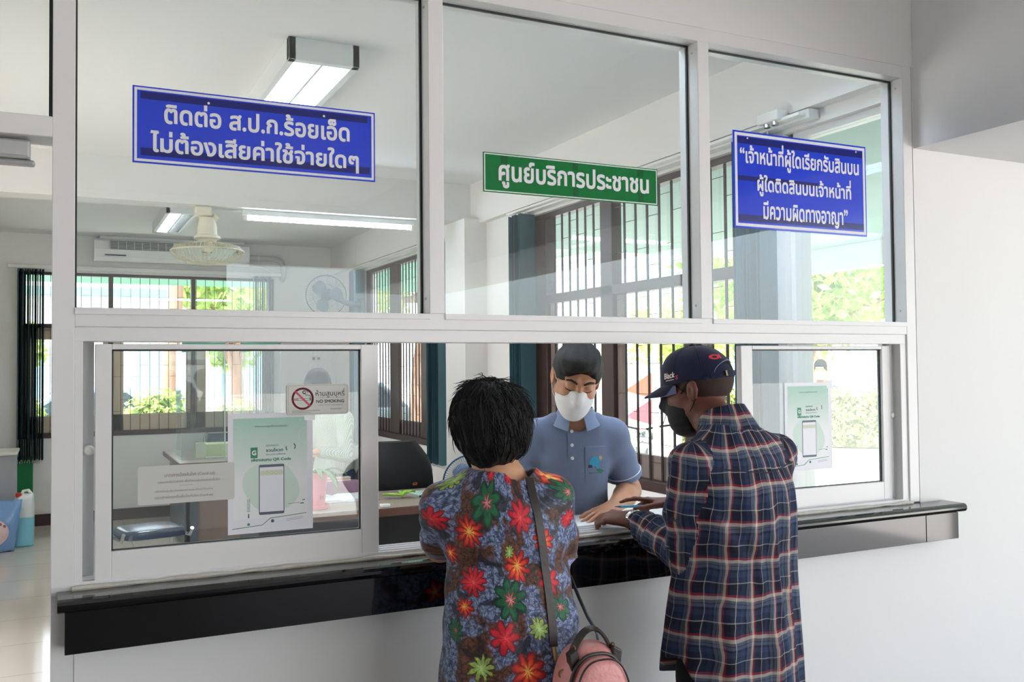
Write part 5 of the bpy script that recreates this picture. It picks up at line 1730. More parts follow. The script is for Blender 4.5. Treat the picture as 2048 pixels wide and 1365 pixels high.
        for a in co:
            for ax in range(3):
                if a[ax]:
                    continue
                b = list(a)
                b[ax] = 1
                fa = F[idx[:, 0] + a[0], idx[:, 1] + a[1], idx[:, 2] + a[2]]
                fb = F[idx[:, 0] + b[0], idx[:, 1] + b[1], idx[:, 2] + b[2]]
                x = (fa < 0) != (fb < 0)
                t = np.where(x, fa / np.where(fa - fb == 0, 1, fa - fb), 0)
                p = np.array(a, float)[None, :].repeat(len(idx), 0)
                p[:, ax] += t
                acc += p * x[:, None]
                cnt += x
        V = s.lo + s.h * (idx + acc / np.maximum(cnt, 1)[:, None])
        Q = []
        for ax in range(3):
            o1, o2 = (ax + 1) % 3, (ax + 2) % 3
            a = [slice(None)] * 3
            b = [slice(None)] * 3
            a[ax], b[ax] = slice(0, -1), slice(1, None)
            A, B = S[tuple(a)], S[tuple(b)]
            e = np.argwhere(A != B)
            e = e[(e[:, o1] > 0) & (e[:, o2] > 0) & (e[:, o1] < ids.shape[o1]) & (e[:, o2] < ids.shape[o2])]
            if not len(e):
                continue
            inside = A[e[:, 0], e[:, 1], e[:, 2]]
            q = []
            for d1, d2 in ((1, 1), (0, 1), (0, 0), (1, 0)):
                f = e.copy()
                f[:, o1] -= d1
                f[:, o2] -= d2
                q.append(ids[f[:, 0], f[:, 1], f[:, 2]])
            q = np.stack(q, 1)
            q[~inside] = q[~inside][:, ::-1]
            Q.append(q)
        return V, np.concatenate(Q)

def drop_bits(V, Q, keep=0.02):
    """forget specks that came off the main surface"""
    lab = np.arange(len(V))
    for _ in range(400):
        m = lab[Q].min(1)
        new = lab.copy()
        for j in range(4):
            np.minimum.at(new, Q[:, j], m)
        new = new[new]
        if np.array_equal(new, lab):
            break
        lab = new
    u, inv, cn = np.unique(lab, return_inverse=True, return_counts=True)
    ok = cn[inv] >= keep * len(V)
    mp = np.cumsum(ok) - 1
    Q = Q[ok[Q].all(1)]
    return V[ok], mp[Q]

def sdf_obj(name, S, m, parent, uvf=None, smooth_it=1, local=True, keep=0.02, post=None):
    V, Q = S.mesh()
    if keep:
        V, Q = drop_bits(V, Q, keep)
    for _ in range(smooth_it):
        A = np.zeros_like(V)
        n = np.zeros(len(V))
        for j in range(4):
            for o in (1, 3):
                np.add.at(A, Q[:, j], V[Q[:, (j + o) % 4]])
                np.add.at(n, Q[:, j], 1)
        V = V + 0.5 * (A / np.maximum(n, 1)[:, None] - V)
    if post is not None:
        V = post(V)
    me = bpy.data.meshes.new(name)
    me.vertices.add(len(V))
    me.vertices.foreach_set('co', V.astype(np.float32).ravel())
    me.loops.add(4 * len(Q))
    me.loops.foreach_set('vertex_index', Q.astype(np.int32).ravel())
    me.polygons.add(len(Q))
    me.polygons.foreach_set('loop_start', np.arange(0, 4 * len(Q), 4, dtype=np.int32))
    me.polygons.foreach_set('loop_total', np.full(len(Q), 4, np.int32))
    me.polygons.foreach_set('use_smooth', np.ones(len(Q), bool))
    me.update(calc_edges=True)
    me.validate()
    if uvf is not None:
        uv = uvf(V, Q).astype(np.float32)
        l = me.uv_layers.new(name='UVMap')
        l.data.foreach_set('uv', uv.reshape(-1))
    o = link_mesh(name, me, m, parent)
    return o

def bvh_of(o):
    me = o.data
    return BVHTree.FromPolygons([v.co for v in me.vertices], [p.vertices for p in me.polygons])

def stick(bvh, p, d, off=0.001):
    """the point of a surface met from p along d, lifted by off"""
    p, d = Vector(p), Vector(d).normalized()
    h = bvh.ray_cast(p, d)
    if h[0] is None:
        h2 = bvh.find_nearest(p)
        return h2[0] + h2[1] * off
    return h[0] - d * off

def decal(mb, verts, faces, bvh, d, off=0.001):
    mb.add([stick(bvh, v, d, off) for v in verts], faces)
    return mb

def surf_tube(name, pts, bvh, d, r, m, parent, off=0.0, n=6):
    P = [stick(bvh, p, d, off) for p in pts]
    return obj(name, MB().tube(P, r, n), m, parent, smooth=True, local=True)

def ribbon(pts, nors, w, th):
    """a flat strap through pts, facing nors"""
    rows = []
    P = [Vector(p) for p in pts]
    for i, p in enumerate(P):
        t = (P[min(i + 1, len(P) - 1)] - P[max(i - 1, 0)]).normalized()
        n = Vector(nors[i]).normalized()
        n = (n - t * n.dot(t)).normalized()
        b = t.cross(n) * w / 2
        rows.append([p - b, p + b, p + b + n * th, p - b + n * th])
    return MB().rings(rows)

# -------- anatomy, in head space: x right, y forward, z up, origin between the ears
def head(S, c, R, s=1.0, nose=True, ears=True):
    S.frame(c, np.array(R) * s)
    e = lambda p, r, **k: S.ell(p, np.array(r) * s, R=np.array(I3) / s, **k)
    q = lambda a, b, ra, rb=None, k=0.012: S.cap(a, b, ra * s, (ra if rb is None else rb) * s, k)
    e((0, -0.014, 0.032), (0.074, 0.094, 0.086), k=0.02)
    e((0, 0.032, -0.025), (0.060, 0.062, 0.084), k=0.03)
    e((0, 0.060, -0.096), (0.026, 0.026, 0.022), k=0.03)
    for x in (-1, 1):
        q((0.056 * x, 0.0, -0.045), (0.024 * x, 0.058, -0.096), 0.017, 0.015, 0.025)
        q((0.040 * x, 0.065, -0.022), (0.05 * x, 0.04, -0.03), 0.014, 0.014, 0.025)
        if nose:
            q((0.014 * x, 0.089, 0.034), (0.046 * x, 0.074, 0.034), 0.010, 0.009, 0.014)
            S.ell((0.031 * x, 0.100, 0.012), np.array((0.017, 0.016, 0.011)) * s, R=I3 / s, k=0.012, op='-')
            e((0.031 * x, 0.079, 0.010), (0.015, 0.012, 0.011), k=0.004)
        if ears:
            e((0.081 * x, -0.012, -0.004), (0.0085, 0.018, 0.031), k=0.008)
            e((0.087 * x, -0.020, 0.006), (0.0055, 0.013, 0.023), k=0.006)
            S.ell((0.0905 * x, -0.008, -0.002), np.array((0.006, 0.009, 0.017)) * s, R=I3 / s, k=0.006, op='-')
    if nose:
        q((0, 0.090, 0.020), (0, 0.112, -0.026), 0.008, 0.011, 0.012)
        for x in (-1, 1):
            q((0.010 * x, 0.100, -0.030), (0.013 * x, 0.096, -0.032), 0.008, 0.007, 0.008)
        q((-0.018, 0.088, -0.060), (0.018, 0.088, -0.060), 0.008, 0.008, 0.01)
        q((-0.014, 0.086, -0.071), (0.014, 0.086, -0.071), 0.009, 0.009, 0.008)
    S.frame()
    return S

FING = {'i': (0.030, 0.086, (0.043, 0.026, 0.021), 0.0084), 'm': (0.010, 0.090, (0.047, 0.030, 0.022), 0.0086),
        'r': (-0.010, 0.086, (0.043, 0.028, 0.022), 0.0082), 'p': (-0.028, 0.079, (0.034, 0.021, 0.020), 0.0074)}
def hand(S, w, d, n, side, flex, thumb=((0.75, 0.62, -0.25), (0.9, 0.35, -0.25)), spread=4.0, s=1.0):
    """w wrist, d finger direction, n back of the hand, side +1 for a left hand, -1 for a right"""
    d, n = nrm(d), np.array(n, float)
    n = nrm(n - d * (n @ d))
    t = np.cross(d, n) * side
    w = np.array(w, float)
    tips = {}
    for k, (off, L, seg, r) in FING.items():
        r = r * s
        kn = w + d * L * s + t * off * s
        S.cap(w + t * off * 0.55 * s + d * 0.008, kn - n * 0.002, 0.0135 * s, r * 1.18, 0.016)
        fl = flex[k] if isinstance(flex, dict) else flex
        a = 0.0
        p = kn
        sp = math.radians(spread * off / 0.02)
        dd = d * math.cos(sp) + t * math.sin(sp)
        for j in range(3):
            a += math.radians(fl[j])
            q = p + (dd * math.cos(a) - n * math.sin(a)) * seg[j] * s
            S.cap(p, q, r * (1 - 0.08 * j), r * (0.92 - 0.1 * j), 0.003 if j else 0.005)
            p = q
        tips[k] = p
    b = w + d * 0.022 * s + t * 0.026 * s
    v1, v2 = thumb
    m1 = d * v1[0] + t * v1[1] + n * v1[2]
    m2 = d * v2[0] + t * v2[1] + n * v2[2]
    m1, m2 = nrm(m1), nrm(m2)
    p1 = b + m1 * 0.040 * s
    p2 = p1 + nrm(m1 + m2) * 0.032 * s
    p3 = p2 + m2 * 0.027 * s
    S.cap(w + d * 0.012 * s + t * 0.015 * s, p1, 0.015 * s, 0.0115 * s, 0.012)
    S.cap(p1, p2, 0.0105 * s, 0.0098 * s, 0.003)
    S.cap(p2, p3, 0.0096 * s, 0.0076 * s, 0.003)
    tips['t'] = p3
    return tips

def legs_body(S, hip, hz, x=0.085, y=0.0):
    for sx in (-1, 1):
        S.cap((hip[0] + x * sx, hip[1], hz), (hip[0] + x * sx * 1.05, hip[1] + 0.015 + y, hz * 0.54), 0.08, 0.052, 0.03)
        S.cap((hip[0] + x * sx * 1.05, hip[1] + 0.015 + y, hz * 0.54), (hip[0] + x * sx * 1.05, hip[1] - 0.01 + y, 0.09), 0.052, 0.036, 0.02)
        S.cap((hip[0] + x * sx * 1.05, hip[1] - 0.03 + y, 0.04), (hip[0] + x * sx * 1.15, hip[1] + 0.12 + y, 0.03), 0.035, 0.03, 0.03)

def trousers(parent, hip, hz, m, x=0.085, top=None, r=0.1, h=0.008):
    S = SDF((hip[0] - 0.26, hip[1] - 0.2, 0.05), (hip[0] + 0.26, hip[1] + 0.2, (top or hz + 0.1) + 0.02), h)
    S.cap((hip[0] - 0.055, hip[1], hz + 0.02), (hip[0] + 0.055, hip[1], hz + 0.02), r + 0.006, r + 0.006, 0.03)
    for sx in (-1, 1):
        S.cap((hip[0] + x * sx, hip[1], hz), (hip[0] + x * sx * 1.05, hip[1] + 0.012, hz * 0.54), r, 0.076, 0.03)
        S.cap((hip[0] + x * sx * 1.05, hip[1] + 0.012, hz * 0.54), (hip[0] + x * sx * 1.05, hip[1] - 0.012, 0.08), 0.076, 0.066, 0.02)
    S.cut((0, 0, -1), (0, 0, 0.075)).cut((0, 0, 1), (0, 0, top or hz + 0.1))
    S.warp(lambda X, Y, Z: 0.003 * np.sin(Z * 42 + X * 20) * np.cos(Y * 25 + Z * 11))
    return sdf_obj('trousers', S, m, parent)

def shoes(parent, hip, m, x=0.085):
    for sx in (-1, 1):
        cx_ = hip[0] + x * sx * 1.05
        S = SDF((cx_ - 0.08, hip[1] - 0.13, -0.005), (cx_ + 0.09, hip[1] + 0.2, 0.12), 0.006)
        S.ell((cx_, hip[1] - 0.03, 0.04), (0.042, 0.07, 0.045), k=0.02).ell((cx_ + 0.008 * sx, hip[1] + 0.08, 0.03), (0.047, 0.09, 0.035), k=0.03)
        S.cut((0, 0, -1), (0, 0, 0.003))
        sdf_obj('shoe', S, m, parent)

def torso_uv(cyl_u, rows, arms):
    """UV layout of a shirt: torso unrolled round its axis, each sleeve round its own"""
    rows = sorted(rows)
    zz = np.array([r[0] for r in rows])
    cx = np.array([r[1] for r in rows])
    cy = np.array([r[2] for r in rows])
    def f(V, Q):
        C_ = V[Q].mean(1)
        lab = np.zeros(len(Q), int)
        # torso measure
        tx = np.interp(C_[:, 2], zz, cx)
        rx = np.interp(C_[:, 2], zz, np.array([r[3] for r in rows]))
        best = np.abs(C_[:, 0] - tx) / np.maximum(rx, 1e-3) - 0.93
        for ai, arm in enumerate(arms):
            A = np.array(arm['pts'])
            dmin = np.full(len(C_), 9.0)
            for i in range(len(A) - 1):
                ab = A[i + 1] - A[i]
                t = np.clip(((C_ - A[i]) @ ab) / (ab @ ab), 0, 1)
                dmin = np.minimum(dmin, np.linalg.norm(C_ - A[i] - t[:, None] * ab, axis=1))
            sel = (dmin < arm['r']) & ((np.sign(arm['side']) * (C_[:, 0] - tx) > rx * 0.86) | (C_[:, 1] > arm.get('y', 9)))
            lab[sel] = ai + 1
        uv = np.zeros((len(Q), 4, 2))
        P = V[Q]
        ang = np.arctan2(P[..., 0] - np.interp(P[..., 2], zz, cx), -(P[..., 1] - np.interp(P[..., 2], zz, cy)))
        ac = np.arctan2(C_[:, 0] - tx, -(C_[:, 1] - np.interp(C_[:, 2], zz, cy)))
        ang = ac[:, None] + (ang - ac[:, None] + np.pi) % (2 * np.pi) - np.pi
        uv[..., 0] = ang * cyl_u
        uv[..., 1] = P[..., 2]
        for ai, arm in enumerate(arms):
            m_ = lab == ai + 1
            if not m_.any():
                continue
            A = np.array(arm['pts'])
            Pm = P[m_].reshape(-1, 3)
            Cm = np.repeat(C_[m_], 4, 0)
            bd = np.full(len(Pm), 9.0)
            v = np.zeros(len(Pm))
            u = np.zeros(len(Pm))
            base = 0
            for i in range(len(A) - 1):
                ab = A[i + 1] - A[i]
                L = np.linalg.norm(ab)
                tc = np.clip(((Cm - A[i]) @ ab) / L ** 2, 0, 1)
                dc = np.linalg.norm(Cm - A[i] - tc[:, None] * ab, axis=1)
                ax = ab / L
                e1 = nrm(np.cross(ax, (0.3, 1, 0.1)))
                e2 = np.cross(ax, e1)
                tt = ((Pm - A[i]) @ ab) / L ** 2
                w = Pm - A[i]
                an = np.arctan2(w @ e2, w @ e1)
                wc = Cm - A[i]
                anc = np.arctan2(wc @ e2, wc @ e1)
                an = anc + (an - anc + np.pi) % (2 * np.pi) - np.pi
                s_ = dc < bd
                v = np.where(s_, base + tt * L, v)
                u = np.where(s_, an * arm['r'] * 0.85, u)
                bd = np.where(s_, dc, bd)
                base += L
            uv[m_] = np.stack([u, 1.3 - v], 1).reshape(-1, 4, 2)
        return uv.reshape(-1, 2)
    return f

def skin_mat(name, col, col2, rough=0.5):
    m, nt, out = new_mat(name)
    b = N(nt, 'ShaderNodeBsdfPrincipled')
    tc = N(nt, 'ShaderNodeTexCoord')
    nz = N(nt, 'ShaderNodeTexNoise')
    nz.inputs['Scale'].default_value = 22
    nz.inputs['Detail'].default_value = 5
    nt.links.new(tc.outputs['Object'], nz.inputs['Vector'])
    nt.links.new(mixc(nt, nz.outputs[0], lin(col), lin(col2)), b.inputs['Base Color'])
    b.inputs['Roughness'].default_value = rough
    b.inputs['Subsurface Weight'].default_value = 0.12
    b.inputs['Subsurface Radius'].default_value = (0.01, 0.004, 0.002)
    vo = N(nt, 'ShaderNodeTexVoronoi')
    vo.inputs['Scale'].default_value = 260
    nt.links.new(tc.outputs['Object'], vo.inputs['Vector'])
    bp = N(nt, 'ShaderNodeBump')
    bp.inputs['Strength'].default_value = 0.12
    bp.inputs['Distance'].default_value = 0.002
    nt.links.new(vo.outputs[0], bp.inputs['Height'])
    nt.links.new(bp.outputs[0], b.inputs['Normal'])
    nt.links.new(b.outputs[0], out.inputs[0])
    return m
def cloth_mat(name, col, var=0.06, weave=420, rough=0.85, bump=0.15):
    return mat(name, col, rough, spec=0.2, var=var, scale=9, bump=bump, bscale=weave, sheen=0.15)
M_HAIR = mat('black_hair', (14, 13, 13), 0.55, spec=0.3, var=0.4, scale=14, stretch=(9, 9, 1.5), bump=0.5, bscale=60)
M_SKIN_Y = skin_mat('tan_skin', (196, 146, 112), (178, 124, 92))
M_SKIN_M = skin_mat('deep_brown_skin', (112, 64, 45), (88, 49, 36), 0.58)
M_SKIN_W = skin_mat('light_tan_skin', (206, 158, 122), (186, 134, 100))
M_NAIL = mat('finger_nail', (214, 178, 158), 0.25)
M_MASKW = cloth_mat('white_mask_fabric', (228, 230, 230), 0.02, 500, 0.7, 0.08)
M_MASKB = cloth_mat('black_mask_fabric', (24, 25, 28), 0.1, 500, 0.7, 0.08)
M_DARKTR = cloth_mat('black_trouser_cloth', (26, 25, 30))
M_SHOE = mat('black_shoe_leather', (24, 22, 22), 0.4)
M_BTN = mat('pearl_button', (226, 228, 232), 0.2)

def face_mask(name, parent, c, R, s, m, lo, hi, h=0.003):
    S = SDF(lo, hi, h)
    S.frame(c, np.array(R) * s)
    S.ell((0, 0.026, -0.052), np.array((0.0675, 0.080, 0.078)) * s, R=I3 / s, k=0.02)
    S.ell((0, 0.060, -0.092), np.array((0.034, 0.036, 0.034)) * s, R=I3 / s, k=0.03)
    S.cap((0, 0.097, 0.0), (0, 0.115, -0.030), 0.013 * s, 0.016 * s, 0.03)
    S.cut((0, -0.12, 1), (0, 0.075, -0.004), 0.006)
    S.cut((0, -1, -0.15), (0, 0.012, -0.05), 0.004)
    Ri = np.linalg.inv(np.array(R))
    def pleat(X, Y, Z):
        z = Ri[2, 0] * (X - c[0]) + Ri[2, 1] * (Y - c[1]) + Ri[2, 2] * (Z - c[2])
        return -0.0011 * np.abs(np.sin(z * 150))
    S.warp(pleat)
    S.frame()
    o = sdf_obj(name, S, m, parent)
    return o
def mask_straps(parent, c, R, s, m, sides=(-1, 1)):
    for x in sides:
        w = lambda p: np.array(c) + np.array(R) @ (np.array(p) * s)
        for a, b_ in (((0.060 * x, 0.036, -0.012), (0.082 * x, -0.004, 0.026)), ((0.055 * x, 0.03, -0.085), (0.083 * x, -0.02, -0.028))):
            mid = (np.array(a) + np.array(b_)) / 2 + np.array((0.006 * x, 0, 0))
            obj('strap', MB().tube([w(a), w(mid), w(b_), w((0.078 * x, -0.034, 0.0))], 0.0016, 6), m, parent, smooth=True, local=True)

def facing(label, o, f):
    return thing('person', label, 'person', (o[0], o[1], 0), None, math.atan2(-f[0], f[1]))
# ================================================================ the young clerk behind the window
CK = facing('young clerk in blue grey polo and white mask leaning over papers behind the window', (1.64, 0.46), (-0.45, -0.89))
Rh = euler(-24, -9, 3)
hc = (0.0, 0.085, 1.502)
sh_rows = [(0.86, 0.012, 0.0, 0.132, 0.10), (1.0, 0.012, 0.0, 0.125, 0.098), (1.12, 0.012, 0.005, 0.122, 0.098), (1.22, 0.01, 0.01, 0.128, 0.102), (1.30, 0.006, 0.012, 0.132, 0.09), (1.345, 0.003, 0.012, 0.108, 0.07), (1.375, 0.0, 0.02, 0.07, 0.058)]
S = SDF((-0.30, -0.24, -0.005), (0.30, 0.36, 1.66), 0.0046)
S.loft([(r[0], r[1], r[2], r[3] - 0.018, r[4] - 0.018) for r in sh_rows], 0.03)
S.cap((0, 0, 0.9), (0, 0.0, 0.95), 0.1, 0.1, 0.05)
legs_body(S, (0, 0), 0.88)
S.cap((0, 0.015, 1.33), (0, 0.06, 1.43), 0.052, 0.05, 0.03)
head(S, hc, Rh, 0.97)
sl_l, el_l, wr_l = (-0.128, 0.005, 1.305), (-0.196, -0.075, 1.10), (-0.128, 0.118, 1.078)
S.chain([sl_l, el_l], [0.047, 0.040], 0.03)
S.chain([el_l, (-0.170, 0.02, 1.095), wr_l], [0.041, 0.040, 0.027], 0.015)
ck_t = hand(S, (-0.122, 0.130, 1.074), (0.52, 0.84, -0.16), (0.05, 0.15, 1), 1, {'i': (6, 6, 4), 'm': (4, 6, 4), 'r': (4, 7, 5), 'p': (2, 10, 6)}, ((0.75, 0.6, -0.15), (0.95, 0.3, -0.15)), 6)
sl_r, el_r, wr_r = (0.150, 0.005, 1.305), (0.215, 0.02, 1.10), (0.165, 0.215, 1.075)
S.chain([sl_r, el_r], [0.047, 0.040], 0.03)
S.chain([el_r, wr_r], [0.041, 0.027], 0.015)
hand(S, (0.163, 0.222, 1.073), (-0.2, 0.95, -0.18), (0, 0.15, 1), -1, {'i': (10, 14, 8), 'm': (12, 14, 8), 'r': (14, 16, 8), 'p': (14, 16, 10)})
ck_body = sdf_obj('body', S, M_SKIN_Y, CK)
ck_bvh = bvh_of(ck_body)
M_POLO = cloth_mat('blue_grey_pique', (116, 130, 158), 0.05, 700, 0.9, 0.2)
M_POLOC = cloth_mat('pale_blue_rib_collar', (130, 150, 180), 0.05, 700, 0.9, 0.2)
S = SDF((-0.31, -0.2, 0.84), (0.31, 0.22, 1.43), 0.005)
S.loft(sh_rows, 0.03, 2.3, lambda a, z: 1 + 0.012 * np.sin(5 * a + 9 * z) * np.clip((1.24 - z) * 6, 0, 1))
for sx, (a, b) in ((-1, (sl_l, el_l)), (1, (sl_r, el_r))):
    a_, b_ = np.array(a), np.array(b)
    e = a_ + (b_ - a_) * 0.74
    S.cap((0.05 * sx, 0.01, 1.335), tuple(a_ + np.array((0, 0, 0.0))), 0.042, 0.053, 0.05)
    S2 = SDF((-0.31, -0.2, 0.84), (0.31, 0.22, 1.43), 0.005)
    S2.cap(tuple(a_), tuple(a_ + (b_ - a_) * 0.95), 0.057, 0.064, 0.02)
    S2.cut(tuple(b_ - a_), tuple(e))
    S2.warp(lambda X, Y, Z: 0.0025 * np.sin(70 * Z + 30 * Y) * np.sin(20 * X))
    h_ = np.maximum(0.025 - np.abs(S.F - S2.F), 0) / 0.025
    S.F = np.minimum(S.F, S2.F) - h_ * h_ * 0.025 * 0.25
S.cap((0, 0.03, 1.35), (0, 0.075, 1.44), 0.06, 0.062, 0.01, '-')
S.cap((0, 0.115, 1.365), (0, 0.14, 1.335), 0.026, 0.012, 0.006, '-')
def ck_fold(X, Y, Z):
    f = 0.0030 * np.sin(38 * X + 16 * Z) * np.exp(-((Z - 1.02) / 0.14) ** 2)
    f = f + 0.004 * np.sin(55 * (Z - 0.9 * np.abs(X))) * np.exp(-((np.abs(X) - 0.12) / 0.05) ** 2 - ((Z - 1.24) / 0.07) ** 2)
    return f
S.warp(ck_fold)
polo = sdf_obj('polo_shirt', S, M_POLO, CK)
pb_ = bvh_of(polo)
for sx, (a, b) in ((-1, (sl_l, el_l)), (1, (sl_r, el_r))):
    a_, b_ = np.array(a), np.array(b)
    e = a_ + (b_ - a_) * 0.66
    obj('sleeve_piping', MB().torus(tuple(e), tuple(b_ - a_), 0.0628, 0.0022, 36, 6), M_BTN, CK, smooth=True, local=True)
# collar wings
def collar_mesh(c, tilt, r0, r1, h0, h1, a_open, point, th=0.004, n=40, fl=0.0, zs=0.0):
    """band round the neck: stands at r0 and folds out to r1, open in front by a_open degrees, its wings ending in points"""
    rows = []
    for i in range(n + 1):
        u = i / n
        a = math.radians(90 + a_open) + (math.radians(360 - 2 * a_open)) * u
        e = max(0, abs(2 * u - 1) - 0.55) / 0.45
        ca, sa = math.cos(a), math.sin(a)
        ri, ro = r0, r1 + fl * e
        zt, zb = h0 - 0.012 * e, h1 - point * e ** 1.5
        fw = point * 0.55 * e ** 1.5
        pr = [(ri * ca, ri * sa, zt), (ri * ca * 1.04, ri * sa * 1.04, zt + th * 1.5), (ro * ca, ro * sa + fw, zb), (ro * ca - th * ca, ro * sa + fw - th * sa, zb - th * 0.4)]
        rows.append([(c[0] + p[0], c[1] + p[1] + tilt * (p[2]), c[2] + p[2] - zs * p[1]) for p in pr])
    return MB().rings(rows)
obj('collar', collar_mesh((0, 0.028, 1.372), 0.0, 0.057, 0.086, 0.028, -0.022, 20, 0.022, fl=0.012), M_POLOC, CK, smooth=60, local=True)
fdir = (0, -1, 0)
V = []
pl_ = MB()
ring_ = [(-0.013, 1.215), (0.013, 1.215), (0.013, 1.335), (-0.013, 1.335)]
grid = [(x, z) for z in np.linspace(1.215, 1.335, 9) for x in (-0.0145 + 0.018, 0.0145 + 0.018)]
decal(pl_, [(x, 0.4, z) for x, z in grid], [(2 * i, 2 * i + 1, 2 * i + 3, 2 * i + 2) for i in range(8)], pb_, fdir, 0.002)
obj('placket', pl_, M_POLO, CK, local=True)
for z in (1.325, 1.279, 1.235):
    p = stick(pb_, (0.018, 0.4, z), fdir, 0.003)
    obj('button', MB().lathe([(0.0055, 0), (0.006, 0.001), (0.005, 0.002), (0.001, 0.0015)], p, (0, 1, 0.15), 14), M_BTN, CK, smooth=True, local=True)
# chest pocket with its printed emblem
gx, gz = np.linspace(-0.098, -0.026, 7), np.linspace(1.165, 1.272, 9)
pk = MB()
decal(pk, [(x, 0.4, z + (0.004 if z > 1.26 else 0) * (x + 0.098) / 0.07) for z in gz for x in gx], [(7 * j + i, 7 * j + i + 1, 7 * j + i + 8, 7 * j + i + 7) for j in range(8) for i in range(6)], pb_, fdir, 0.002)
pko = obj('chest_pocket', pk, M_POLO, CK, local=True)
st_ = [(-0.098, 0.4, 1.272), (-0.08, 0.4, 1.272), (-0.06, 0.4, 1.272), (-0.04, 0.4, 1.272), (-0.026, 0.4, 1.272)]
surf_tube('pocket_seam', st_, pb_, fdir, 0.0012, M_POLOC, CK, 0.003)
def emblem(name, poly, m, off, c=(-0.062, 1.215)):
    n = len(poly)
    mb = MB()
    cx_ = sum(p[0] for p in poly) / n
    cz_ = sum(p[1] for p in poly) / n
    decal(mb, [(c[0] - x, 0.4, c[1] + z) for x, z in poly] + [(c[0] - cx_, 0.4, c[1] + cz_)], [(i, (i + 1) % n, n) for i in range(n)], pb_, fdir, off)
    return obj(name, mb, m, CK, local=True, fix=False)
ele = [(-0.020, -0.002), (-0.022, 0.008), (-0.016, 0.016), (-0.012, 0.022), (-0.004, 0.025), (0.006, 0.023), (0.013, 0.019), (0.016, 0.012), (0.020, 0.010), (0.015, 0.005), (0.010, 0.0), (0.012, -0.008), (0.014, -0.016), (0.008, -0.019), (0.004, -0.012), (-0.002, -0.008), (-0.010, -0.010)]
emblem('emblem_elephant', ele, mat('cyan_print', (46, 150, 186), 0.7), 0.0034)
emblem('emblem_sun', [(0.018 + 0.006 * math.cos(a), 0.019 + 0.007 * math.sin(a)) for a in [2 * math.pi * i / 10 for i in range(10)]], mat('orange_print', (206, 158, 96), 0.7), 0.0031)
emblem('emblem_hill', [(0.002, -0.022), (0.012, -0.016), (0.026, -0.024), (0.030, -0.028), (0.012, -0.030)], mat('green_thread_print', (44, 120, 96), 0.7), 0.0033)
emblem('emblem_text_block', [(-0.026, -0.004), (-0.012, -0.004), (-0.012, -0.014), (-0.026, -0.014)], mat('dark_thread', (50, 60, 84), 0.8), 0.0036)
emblem('emblem_text_line', [(-0.024, -0.030), (0.024, -0.031), (0.024, -0.034), (-0.024, -0.033)], MATS['green_thread_print'], 0.0036)
# hair
S = SDF((-0.14, -0.12, 1.36), (0.14, 0.24, 1.67), 0.0032)
S.frame(hc, Rh * 0.97)
g = I3 / 0.97
S.ell((0, -0.016, 0.040), np.array((0.086, 0.106, 0.097)), R=g, k=0.01)
S.ell((0.01, 0.045, 0.085), np.array((0.066, 0.060, 0.040)), R=g, k=0.03)
S.cap((0.020, 0.075, 0.088), (0.046, 0.084, 0.062), 0.016, 0.008, 0.02)
S.ell((-0.010, 0.128, 0.012), np.array((0.088, 0.066, 0.066)), R=g, k=0.012, op='-')
S.ell((0, 0.05, -0.075), np.array((0.12, 0.105, 0.098)), R=g, k=0.012, op='-')
for sx in (-1, 1):
    S.ell((0.095 * sx, -0.004, -0.012), np.array((0.026, 0.036, 0.046)), R=g, k=0.006, op='-')
S.ell((0, -0.05, -0.125), np.array((0.12, 0.12, 0.075)), R=g, k=0.02, op='-')
S.frame()
S.warp(lambda X, Y, Z: 0.0018 * np.sin(150 * X + 40 * Z) * np.sin(90 * Y + 60 * Z))
sdf_obj('hair', S, M_HAIR, CK)
wv = lambda p: np.array(hc) + Rh @ (np.array(p) * 0.97)
fd = tuple(Rh @ np.array((0, -1, -0.05)))
M_BROW = mat('dark_brow_hair', (30, 24, 22), 0.7)
for x in (-1, 1):
    pts = [wv((xx * x, 0.2, zz)) for xx, zz in ((0.012, 0.031), (0.022, 0.037), (0.034, 0.040), (0.046, 0.037), (0.054, 0.031))]
    P = [stick(ck_bvh, p, fd, 0.0003) for p in pts]
    obj('eyebrow', MB().tube(P, [0.0034, 0.0044, 0.0044, 0.0036, 0.0016], 8), M_BROW, CK, smooth=True, local=True)
    pts = [wv((xx * x, 0.2, zz)) for xx, zz in ((0.016, 0.004), (0.024, 0.0005), (0.032, 0.0), (0.041, 0.002), (0.047, 0.005))]
    P = [stick(ck_bvh, p, fd, 0.0002) for p in pts]
    obj('eyelashes', MB().tube(P, [0.0010, 0.0016, 0.0018, 0.0017, 0.0009], 6), M_BROW, CK, smooth=True, local=True)
mk_ = face_mask('face_mask', CK, hc, Rh, 0.97, M_MASKW, (-0.12, -0.02, 1.30), (0.12, 0.26, 1.56))
mask_straps(CK, hc, Rh, 0.97, M_MASKW)
trousers(CK, (0, 0), 0.88, M_DARKTR)
shoes(CK, (0, 0), M_SHOE)
# finger nails on the flat hand
for k in ('i', 'm', 'r', 'p'):
    p = ck_t[k]
    d_ = nrm((0.52, 0.84, -0.35))
    obj('fingernail', MB().obox(p + np.array((0, 0, 0.0052)) + d_ * 0.001, d_ * 0.005, nrm(np.cross((0, 0, 1), d_)) * 0.0042, (0, 0, 0.0008)), M_NAIL, CK, bevel=0.001, local=True)

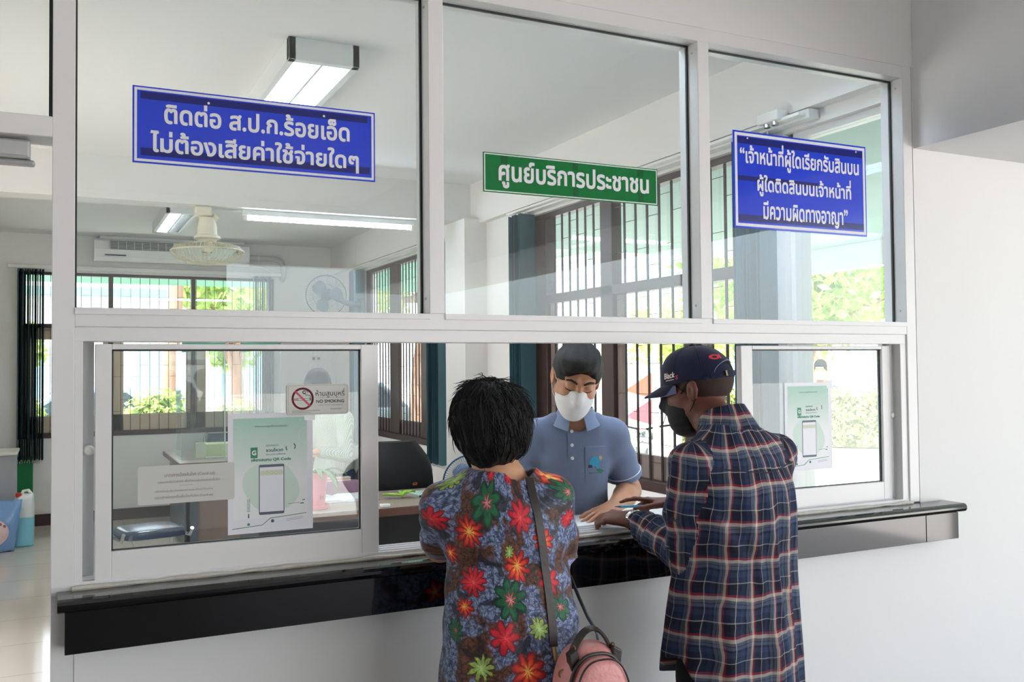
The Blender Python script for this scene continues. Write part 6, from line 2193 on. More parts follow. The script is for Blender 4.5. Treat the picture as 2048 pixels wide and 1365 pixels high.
# ================================================================ the woman in the flowered blouse
WM = facing('woman with short black hair in a flowered blouse standing at the counter, back turned', (0.965, -0.35), (0.3, 0.954))
wb_rows = [(0.66, 0.026, 0.0, 0.190, 0.150), (0.80, 0.025, 0.0, 0.178, 0.140), (0.92, 0.024, 0.0, 0.164, 0.128), (1.03, 0.014, 0.0, 0.154, 0.116), (1.09, 0.010, 0.0, 0.146, 0.108), (1.16, 0.002, -0.004, 0.152, 0.108), (1.22, -0.004, -0.006, 0.146, 0.098), (1.262, -0.006, -0.004, 0.118, 0.080), (1.30, -0.006, 0.0, 0.076, 0.062)]
whc, WRh = (-0.020, 0.035, 1.395), euler(-10, 0, -4)
S = SDF((-0.26, -0.16, -0.005), (0.28, 0.44, 1.52), 0.005)
S.loft([(r[0], r[1], r[2], r[3] - 0.03, r[4] - 0.03) for r in wb_rows], 0.03)
S.cap((-0.04, 0, 0.84), (0.06, 0, 0.84), 0.10, 0.10, 0.03)
legs_body(S, (0.02, 0), 0.80, 0.07)
S.cap((-0.008, -0.005, 1.25), (-0.016, 0.02, 1.35), 0.056, 0.052, 0.035)
head(S, whc, WRh, 0.93, nose=True)
wsr, wer, wwr = (0.120, 0.0, 1.230), (0.146, 0.050, 1.098), (0.130, 0.262, 1.066)
S.chain([wsr, wer, wwr], [0.046, 0.039, 0.026], 0.02)
hand(S, (0.130, 0.268, 1.066), (-0.15, 0.98, 0.0), (0, 0, 1), -1, {'i': (18, 25, 15), 'm': (20, 25, 15), 'r': (22, 25, 15), 'p': (22, 25, 15)})
wsl, wel, wwl = (-0.142, 0.0, 1.218), (-0.140, 0.125, 1.10), (-0.085, 0.29, 1.075)
S.chain([wsl, wel, wwl], [0.046, 0.039, 0.026], 0.02)
hand(S, (-0.083, 0.297, 1.074), (0.3, 0.95, 0.0), (0, 0, 1), 1, {'i': (12, 20, 15), 'm': (12, 20, 15), 'r': (14, 22, 15), 'p': (16, 25, 15)}, s=0.95)
wm_body = sdf_obj('body', S, M_SKIN_W, WM)

def floral_mat():
    m, nt, out = new_mat('flower_printed_blouse_cloth')
    b = N(nt, 'ShaderNodeBsdfPrincipled')
    uv = N(nt, 'ShaderNodeUVMap')
    uv.uv_map = 'UVMap'
    def noise_(sc, det=4, dist=0.0):
        n = N(nt, 'ShaderNodeTexNoise')
        n.inputs['Scale'].default_value = sc
        n.inputs['Detail'].default_value = det
        n.inputs['Distortion'].default_value = dist
        nt.links.new(uv.outputs[0], n.inputs['Vector'])
        return n
    def ramp(fac, stops, interp='LINEAR'):
        r = N(nt, 'ShaderNodeValToRGB')
        r.color_ramp.interpolation = interp
        el = r.color_ramp.elements
        while len(el) < len(stops):
            el.new(0.5)
        for e, (p, c) in zip(el, stops):
            e.position = p
            e.color = lin(c)
        nt.links.new(fac, r.inputs[0])
        return r.outputs[0]
    # warped coordinates
    nw = noise_(38, 2)
    sub = N(nt, 'ShaderNodeVectorMath', operation='SUBTRACT')
    nt.links.new(nw.outputs['Color'], sub.inputs[0])
    sub.inputs[1].default_value = (0.5, 0.5, 0.5)
    scl = N(nt, 'ShaderNodeVectorMath', operation='SCALE')
    nt.links.new(sub.outputs[0], scl.inputs[0])
    scl.inputs['Scale'].default_value = 0.022
    nw2 = noise_(130, 2)
    nt.links.new(mixc(nt, 0.35, nw.outputs['Color'], nw2.outputs['Color']), sub.inputs[0])
    add = N(nt, 'ShaderNodeVectorMath', operation='ADD')
    nt.links.new(uv.outputs[0], add.inputs[0])
    nt.links.new(scl.outputs[0], add.inputs[1])
    base = ramp(noise_(70, 5).outputs[0], [(0.28, (34, 42, 68)), (0.42, (78, 94, 132)), (0.54, (142, 158, 194)), (0.64, (82, 96, 146)), (0.75, (50, 58, 94))])
    brown = ramp(noise_(95, 4).outputs[0], [(0.3, (34, 20, 16)), (0.55, (112, 66, 42)), (0.75, (66, 38, 28))])
    bm_ = N(nt, 'ShaderNodeMapRange')
    bm_.inputs[1].default_value = 0.50
    bm_.inputs[2].default_value = 0.56
    nt.links.new(noise_(11, 3, 0.6).outputs[0], bm_.inputs[0])
    col = mixc(nt, bm_.outputs[0], base, brown)
    # dark cracks and blots
    vo = N(nt, 'ShaderNodeTexVoronoi')
    vo.feature = 'DISTANCE_TO_EDGE'
    vo.inputs['Scale'].default_value = 62
    nt.links.new(add.outputs[0], vo.inputs['Vector'])
    cr = N(nt, 'ShaderNodeMapRange')
    cr.inputs[1].default_value = 0.10
    cr.inputs[2].default_value = 0.02
    nt.links.new(vo.outputs[0], cr.inputs[0])
    blot = N(nt, 'ShaderNodeMapRange')
    blot.inputs[1].default_value = 0.54
    blot.inputs[2].default_value = 0.60
    nt.links.new(noise_(17, 4, 1.0).outputs[0], blot.inputs[0])
    dk = math_node(nt, 'MAXIMUM', math_node(nt, 'MULTIPLY', cr.outputs[0], 0.75), math_node(nt, 'MULTIPLY', blot.outputs[0], 0.9))
    col = mixc(nt, dk, col, lin((24, 22, 28)))
    # a reusable flower
    g = bpy.data.node_groups.new('flower', 'ShaderNodeTree')
    for nm, ty, io in (('Vector', 'NodeSocketVector', 'INPUT'), ('Center', 'NodeSocketVector', 'INPUT'), ('Radius', 'NodeSocketFloat', 'INPUT'), ('Turn', 'NodeSocketFloat', 'INPUT'), ('Petals', 'NodeSocketFloat', 'INPUT'),
                       ('Mask', 'NodeSocketFloat', 'OUTPUT'), ('T', 'NodeSocketFloat', 'OUTPUT')):
        g.interface.new_socket(name=nm, in_out=io, socket_type=ty)
    gi, go = N(g, 'NodeGroupInput'), N(g, 'NodeGroupOutput')
    sb = N(g, 'ShaderNodeVectorMath', operation='SUBTRACT')
    g.links.new(gi.outputs[0], sb.inputs[0])
    g.links.new(gi.outputs[1], sb.inputs[1])
    sp = N(g, 'ShaderNodeSeparateXYZ')
    g.links.new(sb.outputs[0], sp.inputs[0])
    x2 = math_node(g, 'MULTIPLY', sp.outputs[0], sp.outputs[0])
    rad = math_node(g, 'SQRT', math_node(g, 'ADD', x2, math_node(g, 'MULTIPLY', sp.outputs[1], sp.outputs[1])))
    an = math_node(g, 'ARCTAN2', sp.outputs[1], sp.outputs[0])
    pet = math_node(g, 'ABSOLUTE', math_node(g, 'COSINE', math_node(g, 'ADD', math_node(g, 'MULTIPLY', an, math_node(g, 'MULTIPLY', gi.outputs[4], 0.5)), gi.outputs[3])))
    lim = math_node(g, 'MULTIPLY', gi.outputs[2], math_node(g, 'MULTIPLY_ADD', math_node(g, 'POWER', pet, 0.8), 0.42, 0.62))
    t_ = math_node(g, 'DIVIDE', rad, lim)
    g.links.new(math_node(g, 'LESS_THAN', t_, 1.0), go.inputs[0])
    # darker seams between the petals
    g.links.new(math_node(g, 'ADD', t_, math_node(g, 'MULTIPLY', math_node(g, 'SUBTRACT', 1.0, pet), 0.34)), go.inputs[1])
    ramps = {
        'o': [(0.0, (255, 236, 150)), (0.22, (250, 200, 90)), (0.42, (236, 92, 36)), (0.75, (206, 34, 28)), (0.98, (120, 16, 20))],
        'c': [(0.0, (246, 160, 150)), (0.15, (232, 70, 70)), (0.45, (216, 28, 48)), (0.8, (196, 22, 44)), (0.98, (110, 12, 24))],
        'g': [(0.0, (240, 196, 190)), (0.16, (226, 120, 130)), (0.34, (150, 60, 60)), (0.42, (24, 80, 52)), (0.75, (18, 106, 66)), (0.98, (10, 52, 40))],
        'y': [(0.0, (226, 226, 150)), (0.3, (170, 206, 120)), (0.6, (110, 160, 90)), (0.8, (186, 186, 70)), (0.98, (44, 70, 40))],
    }
    for i, (u_, v_, r_, kind, tn, n_) in enumerate(FLOWERS):
        q = N(nt, 'ShaderNodeGroup')
        q.node_tree = g
        nt.links.new(add.outputs[0], q.inputs[0])
        q.inputs[1].default_value = (u_, v_, 0)
        q.inputs[2].default_value = r_
        q.inputs[3].default_value = tn
        q.inputs[4].default_value = n_
        col = mixc(nt, q.outputs[0], col, ramp(q.outputs[1], ramps[kind]))
    hs = N(nt, 'ShaderNodeHueSaturation')
    nt.links.new(math_node(nt, 'MULTIPLY_ADD', noise_(46, 4).outputs[0], 1.1, 0.42), hs.inputs['Value'])
    nt.links.new(col, hs.inputs['Color'])
    col = hs.outputs[0]
    nt.links.new(col, b.inputs['Base Color'])
    b.inputs['Roughness'].default_value = 0.62
    b.inputs['Sheen Weight'].default_value = 0.1
    bp = N(nt, 'ShaderNodeBump')
    bp.inputs['Strength'].default_value = 0.35
    bp.inputs['Distance'].default_value = 0.006
    nt.links.new(noise_(60, 4).outputs[0], bp.inputs['Height'])
    nt.links.new(bp.outputs[0], b.inputs['Normal'])
    nt.links.new(b.outputs[0], out.inputs[0])
    return m
FL_PX = [(0.103, 1.286, 0.0308, 'o'), (0.041, 1.201, 0.0368, 'c'), (0.105, 1.145, 0.0296, 'o'), (-0.113, 1.169, 0.0352, 'o'), (-0.068, 1.235, 0.0457, 'g'), (-0.137, 1.115, 0.0242, 'o'), (0.023, 1.088, 0.0367, 'o'), (-0.1, 1.055, 0.0315, 'c'), (0.113, 1.051, 0.0295, 'c'), (-0.004, 1.016, 0.0439, 'g'), (-0.116, 0.994, 0.0218, 'o'), (0.078, 0.949, 0.0245, 'y'), (-0.025, 0.933, 0.0353, 'c'), (0.043, 0.856, 0.0391, 'o'), (-0.085, 0.864, 0.0279, 'y'), (-0.131, 0.939, 0.0254, 'g'), (0.14, 0.987, 0.0271, 'g'), (-0.161, 1.194, 0.0254, 'c'), (-0.138, 1.283, 0.0218, 'y'), (-0.038, 1.3, 0.0195, 'c'), (0.009, 1.293, 0.0196, 'c'), (0.154, 1.25, 0.0272, 'g'), (0.162, 1.183, 0.0223, 'c'), (-0.001, 1.124, 0.0147, 'y'), (0.07, 1.311, 0.016, 'c')]
FLOWERS = []
for i, (x, z, r, k) in enumerate(FL_PX):
    zz = [q[0] for q in wb_rows]
    cx_ = np.interp(z, zz, [q[1] for q in wb_rows])
    rx_ = np.interp(z, zz, [q[3] for q in wb_rows])
    FLOWERS.append((math.asin(max(-0.97, min(0.97, (x - cx_) / (rx_ * 1.04)))) * 0.15, z, r * 1.12, k, i * 1.3, 7 + (i % 4)))
for i in range(14):                                    # more blooms round the front
    FLOWERS.append(((0.29 + 0.1 * (i % 3)) * (1 if i % 2 else -1), 0.75 + 0.042 * i, 0.034, 'ocgy'[i % 4], i * 0.7, 5 + i % 2))
S = SDF((-0.27, -0.2, 0.65), (0.29, 0.24, 1.33), 0.0048)
def wfold(a, z):
    return 1 + (0.018 * np.sin(9 * a + 4) + 0.012 * np.sin(16 * a + 12 * z)) * np.clip((1.085 - z) * 7, 0, 1) + 0.006 * np.sin(24 * a) * np.exp(-((z - 1.1) / 0.03) ** 2)
S.loft(wb_rows, 0.03, 2.15, wfold)
for sx, a, e, r0, r1, tcut in ((1, wsr, wer, 0.054, 0.056, 1.12), (-1, wsl, wel, 0.054, 0.053, 0.95)):
    a_, b_ = np.array(a), np.array(e)
    S.cap((0.05 * sx, 0, 1.25), tuple(a_), 0.044, r0 * 0.96, 0.04)
    S2 = SDF((-0.27, -0.2, 0.65), (0.29, 0.24, 1.33), 0.0048)
    S2.cap(tuple(a_), tuple(a_ + (b_ - a_) * 1.2), r0, r1, 0.02)
    S2.cut(tuple(b_ - a_), tuple(a_ + (b_ - a_) * tcut))
    S2.warp(lambda X, Y, Z: 0.004 * np.sin(80 * Z + 25 * X) * np.sin(40 * Y + 9))
    h_ = np.maximum(0.02 - np.abs(S.F - S2.F), 0) / 0.02
    S.F = np.minimum(S.F, S2.F) - h_ * h_ * 0.02 * 0.25
S.cap((0.016, 0.0, 1.300), (0.012, 0.02, 1.37), 0.066, 0.085, 0.008, '-')
S.warp(lambda X, Y, Z: 0.0035 * np.exp(-((Z - 1.088) / 0.006) ** 2) + 0.0022 * np.sin(50 * Z + 30 * X) * np.sin(36 * X - 20 * Z))
blouse = sdf_obj('blouse', S, floral_mat(), WM, uvf=torso_uv(0.15, wb_rows, []))
bl_bvh = bvh_of(blouse)
# hair: a full cap of short strands
S = SDF((-0.17, -0.13, 1.26), (0.13, 0.16, 1.56), 0.0032)
S.ell((-0.021, 0.012, 1.415), (0.097, 0.104, 0.100), k=0.01)
S.ell((-0.040, 0.0, 1.440), (0.078, 0.088, 0.070), k=0.03)
S.ell((-0.020, -0.006, 1.378), (0.078, 0.078, 0.062), k=0.03)
S.ell((-0.030, -0.018, 1.345), (0.048, 0.042, 0.036), k=0.02)
S.ell((-0.02, 0.15, 1.36), (0.075, 0.085, 0.085), k=0.012, op='-')
S.warp(lambda X, Y, Z: 0.0035 * np.sin(75 * X + 60 * Y + 20 * Z) * np.sin(50 * Z - 40 * X) + 0.002 * np.sin(170 * X + 30 * Z) * np.sin(150 * Y))
V_, Q_ = drop_bits(*S.mesh())
hb = MB()
hb.add(V_, Q_)
hbv = BVHTree.FromPolygons([Vector(v) for v in V_], [tuple(q) for q in Q_])
rng = random.Random(5)
for i in range(620):
    a = rng.uniform(0, 2 * math.pi)
    el = rng.uniform(-0.5, 1.45)
    c0 = Vector((-0.022, 0.005, 1.415))
    d = Vector((math.cos(a) * math.cos(el), math.sin(a) * math.cos(el), math.sin(el)))
    if d.y > 0.45 and d.z < 0.55:
        continue
    h = hbv.ray_cast(c0 + d * 0.3, -d)
    if h[0] is None:
        continue
    p, n_ = h[0], h[1]
    swirl = Vector((0, 0, -1)) + Vector((0.25 + rng.uniform(-.35, .35), rng.uniform(-.35, .35), 0))
    if d.z > 0.75:
        swirl = Vector((d.x + rng.uniform(-.4, .4), d.y + rng.uniform(-.4, .4), 0.05))
    t_ = (swirl - n_ * swirl.dot(n_)).normalized()
    L = rng.uniform(0.04, 0.09)
    lift = rng.choice((0.0, 0.0, 0.0, 0.001, 0.003)) + (0.010 if d.z > 0.75 and rng.random() < 0.3 else 0) + (0.006 if rng.random() < 0.05 else 0)
    pts = []
    for k in range(5):
        q = k / 4
        w_ = p + t_ * L * q
        nn_ = hbv.find_nearest(w_)
        pts.append(nn_[0] + nn_[1] * (0.0008 + lift * q * 1.6))
    hb.tube(pts, [0.0013, 0.0014, 0.0012, 0.0009, 0.0003], 4, cap=False)
hair = obj('hair', hb, M_HAIR, WM, local=True, fix=False, smooth=120)
face_mask('face_mask', WM, whc, WRh, 0.95, M_MASKB, (-0.13, -0.02, 1.24), (0.10, 0.18, 1.46))
mask_straps(WM, whc, WRh, 0.95, M_MASKB)
trousers(WM, (0.02, 0), 0.80, M_DARKTR, 0.07, 0.86, 0.085)
shoes(WM, (0.02, 0), M_SHOE, 0.07)

# ---- her pink bag on its long strap
BG = thing('backpack', 'small pink leather backpack hanging at the hip of the flowered blouse', 'bag', (0, 0, 0))
BG.location = WM.location
BG.rotation_euler = WM.rotation_euler
M_PINKL = mat('dusty_pink_leather', (216, 146, 142), 0.38, var=0.08, scale=14, bump=0.25, bscale=90)
M_BRNL = mat('dark_brown_leather_strap', (52, 44, 42), 0.42, bump=0.1, bscale=120)
M_BRASS = mat('aged_brass', (176, 152, 104), 0.3, metal=0.9)
bc = np.array((0.172, -0.19, 0.795))
Rb = euler(0, 0, 12)
def bagw(p):
    return tuple(bc + Rb @ np.array(p))
def dome(w, hgt, n=40):
    pts = [(-w, -0.085), (w, -0.085)]
    pts += [(w * math.copysign(abs(math.cos(a)) ** 0.75, math.cos(a)), (hgt) * abs(math.sin(a)) ** 0.85) for a in [math.pi * i / n for i in range(n + 1)]]
    return pts
def dome_solid(w, hgt, y0, y1, inset=0.012, steps=6):
    rows = []
    for k in range(steps + 1):
        q = k / steps
        f = 1 - (inset / w) * (abs(2 * q - 1) ** 3)
        y = y0 + (y1 - y0) * q
        rows.append([bagw((x * f, y, z * f if z > 0 else z)) for x, z in dome(w, hgt)])
    return MB().rings(rows)
obj('main_body', dome_solid(0.082, 0.135, -0.028, 0.06), M_PINKL, BG, smooth=50, local=True)
obj('front_compartment', dome_solid(0.068, 0.116, -0.062, -0.03), M_PINKL, BG, smooth=50, local=True)
obj('zip_band', MB().tube([bagw((x * 1.01, -0.031, z * 1.01)) for x, z in dome(0.0705, 0.1185)[2:]], 0.0042, 8), M_BRNL, BG, smooth=True, local=True)
obj('edge_piping', MB().tube([bagw((x, -0.060, z)) for x, z in dome(0.0675, 0.1155)[2:]], 0.0022, 6), M_BRNL, BG, smooth=True, local=True)
obj('front_pocket', MB().tube([bagw((-0.046, -0.0635, 0.036)), bagw((0.044, -0.0635, 0.046)), bagw((0.046, -0.0635, 0.026)), bagw((-0.043, -0.0635, 0.014)), bagw((-0.046, -0.0635, 0.036))], 0.0016, 6), M_BRNL, BG, local=True)
obj('zip_pull', MB().torus(bagw((0.047, -0.066, 0.038)), (0.2, -1, 0), 0.006, 0.0016, 16, 6).cyl(bagw((0.047, -0.067, 0.032)), bagw((0.05, -0.067, 0.014)), 0.0022, n=6), M_BRASS, BG, local=True)
hp_ = [bagw((-0.045 + 0.09 * i / 12, 0.0, 0.118 + 0.048 * math.sin(math.pi * i / 12) ** 0.8)) for i in range(13)]
obj('carry_handle', ribbon(hp_, [tuple(Rb @ np.array((0, -0.3, 1)))] * 13, 0.018, 0.004), M_BRNL, BG, smooth=60, local=True)
for x_, z_, q_ in ((-0.05, 0.105, 1), (0.052, 0.102, -1)):
    obj('handle_tab', MB().obox(bagw((x_, -0.012, z_)), Rb @ np.array((0.011, 0, 0.006 * q_)), Rb @ np.array((0, 0.012, 0)), Rb @ np.array((-0.003 * q_, 0.0, 0.022))), M_BRNL, BG, bevel=0.003, local=True)
    obj('ring', MB().torus(bagw((x_ + 0.003 * q_, -0.01, z_ + 0.023)), (1, 0.3, 0), 0.008, 0.0017, 18, 6), M_BRASS, BG, smooth=True, local=True)
# long strap up the back and over the shoulder
tgt = [(0.100, 0.905), (0.098, 0.96), (0.093, 1.02), (0.086, 1.08), (0.079, 1.14), (0.071, 1.20), (0.062, 1.245)]
pts, nn = [], []
for x, z in tgt:
    p = stick(bl_bvh, (x, -0.6, z), (0, 1, 0), 0.004)
    pts.append(p)
    nn.append((0.2, -1, 0.1))
for y, zz in ((-0.06, 1.5), (-0.02, 1.5), (0.03, 1.5)):
    p = stick(bl_bvh, (0.058, y, zz), (0, 0, -1), 0.003)
    pts.append(p)
    nn.append((0.1, -0.3, 1) if y < 0 else (0.1, 0.3, 1))
for z in (1.2, 1.1, 1.0):
    p = stick(bl_bvh, (0.09 + (1.2 - z) * 0.25, 0.6, z), (0, -1, 0), 0.004)
    pts.append(p)
    nn.append((0.2, 1, 0.1))
obj('long_strap', ribbon(pts, nn, 0.019, 0.003), M_BRNL, BG, smooth=60, local=True)
s0 = pts[0]
hook = [s0, Vector((s0.x + 0.004, s0.y - 0.008, s0.z - 0.03)), Vector(bagw((-0.07, 0.0, 0.075)))]
obj('strap_hook', MB().tube(hook, [0.006, 0.005, 0.003], 8).torus(hook[2], (0.3, 1, 0), 0.009, 0.002, 18, 6), M_BRASS, BG, smooth=True, local=True)
fs_ = [(0.172, 0.03, 1.03), (0.186, 0.0, 0.985), (0.196, -0.045, 0.95), (0.204, -0.10, 0.93), tuple(bagw((0.03, 0.02, 0.11)))]
obj('side_strap', ribbon(fs_, [(1, 0.4, 0.2)] * 5, 0.012, 0.003), M_BRNL, BG, smooth=60, local=True)
# ================================================================ the man in the plaid shirt
MN = facing('man in a plaid shirt and navy cap leaning on the counter, writing with a pen', (1.67, -0.37), (-0.15, 0.989))
m_rows = [(0.62, -0.022, 0.022, 0.214, 0.166), (0.76, -0.020, 0.020, 0.208, 0.158), (0.90, -0.017, 0.015, 0.194, 0.142), (1.00, -0.012, 0.010, 0.184, 0.130), (1.12, -0.006, 0.000, 0.178, 0.122), (1.22, 0.0, -0.002, 0.176, 0.116), (1.29, 0.0, 0.004, 0.158, 0.098), (1.345, 0.0, 0.016, 0.112, 0.078), (1.385, 0.0, 0.030, 0.070, 0.064)]
mhc, MRh = (0.008, 0.150, 1.477), euler(-10, 0, 23)
S = SDF((-0.30, -0.2, -0.005), (0.36, 0.62, 1.62), 0.005)
S.loft([(r[0], r[1], r[2], r[3] - 0.035, r[4] - 0.035) for r in m_rows if r[0] > 0.8], 0.03)
legs_body(S, (-0.01, 0.0), 0.84, 0.09)
S.cap((0, 0.02, 1.31), (0.005, 0.105, 1.41), 0.058, 0.056, 0.03)
head(S, mhc, MRh, 0.97)
msl, mel, mwl = (-0.160, 0.020, 1.285), (-0.138, 0.045, 1.035), (-0.088, 0.312, 1.088)
msr, mer, mwr = (0.160, 0.0, 1.295), (0.225, 0.155, 1.07), (0.168, 0.395, 1.105)
S.chain([msl, mel], [0.048, 0.042], 0.03)
S.chain([mel, mwl], [0.042, 0.027], 0.015)
S.chain([msr, mer], [0.048, 0.042], 0.03)
S.chain([mer, mwr], [0.042, 0.027], 0.015)
mt_l = hand(S, (-0.090, 0.322, 1.090), (-0.32, 0.93, 0.06), (-0.28, -0.06, 0.95), 1, {'i': (28, 52, 30), 'm': (32, 54, 32), 'r': (34, 54, 32), 'p': (32, 50, 30)}, ((0.6, 0.6, -0.5), (0.9, 0.2, -0.35)), s=1.02)
mt_r = hand(S, (0.166, 0.404, 1.108), (-0.62, 0.78, 0.06), (0.25, 0.1, 0.96), -1, {'i': (2, 14, 10), 'm': (38, 46, 30), 'r': (56, 60, 36), 'p': (60, 62, 36)}, ((0.85, 0.42, -0.42), (0.98, -0.05, -0.18)), s=1.0)
mn_body = sdf_obj('body', S, M_SKIN_M, MN)
mn_bvh = bvh_of(mn_body)

def plaid_mat():
    m, nt, out = new_mat('blue_plaid_flannel')
    b = N(nt, 'ShaderNodeBsdfPrincipled')
    uv = N(nt, 'ShaderNodeUVMap')
    uv.uv_map = 'UVMap'
    sp = N(nt, 'ShaderNodeSeparateXYZ')
    nw = N(nt, 'ShaderNodeTexNoise')
    nw.inputs['Scale'].default_value = 9
    nw.inputs['Detail'].default_value = 2
    nt.links.new(uv.outputs[0], nw.inputs['Vector'])
    sb = N(nt, 'ShaderNodeVectorMath', operation='SUBTRACT')
    sb.inputs[1].default_value = (0.5, 0.5, 0.5)
    nt.links.new(nw.outputs['Color'], sb.inputs[0])
    sc_ = N(nt, 'ShaderNodeVectorMath', operation='SCALE')
    sc_.inputs['Scale'].default_value = 0.03
    nt.links.new(sb.outputs[0], sc_.inputs[0])
    ad_ = N(nt, 'ShaderNodeVectorMath', operation='ADD')
    nt.links.new(uv.outputs[0], ad_.inputs[0])
    nt.links.new(sc_.outputs[0], ad_.inputs[1])
    nt.links.new(ad_.outputs[0], sp.inputs[0])
    stops = [(0.0, (92, 100, 118)), (0.085, (28, 30, 42)), (0.10, (98, 106, 120)), (0.175, (196, 182, 168)), (0.265, (146, 38, 52)), (0.325, (32, 36, 54)),
             (0.46, (24, 26, 38)), (0.62, (170, 162, 158)), (0.648, (38, 48, 74)), (0.80, (50, 64, 92)), (0.93, (36, 44, 66))]
    cols = []
    for i, per in ((0, 0.080), (1, 0.096)):
        fr = math_node(nt, 'FRACT', math_node(nt, 'DIVIDE', math_node(nt, 'ADD', sp.outputs[i], 10.02), per))
        r = N(nt, 'ShaderNodeValToRGB')
        r.color_ramp.interpolation = 'CONSTANT'
        el = r.color_ramp.elements
        while len(el) < len(stops):
            el.new(0.5)
        for e, (p, c) in zip(el, stops):
            e.position = p
            e.color = lin(c)
        nt.links.new(fr, r.inputs[0])
        cols.append(r.outputs[0])
    # twill: diagonal threads let either set of stripes through
    tw = math_node(nt, 'FRACT', math_node(nt, 'MULTIPLY', math_node(nt, 'ADD', sp.outputs[0], sp.outputs[1]), 420.0))
    fac = math_node(nt, 'MULTIPLY_ADD', math_node(nt, 'GREATER_THAN', tw, 0.5), 0.16, 0.42)
    col = mixc(nt, fac, cols[0], cols[1])
    nz = N(nt, 'ShaderNodeTexNoise')
    nz.inputs['Scale'].default_value = 30
    nz.inputs['Detail'].default_value = 4
    nt.links.new(uv.outputs[0], nz.inputs['Vector'])
    hs = N(nt, 'ShaderNodeHueSaturation')
    nt.links.new(math_node(nt, 'MULTIPLY_ADD', nz.outputs[0], 0.3, 0.85), hs.inputs['Value'])
    nt.links.new(col, hs.inputs['Color'])
    nt.links.new(hs.outputs[0], b.inputs['Base Color'])
    b.inputs['Roughness'].default_value = 0.85
    b.inputs['Specular IOR Level'].default_value = 0.2
    n2 = N(nt, 'ShaderNodeTexNoise')
    n2.inputs['Scale'].default_value = 26
    n2.inputs['Detail'].default_value = 3
    nt.links.new(uv.outputs[0], n2.inputs['Vector'])
    bp = N(nt, 'ShaderNodeBump')
    bp.inputs['Strength'].default_value = 0.3
    bp.inputs['Distance'].default_value = 0.012
    nt.links.new(n2.outputs[0], bp.inputs['Height'])
    nt.links.new(bp.outputs[0], b.inputs['Normal'])
    nt.links.new(b.outputs[0], out.inputs[0])
    return m
M_PLAID = plaid_mat()
box_ = ((-0.34, -0.22, 0.60), (0.36, 0.42, 1.44))
S = SDF(*box_, 0.0052)
def mfold(a, z):
    low = np.clip((1.24 - z) * 3.2, 0, 1)
    return 1 + low * (0.028 * np.sin(7 * a + 0.8) + 0.020 * np.sin(13 * a + 2.2 + 5 * z) + 0.008 * np.sin(23 * a + 9 * z)) - 0.012 * np.clip((1.30 - z) * 9, 0, 1) * np.exp(-((a - 0.25) / 0.10) ** 2)
S.loft(m_rows, 0.03, 2.2, mfold)
def sleeve(S, pts, rs, cutn=None, cutp=None, k=0.03, wr=0.007):
    S2 = SDF(*box_, 0.0052)
    S2.chain(pts, rs, 0.02)
    if cutn is not None:
        S2.cut(cutn, cutp)
    A = np.array(pts, float)
    def wfn(X, Y, Z):
        e = np.exp(-(((X - A[1, 0]) ** 2 + (Y - A[1, 1]) ** 2 + (Z - A[1, 2]) ** 2) / 0.085 ** 2))
        f = 0.0042 * np.sin(62 * Z + 22 * Y + 14 * X) * np.cos(26 * X + 9 * Z)
        f = f + wr * e * np.sin(95 * (Y * 0.6 + Z * 0.8) + 30 * X)
        if len(A) > 3:
            c = A[-1]
            e2 = np.exp(-(((X - c[0]) ** 2 + (Y - c[1]) ** 2 + (Z - c[2]) ** 2) / 0.07 ** 2))
            f = f + 0.006 * e2 * np.sin(120 * Y + 40 * Z + 20 * X)
        return f
    S2.warp(wfn)
    h_ = np.maximum(k - np.abs(S.F - S2.F), 0) / k
    S.F = np.minimum(S.F, S2.F) - h_ * h_ * k * 0.25
S.cap((-0.05, 0.01, 1.318), msl, 0.046, 0.056, 0.05)
S.cap((0.05, 0.01, 1.318), msr, 0.046, 0.056, 0.05)
wl = np.array(mwl) - nrm(np.array(mwl) - np.array(mel)) * 0.035
sleeve(S, [msl, (-0.158, 0.035, 1.15), mel, (-0.112, 0.19, 1.066), tuple(wl)], [0.056, 0.060, 0.060, 0.052, 0.044], tuple(np.array(mwl) - np.array(mel)), tuple(wl + 0.03 * nrm(np.array(mwl) - np.array(mel))), 0.014)
wr = np.array(mwr) - nrm(np.array(mwr) - np.array(mer)) * 0.03
sleeve(S, [msr, (0.2, 0.08, 1.18), mer, (0.2, 0.28, 1.088), tuple(wr)], [0.056, 0.058, 0.056, 0.048, 0.040], tuple(np.array(mwr) - np.array(mer)), tuple(wr + 0.025 * nrm(np.array(mwr) - np.array(mer))), 0.014)
S.cap((0, 0.035, 1.36), (0.003, 0.07, 1.45), 0.064, 0.07, 0.006, '-')
# drape between the shoulder blades, the yoke seam, the shirt-tail hem
def drape(X, Y, Z):
    f = 0.0035 * np.exp(-((Z - 1.272 - 0.10 * np.abs(X)) / 0.0045) ** 2) * (Y < 0.02)
    for x0, x1, am in ((-0.10, -0.02, 0.006), (-0.03, 0.03, 0.005), (0.06, 0.06, 0.006), (0.11, 0.13, 0.005)):
        xc = x0 + (x1 - x0) * np.clip((1.27 - Z) / 0.45, 0, 1)
        f = f - 1.6 * am * np.exp(-((X - xc) / 0.017) ** 2) * np.clip((1.26 - Z) * 10, 0, 1) * (Y < 0.03)
    # pull lines from the left armpit to the waist
    q = (X + 0.13) * 0.75 + (Z - 1.10) * 0.45
    f = f - 0.011 * np.exp(-(q / 0.016) ** 2) * np.exp(-((Z - 1.08) / 0.11) ** 2) * (Y < 0.05)
    q = (X + 0.10) * 0.75 + (Z - 1.06) * 0.35
    f = f + 0.011 * np.exp(-(q / 0.017) ** 2) * np.exp(-((Z - 1.05) / 0.12) ** 2) * (Y < 0.05)
    return f
S.warp(drape)
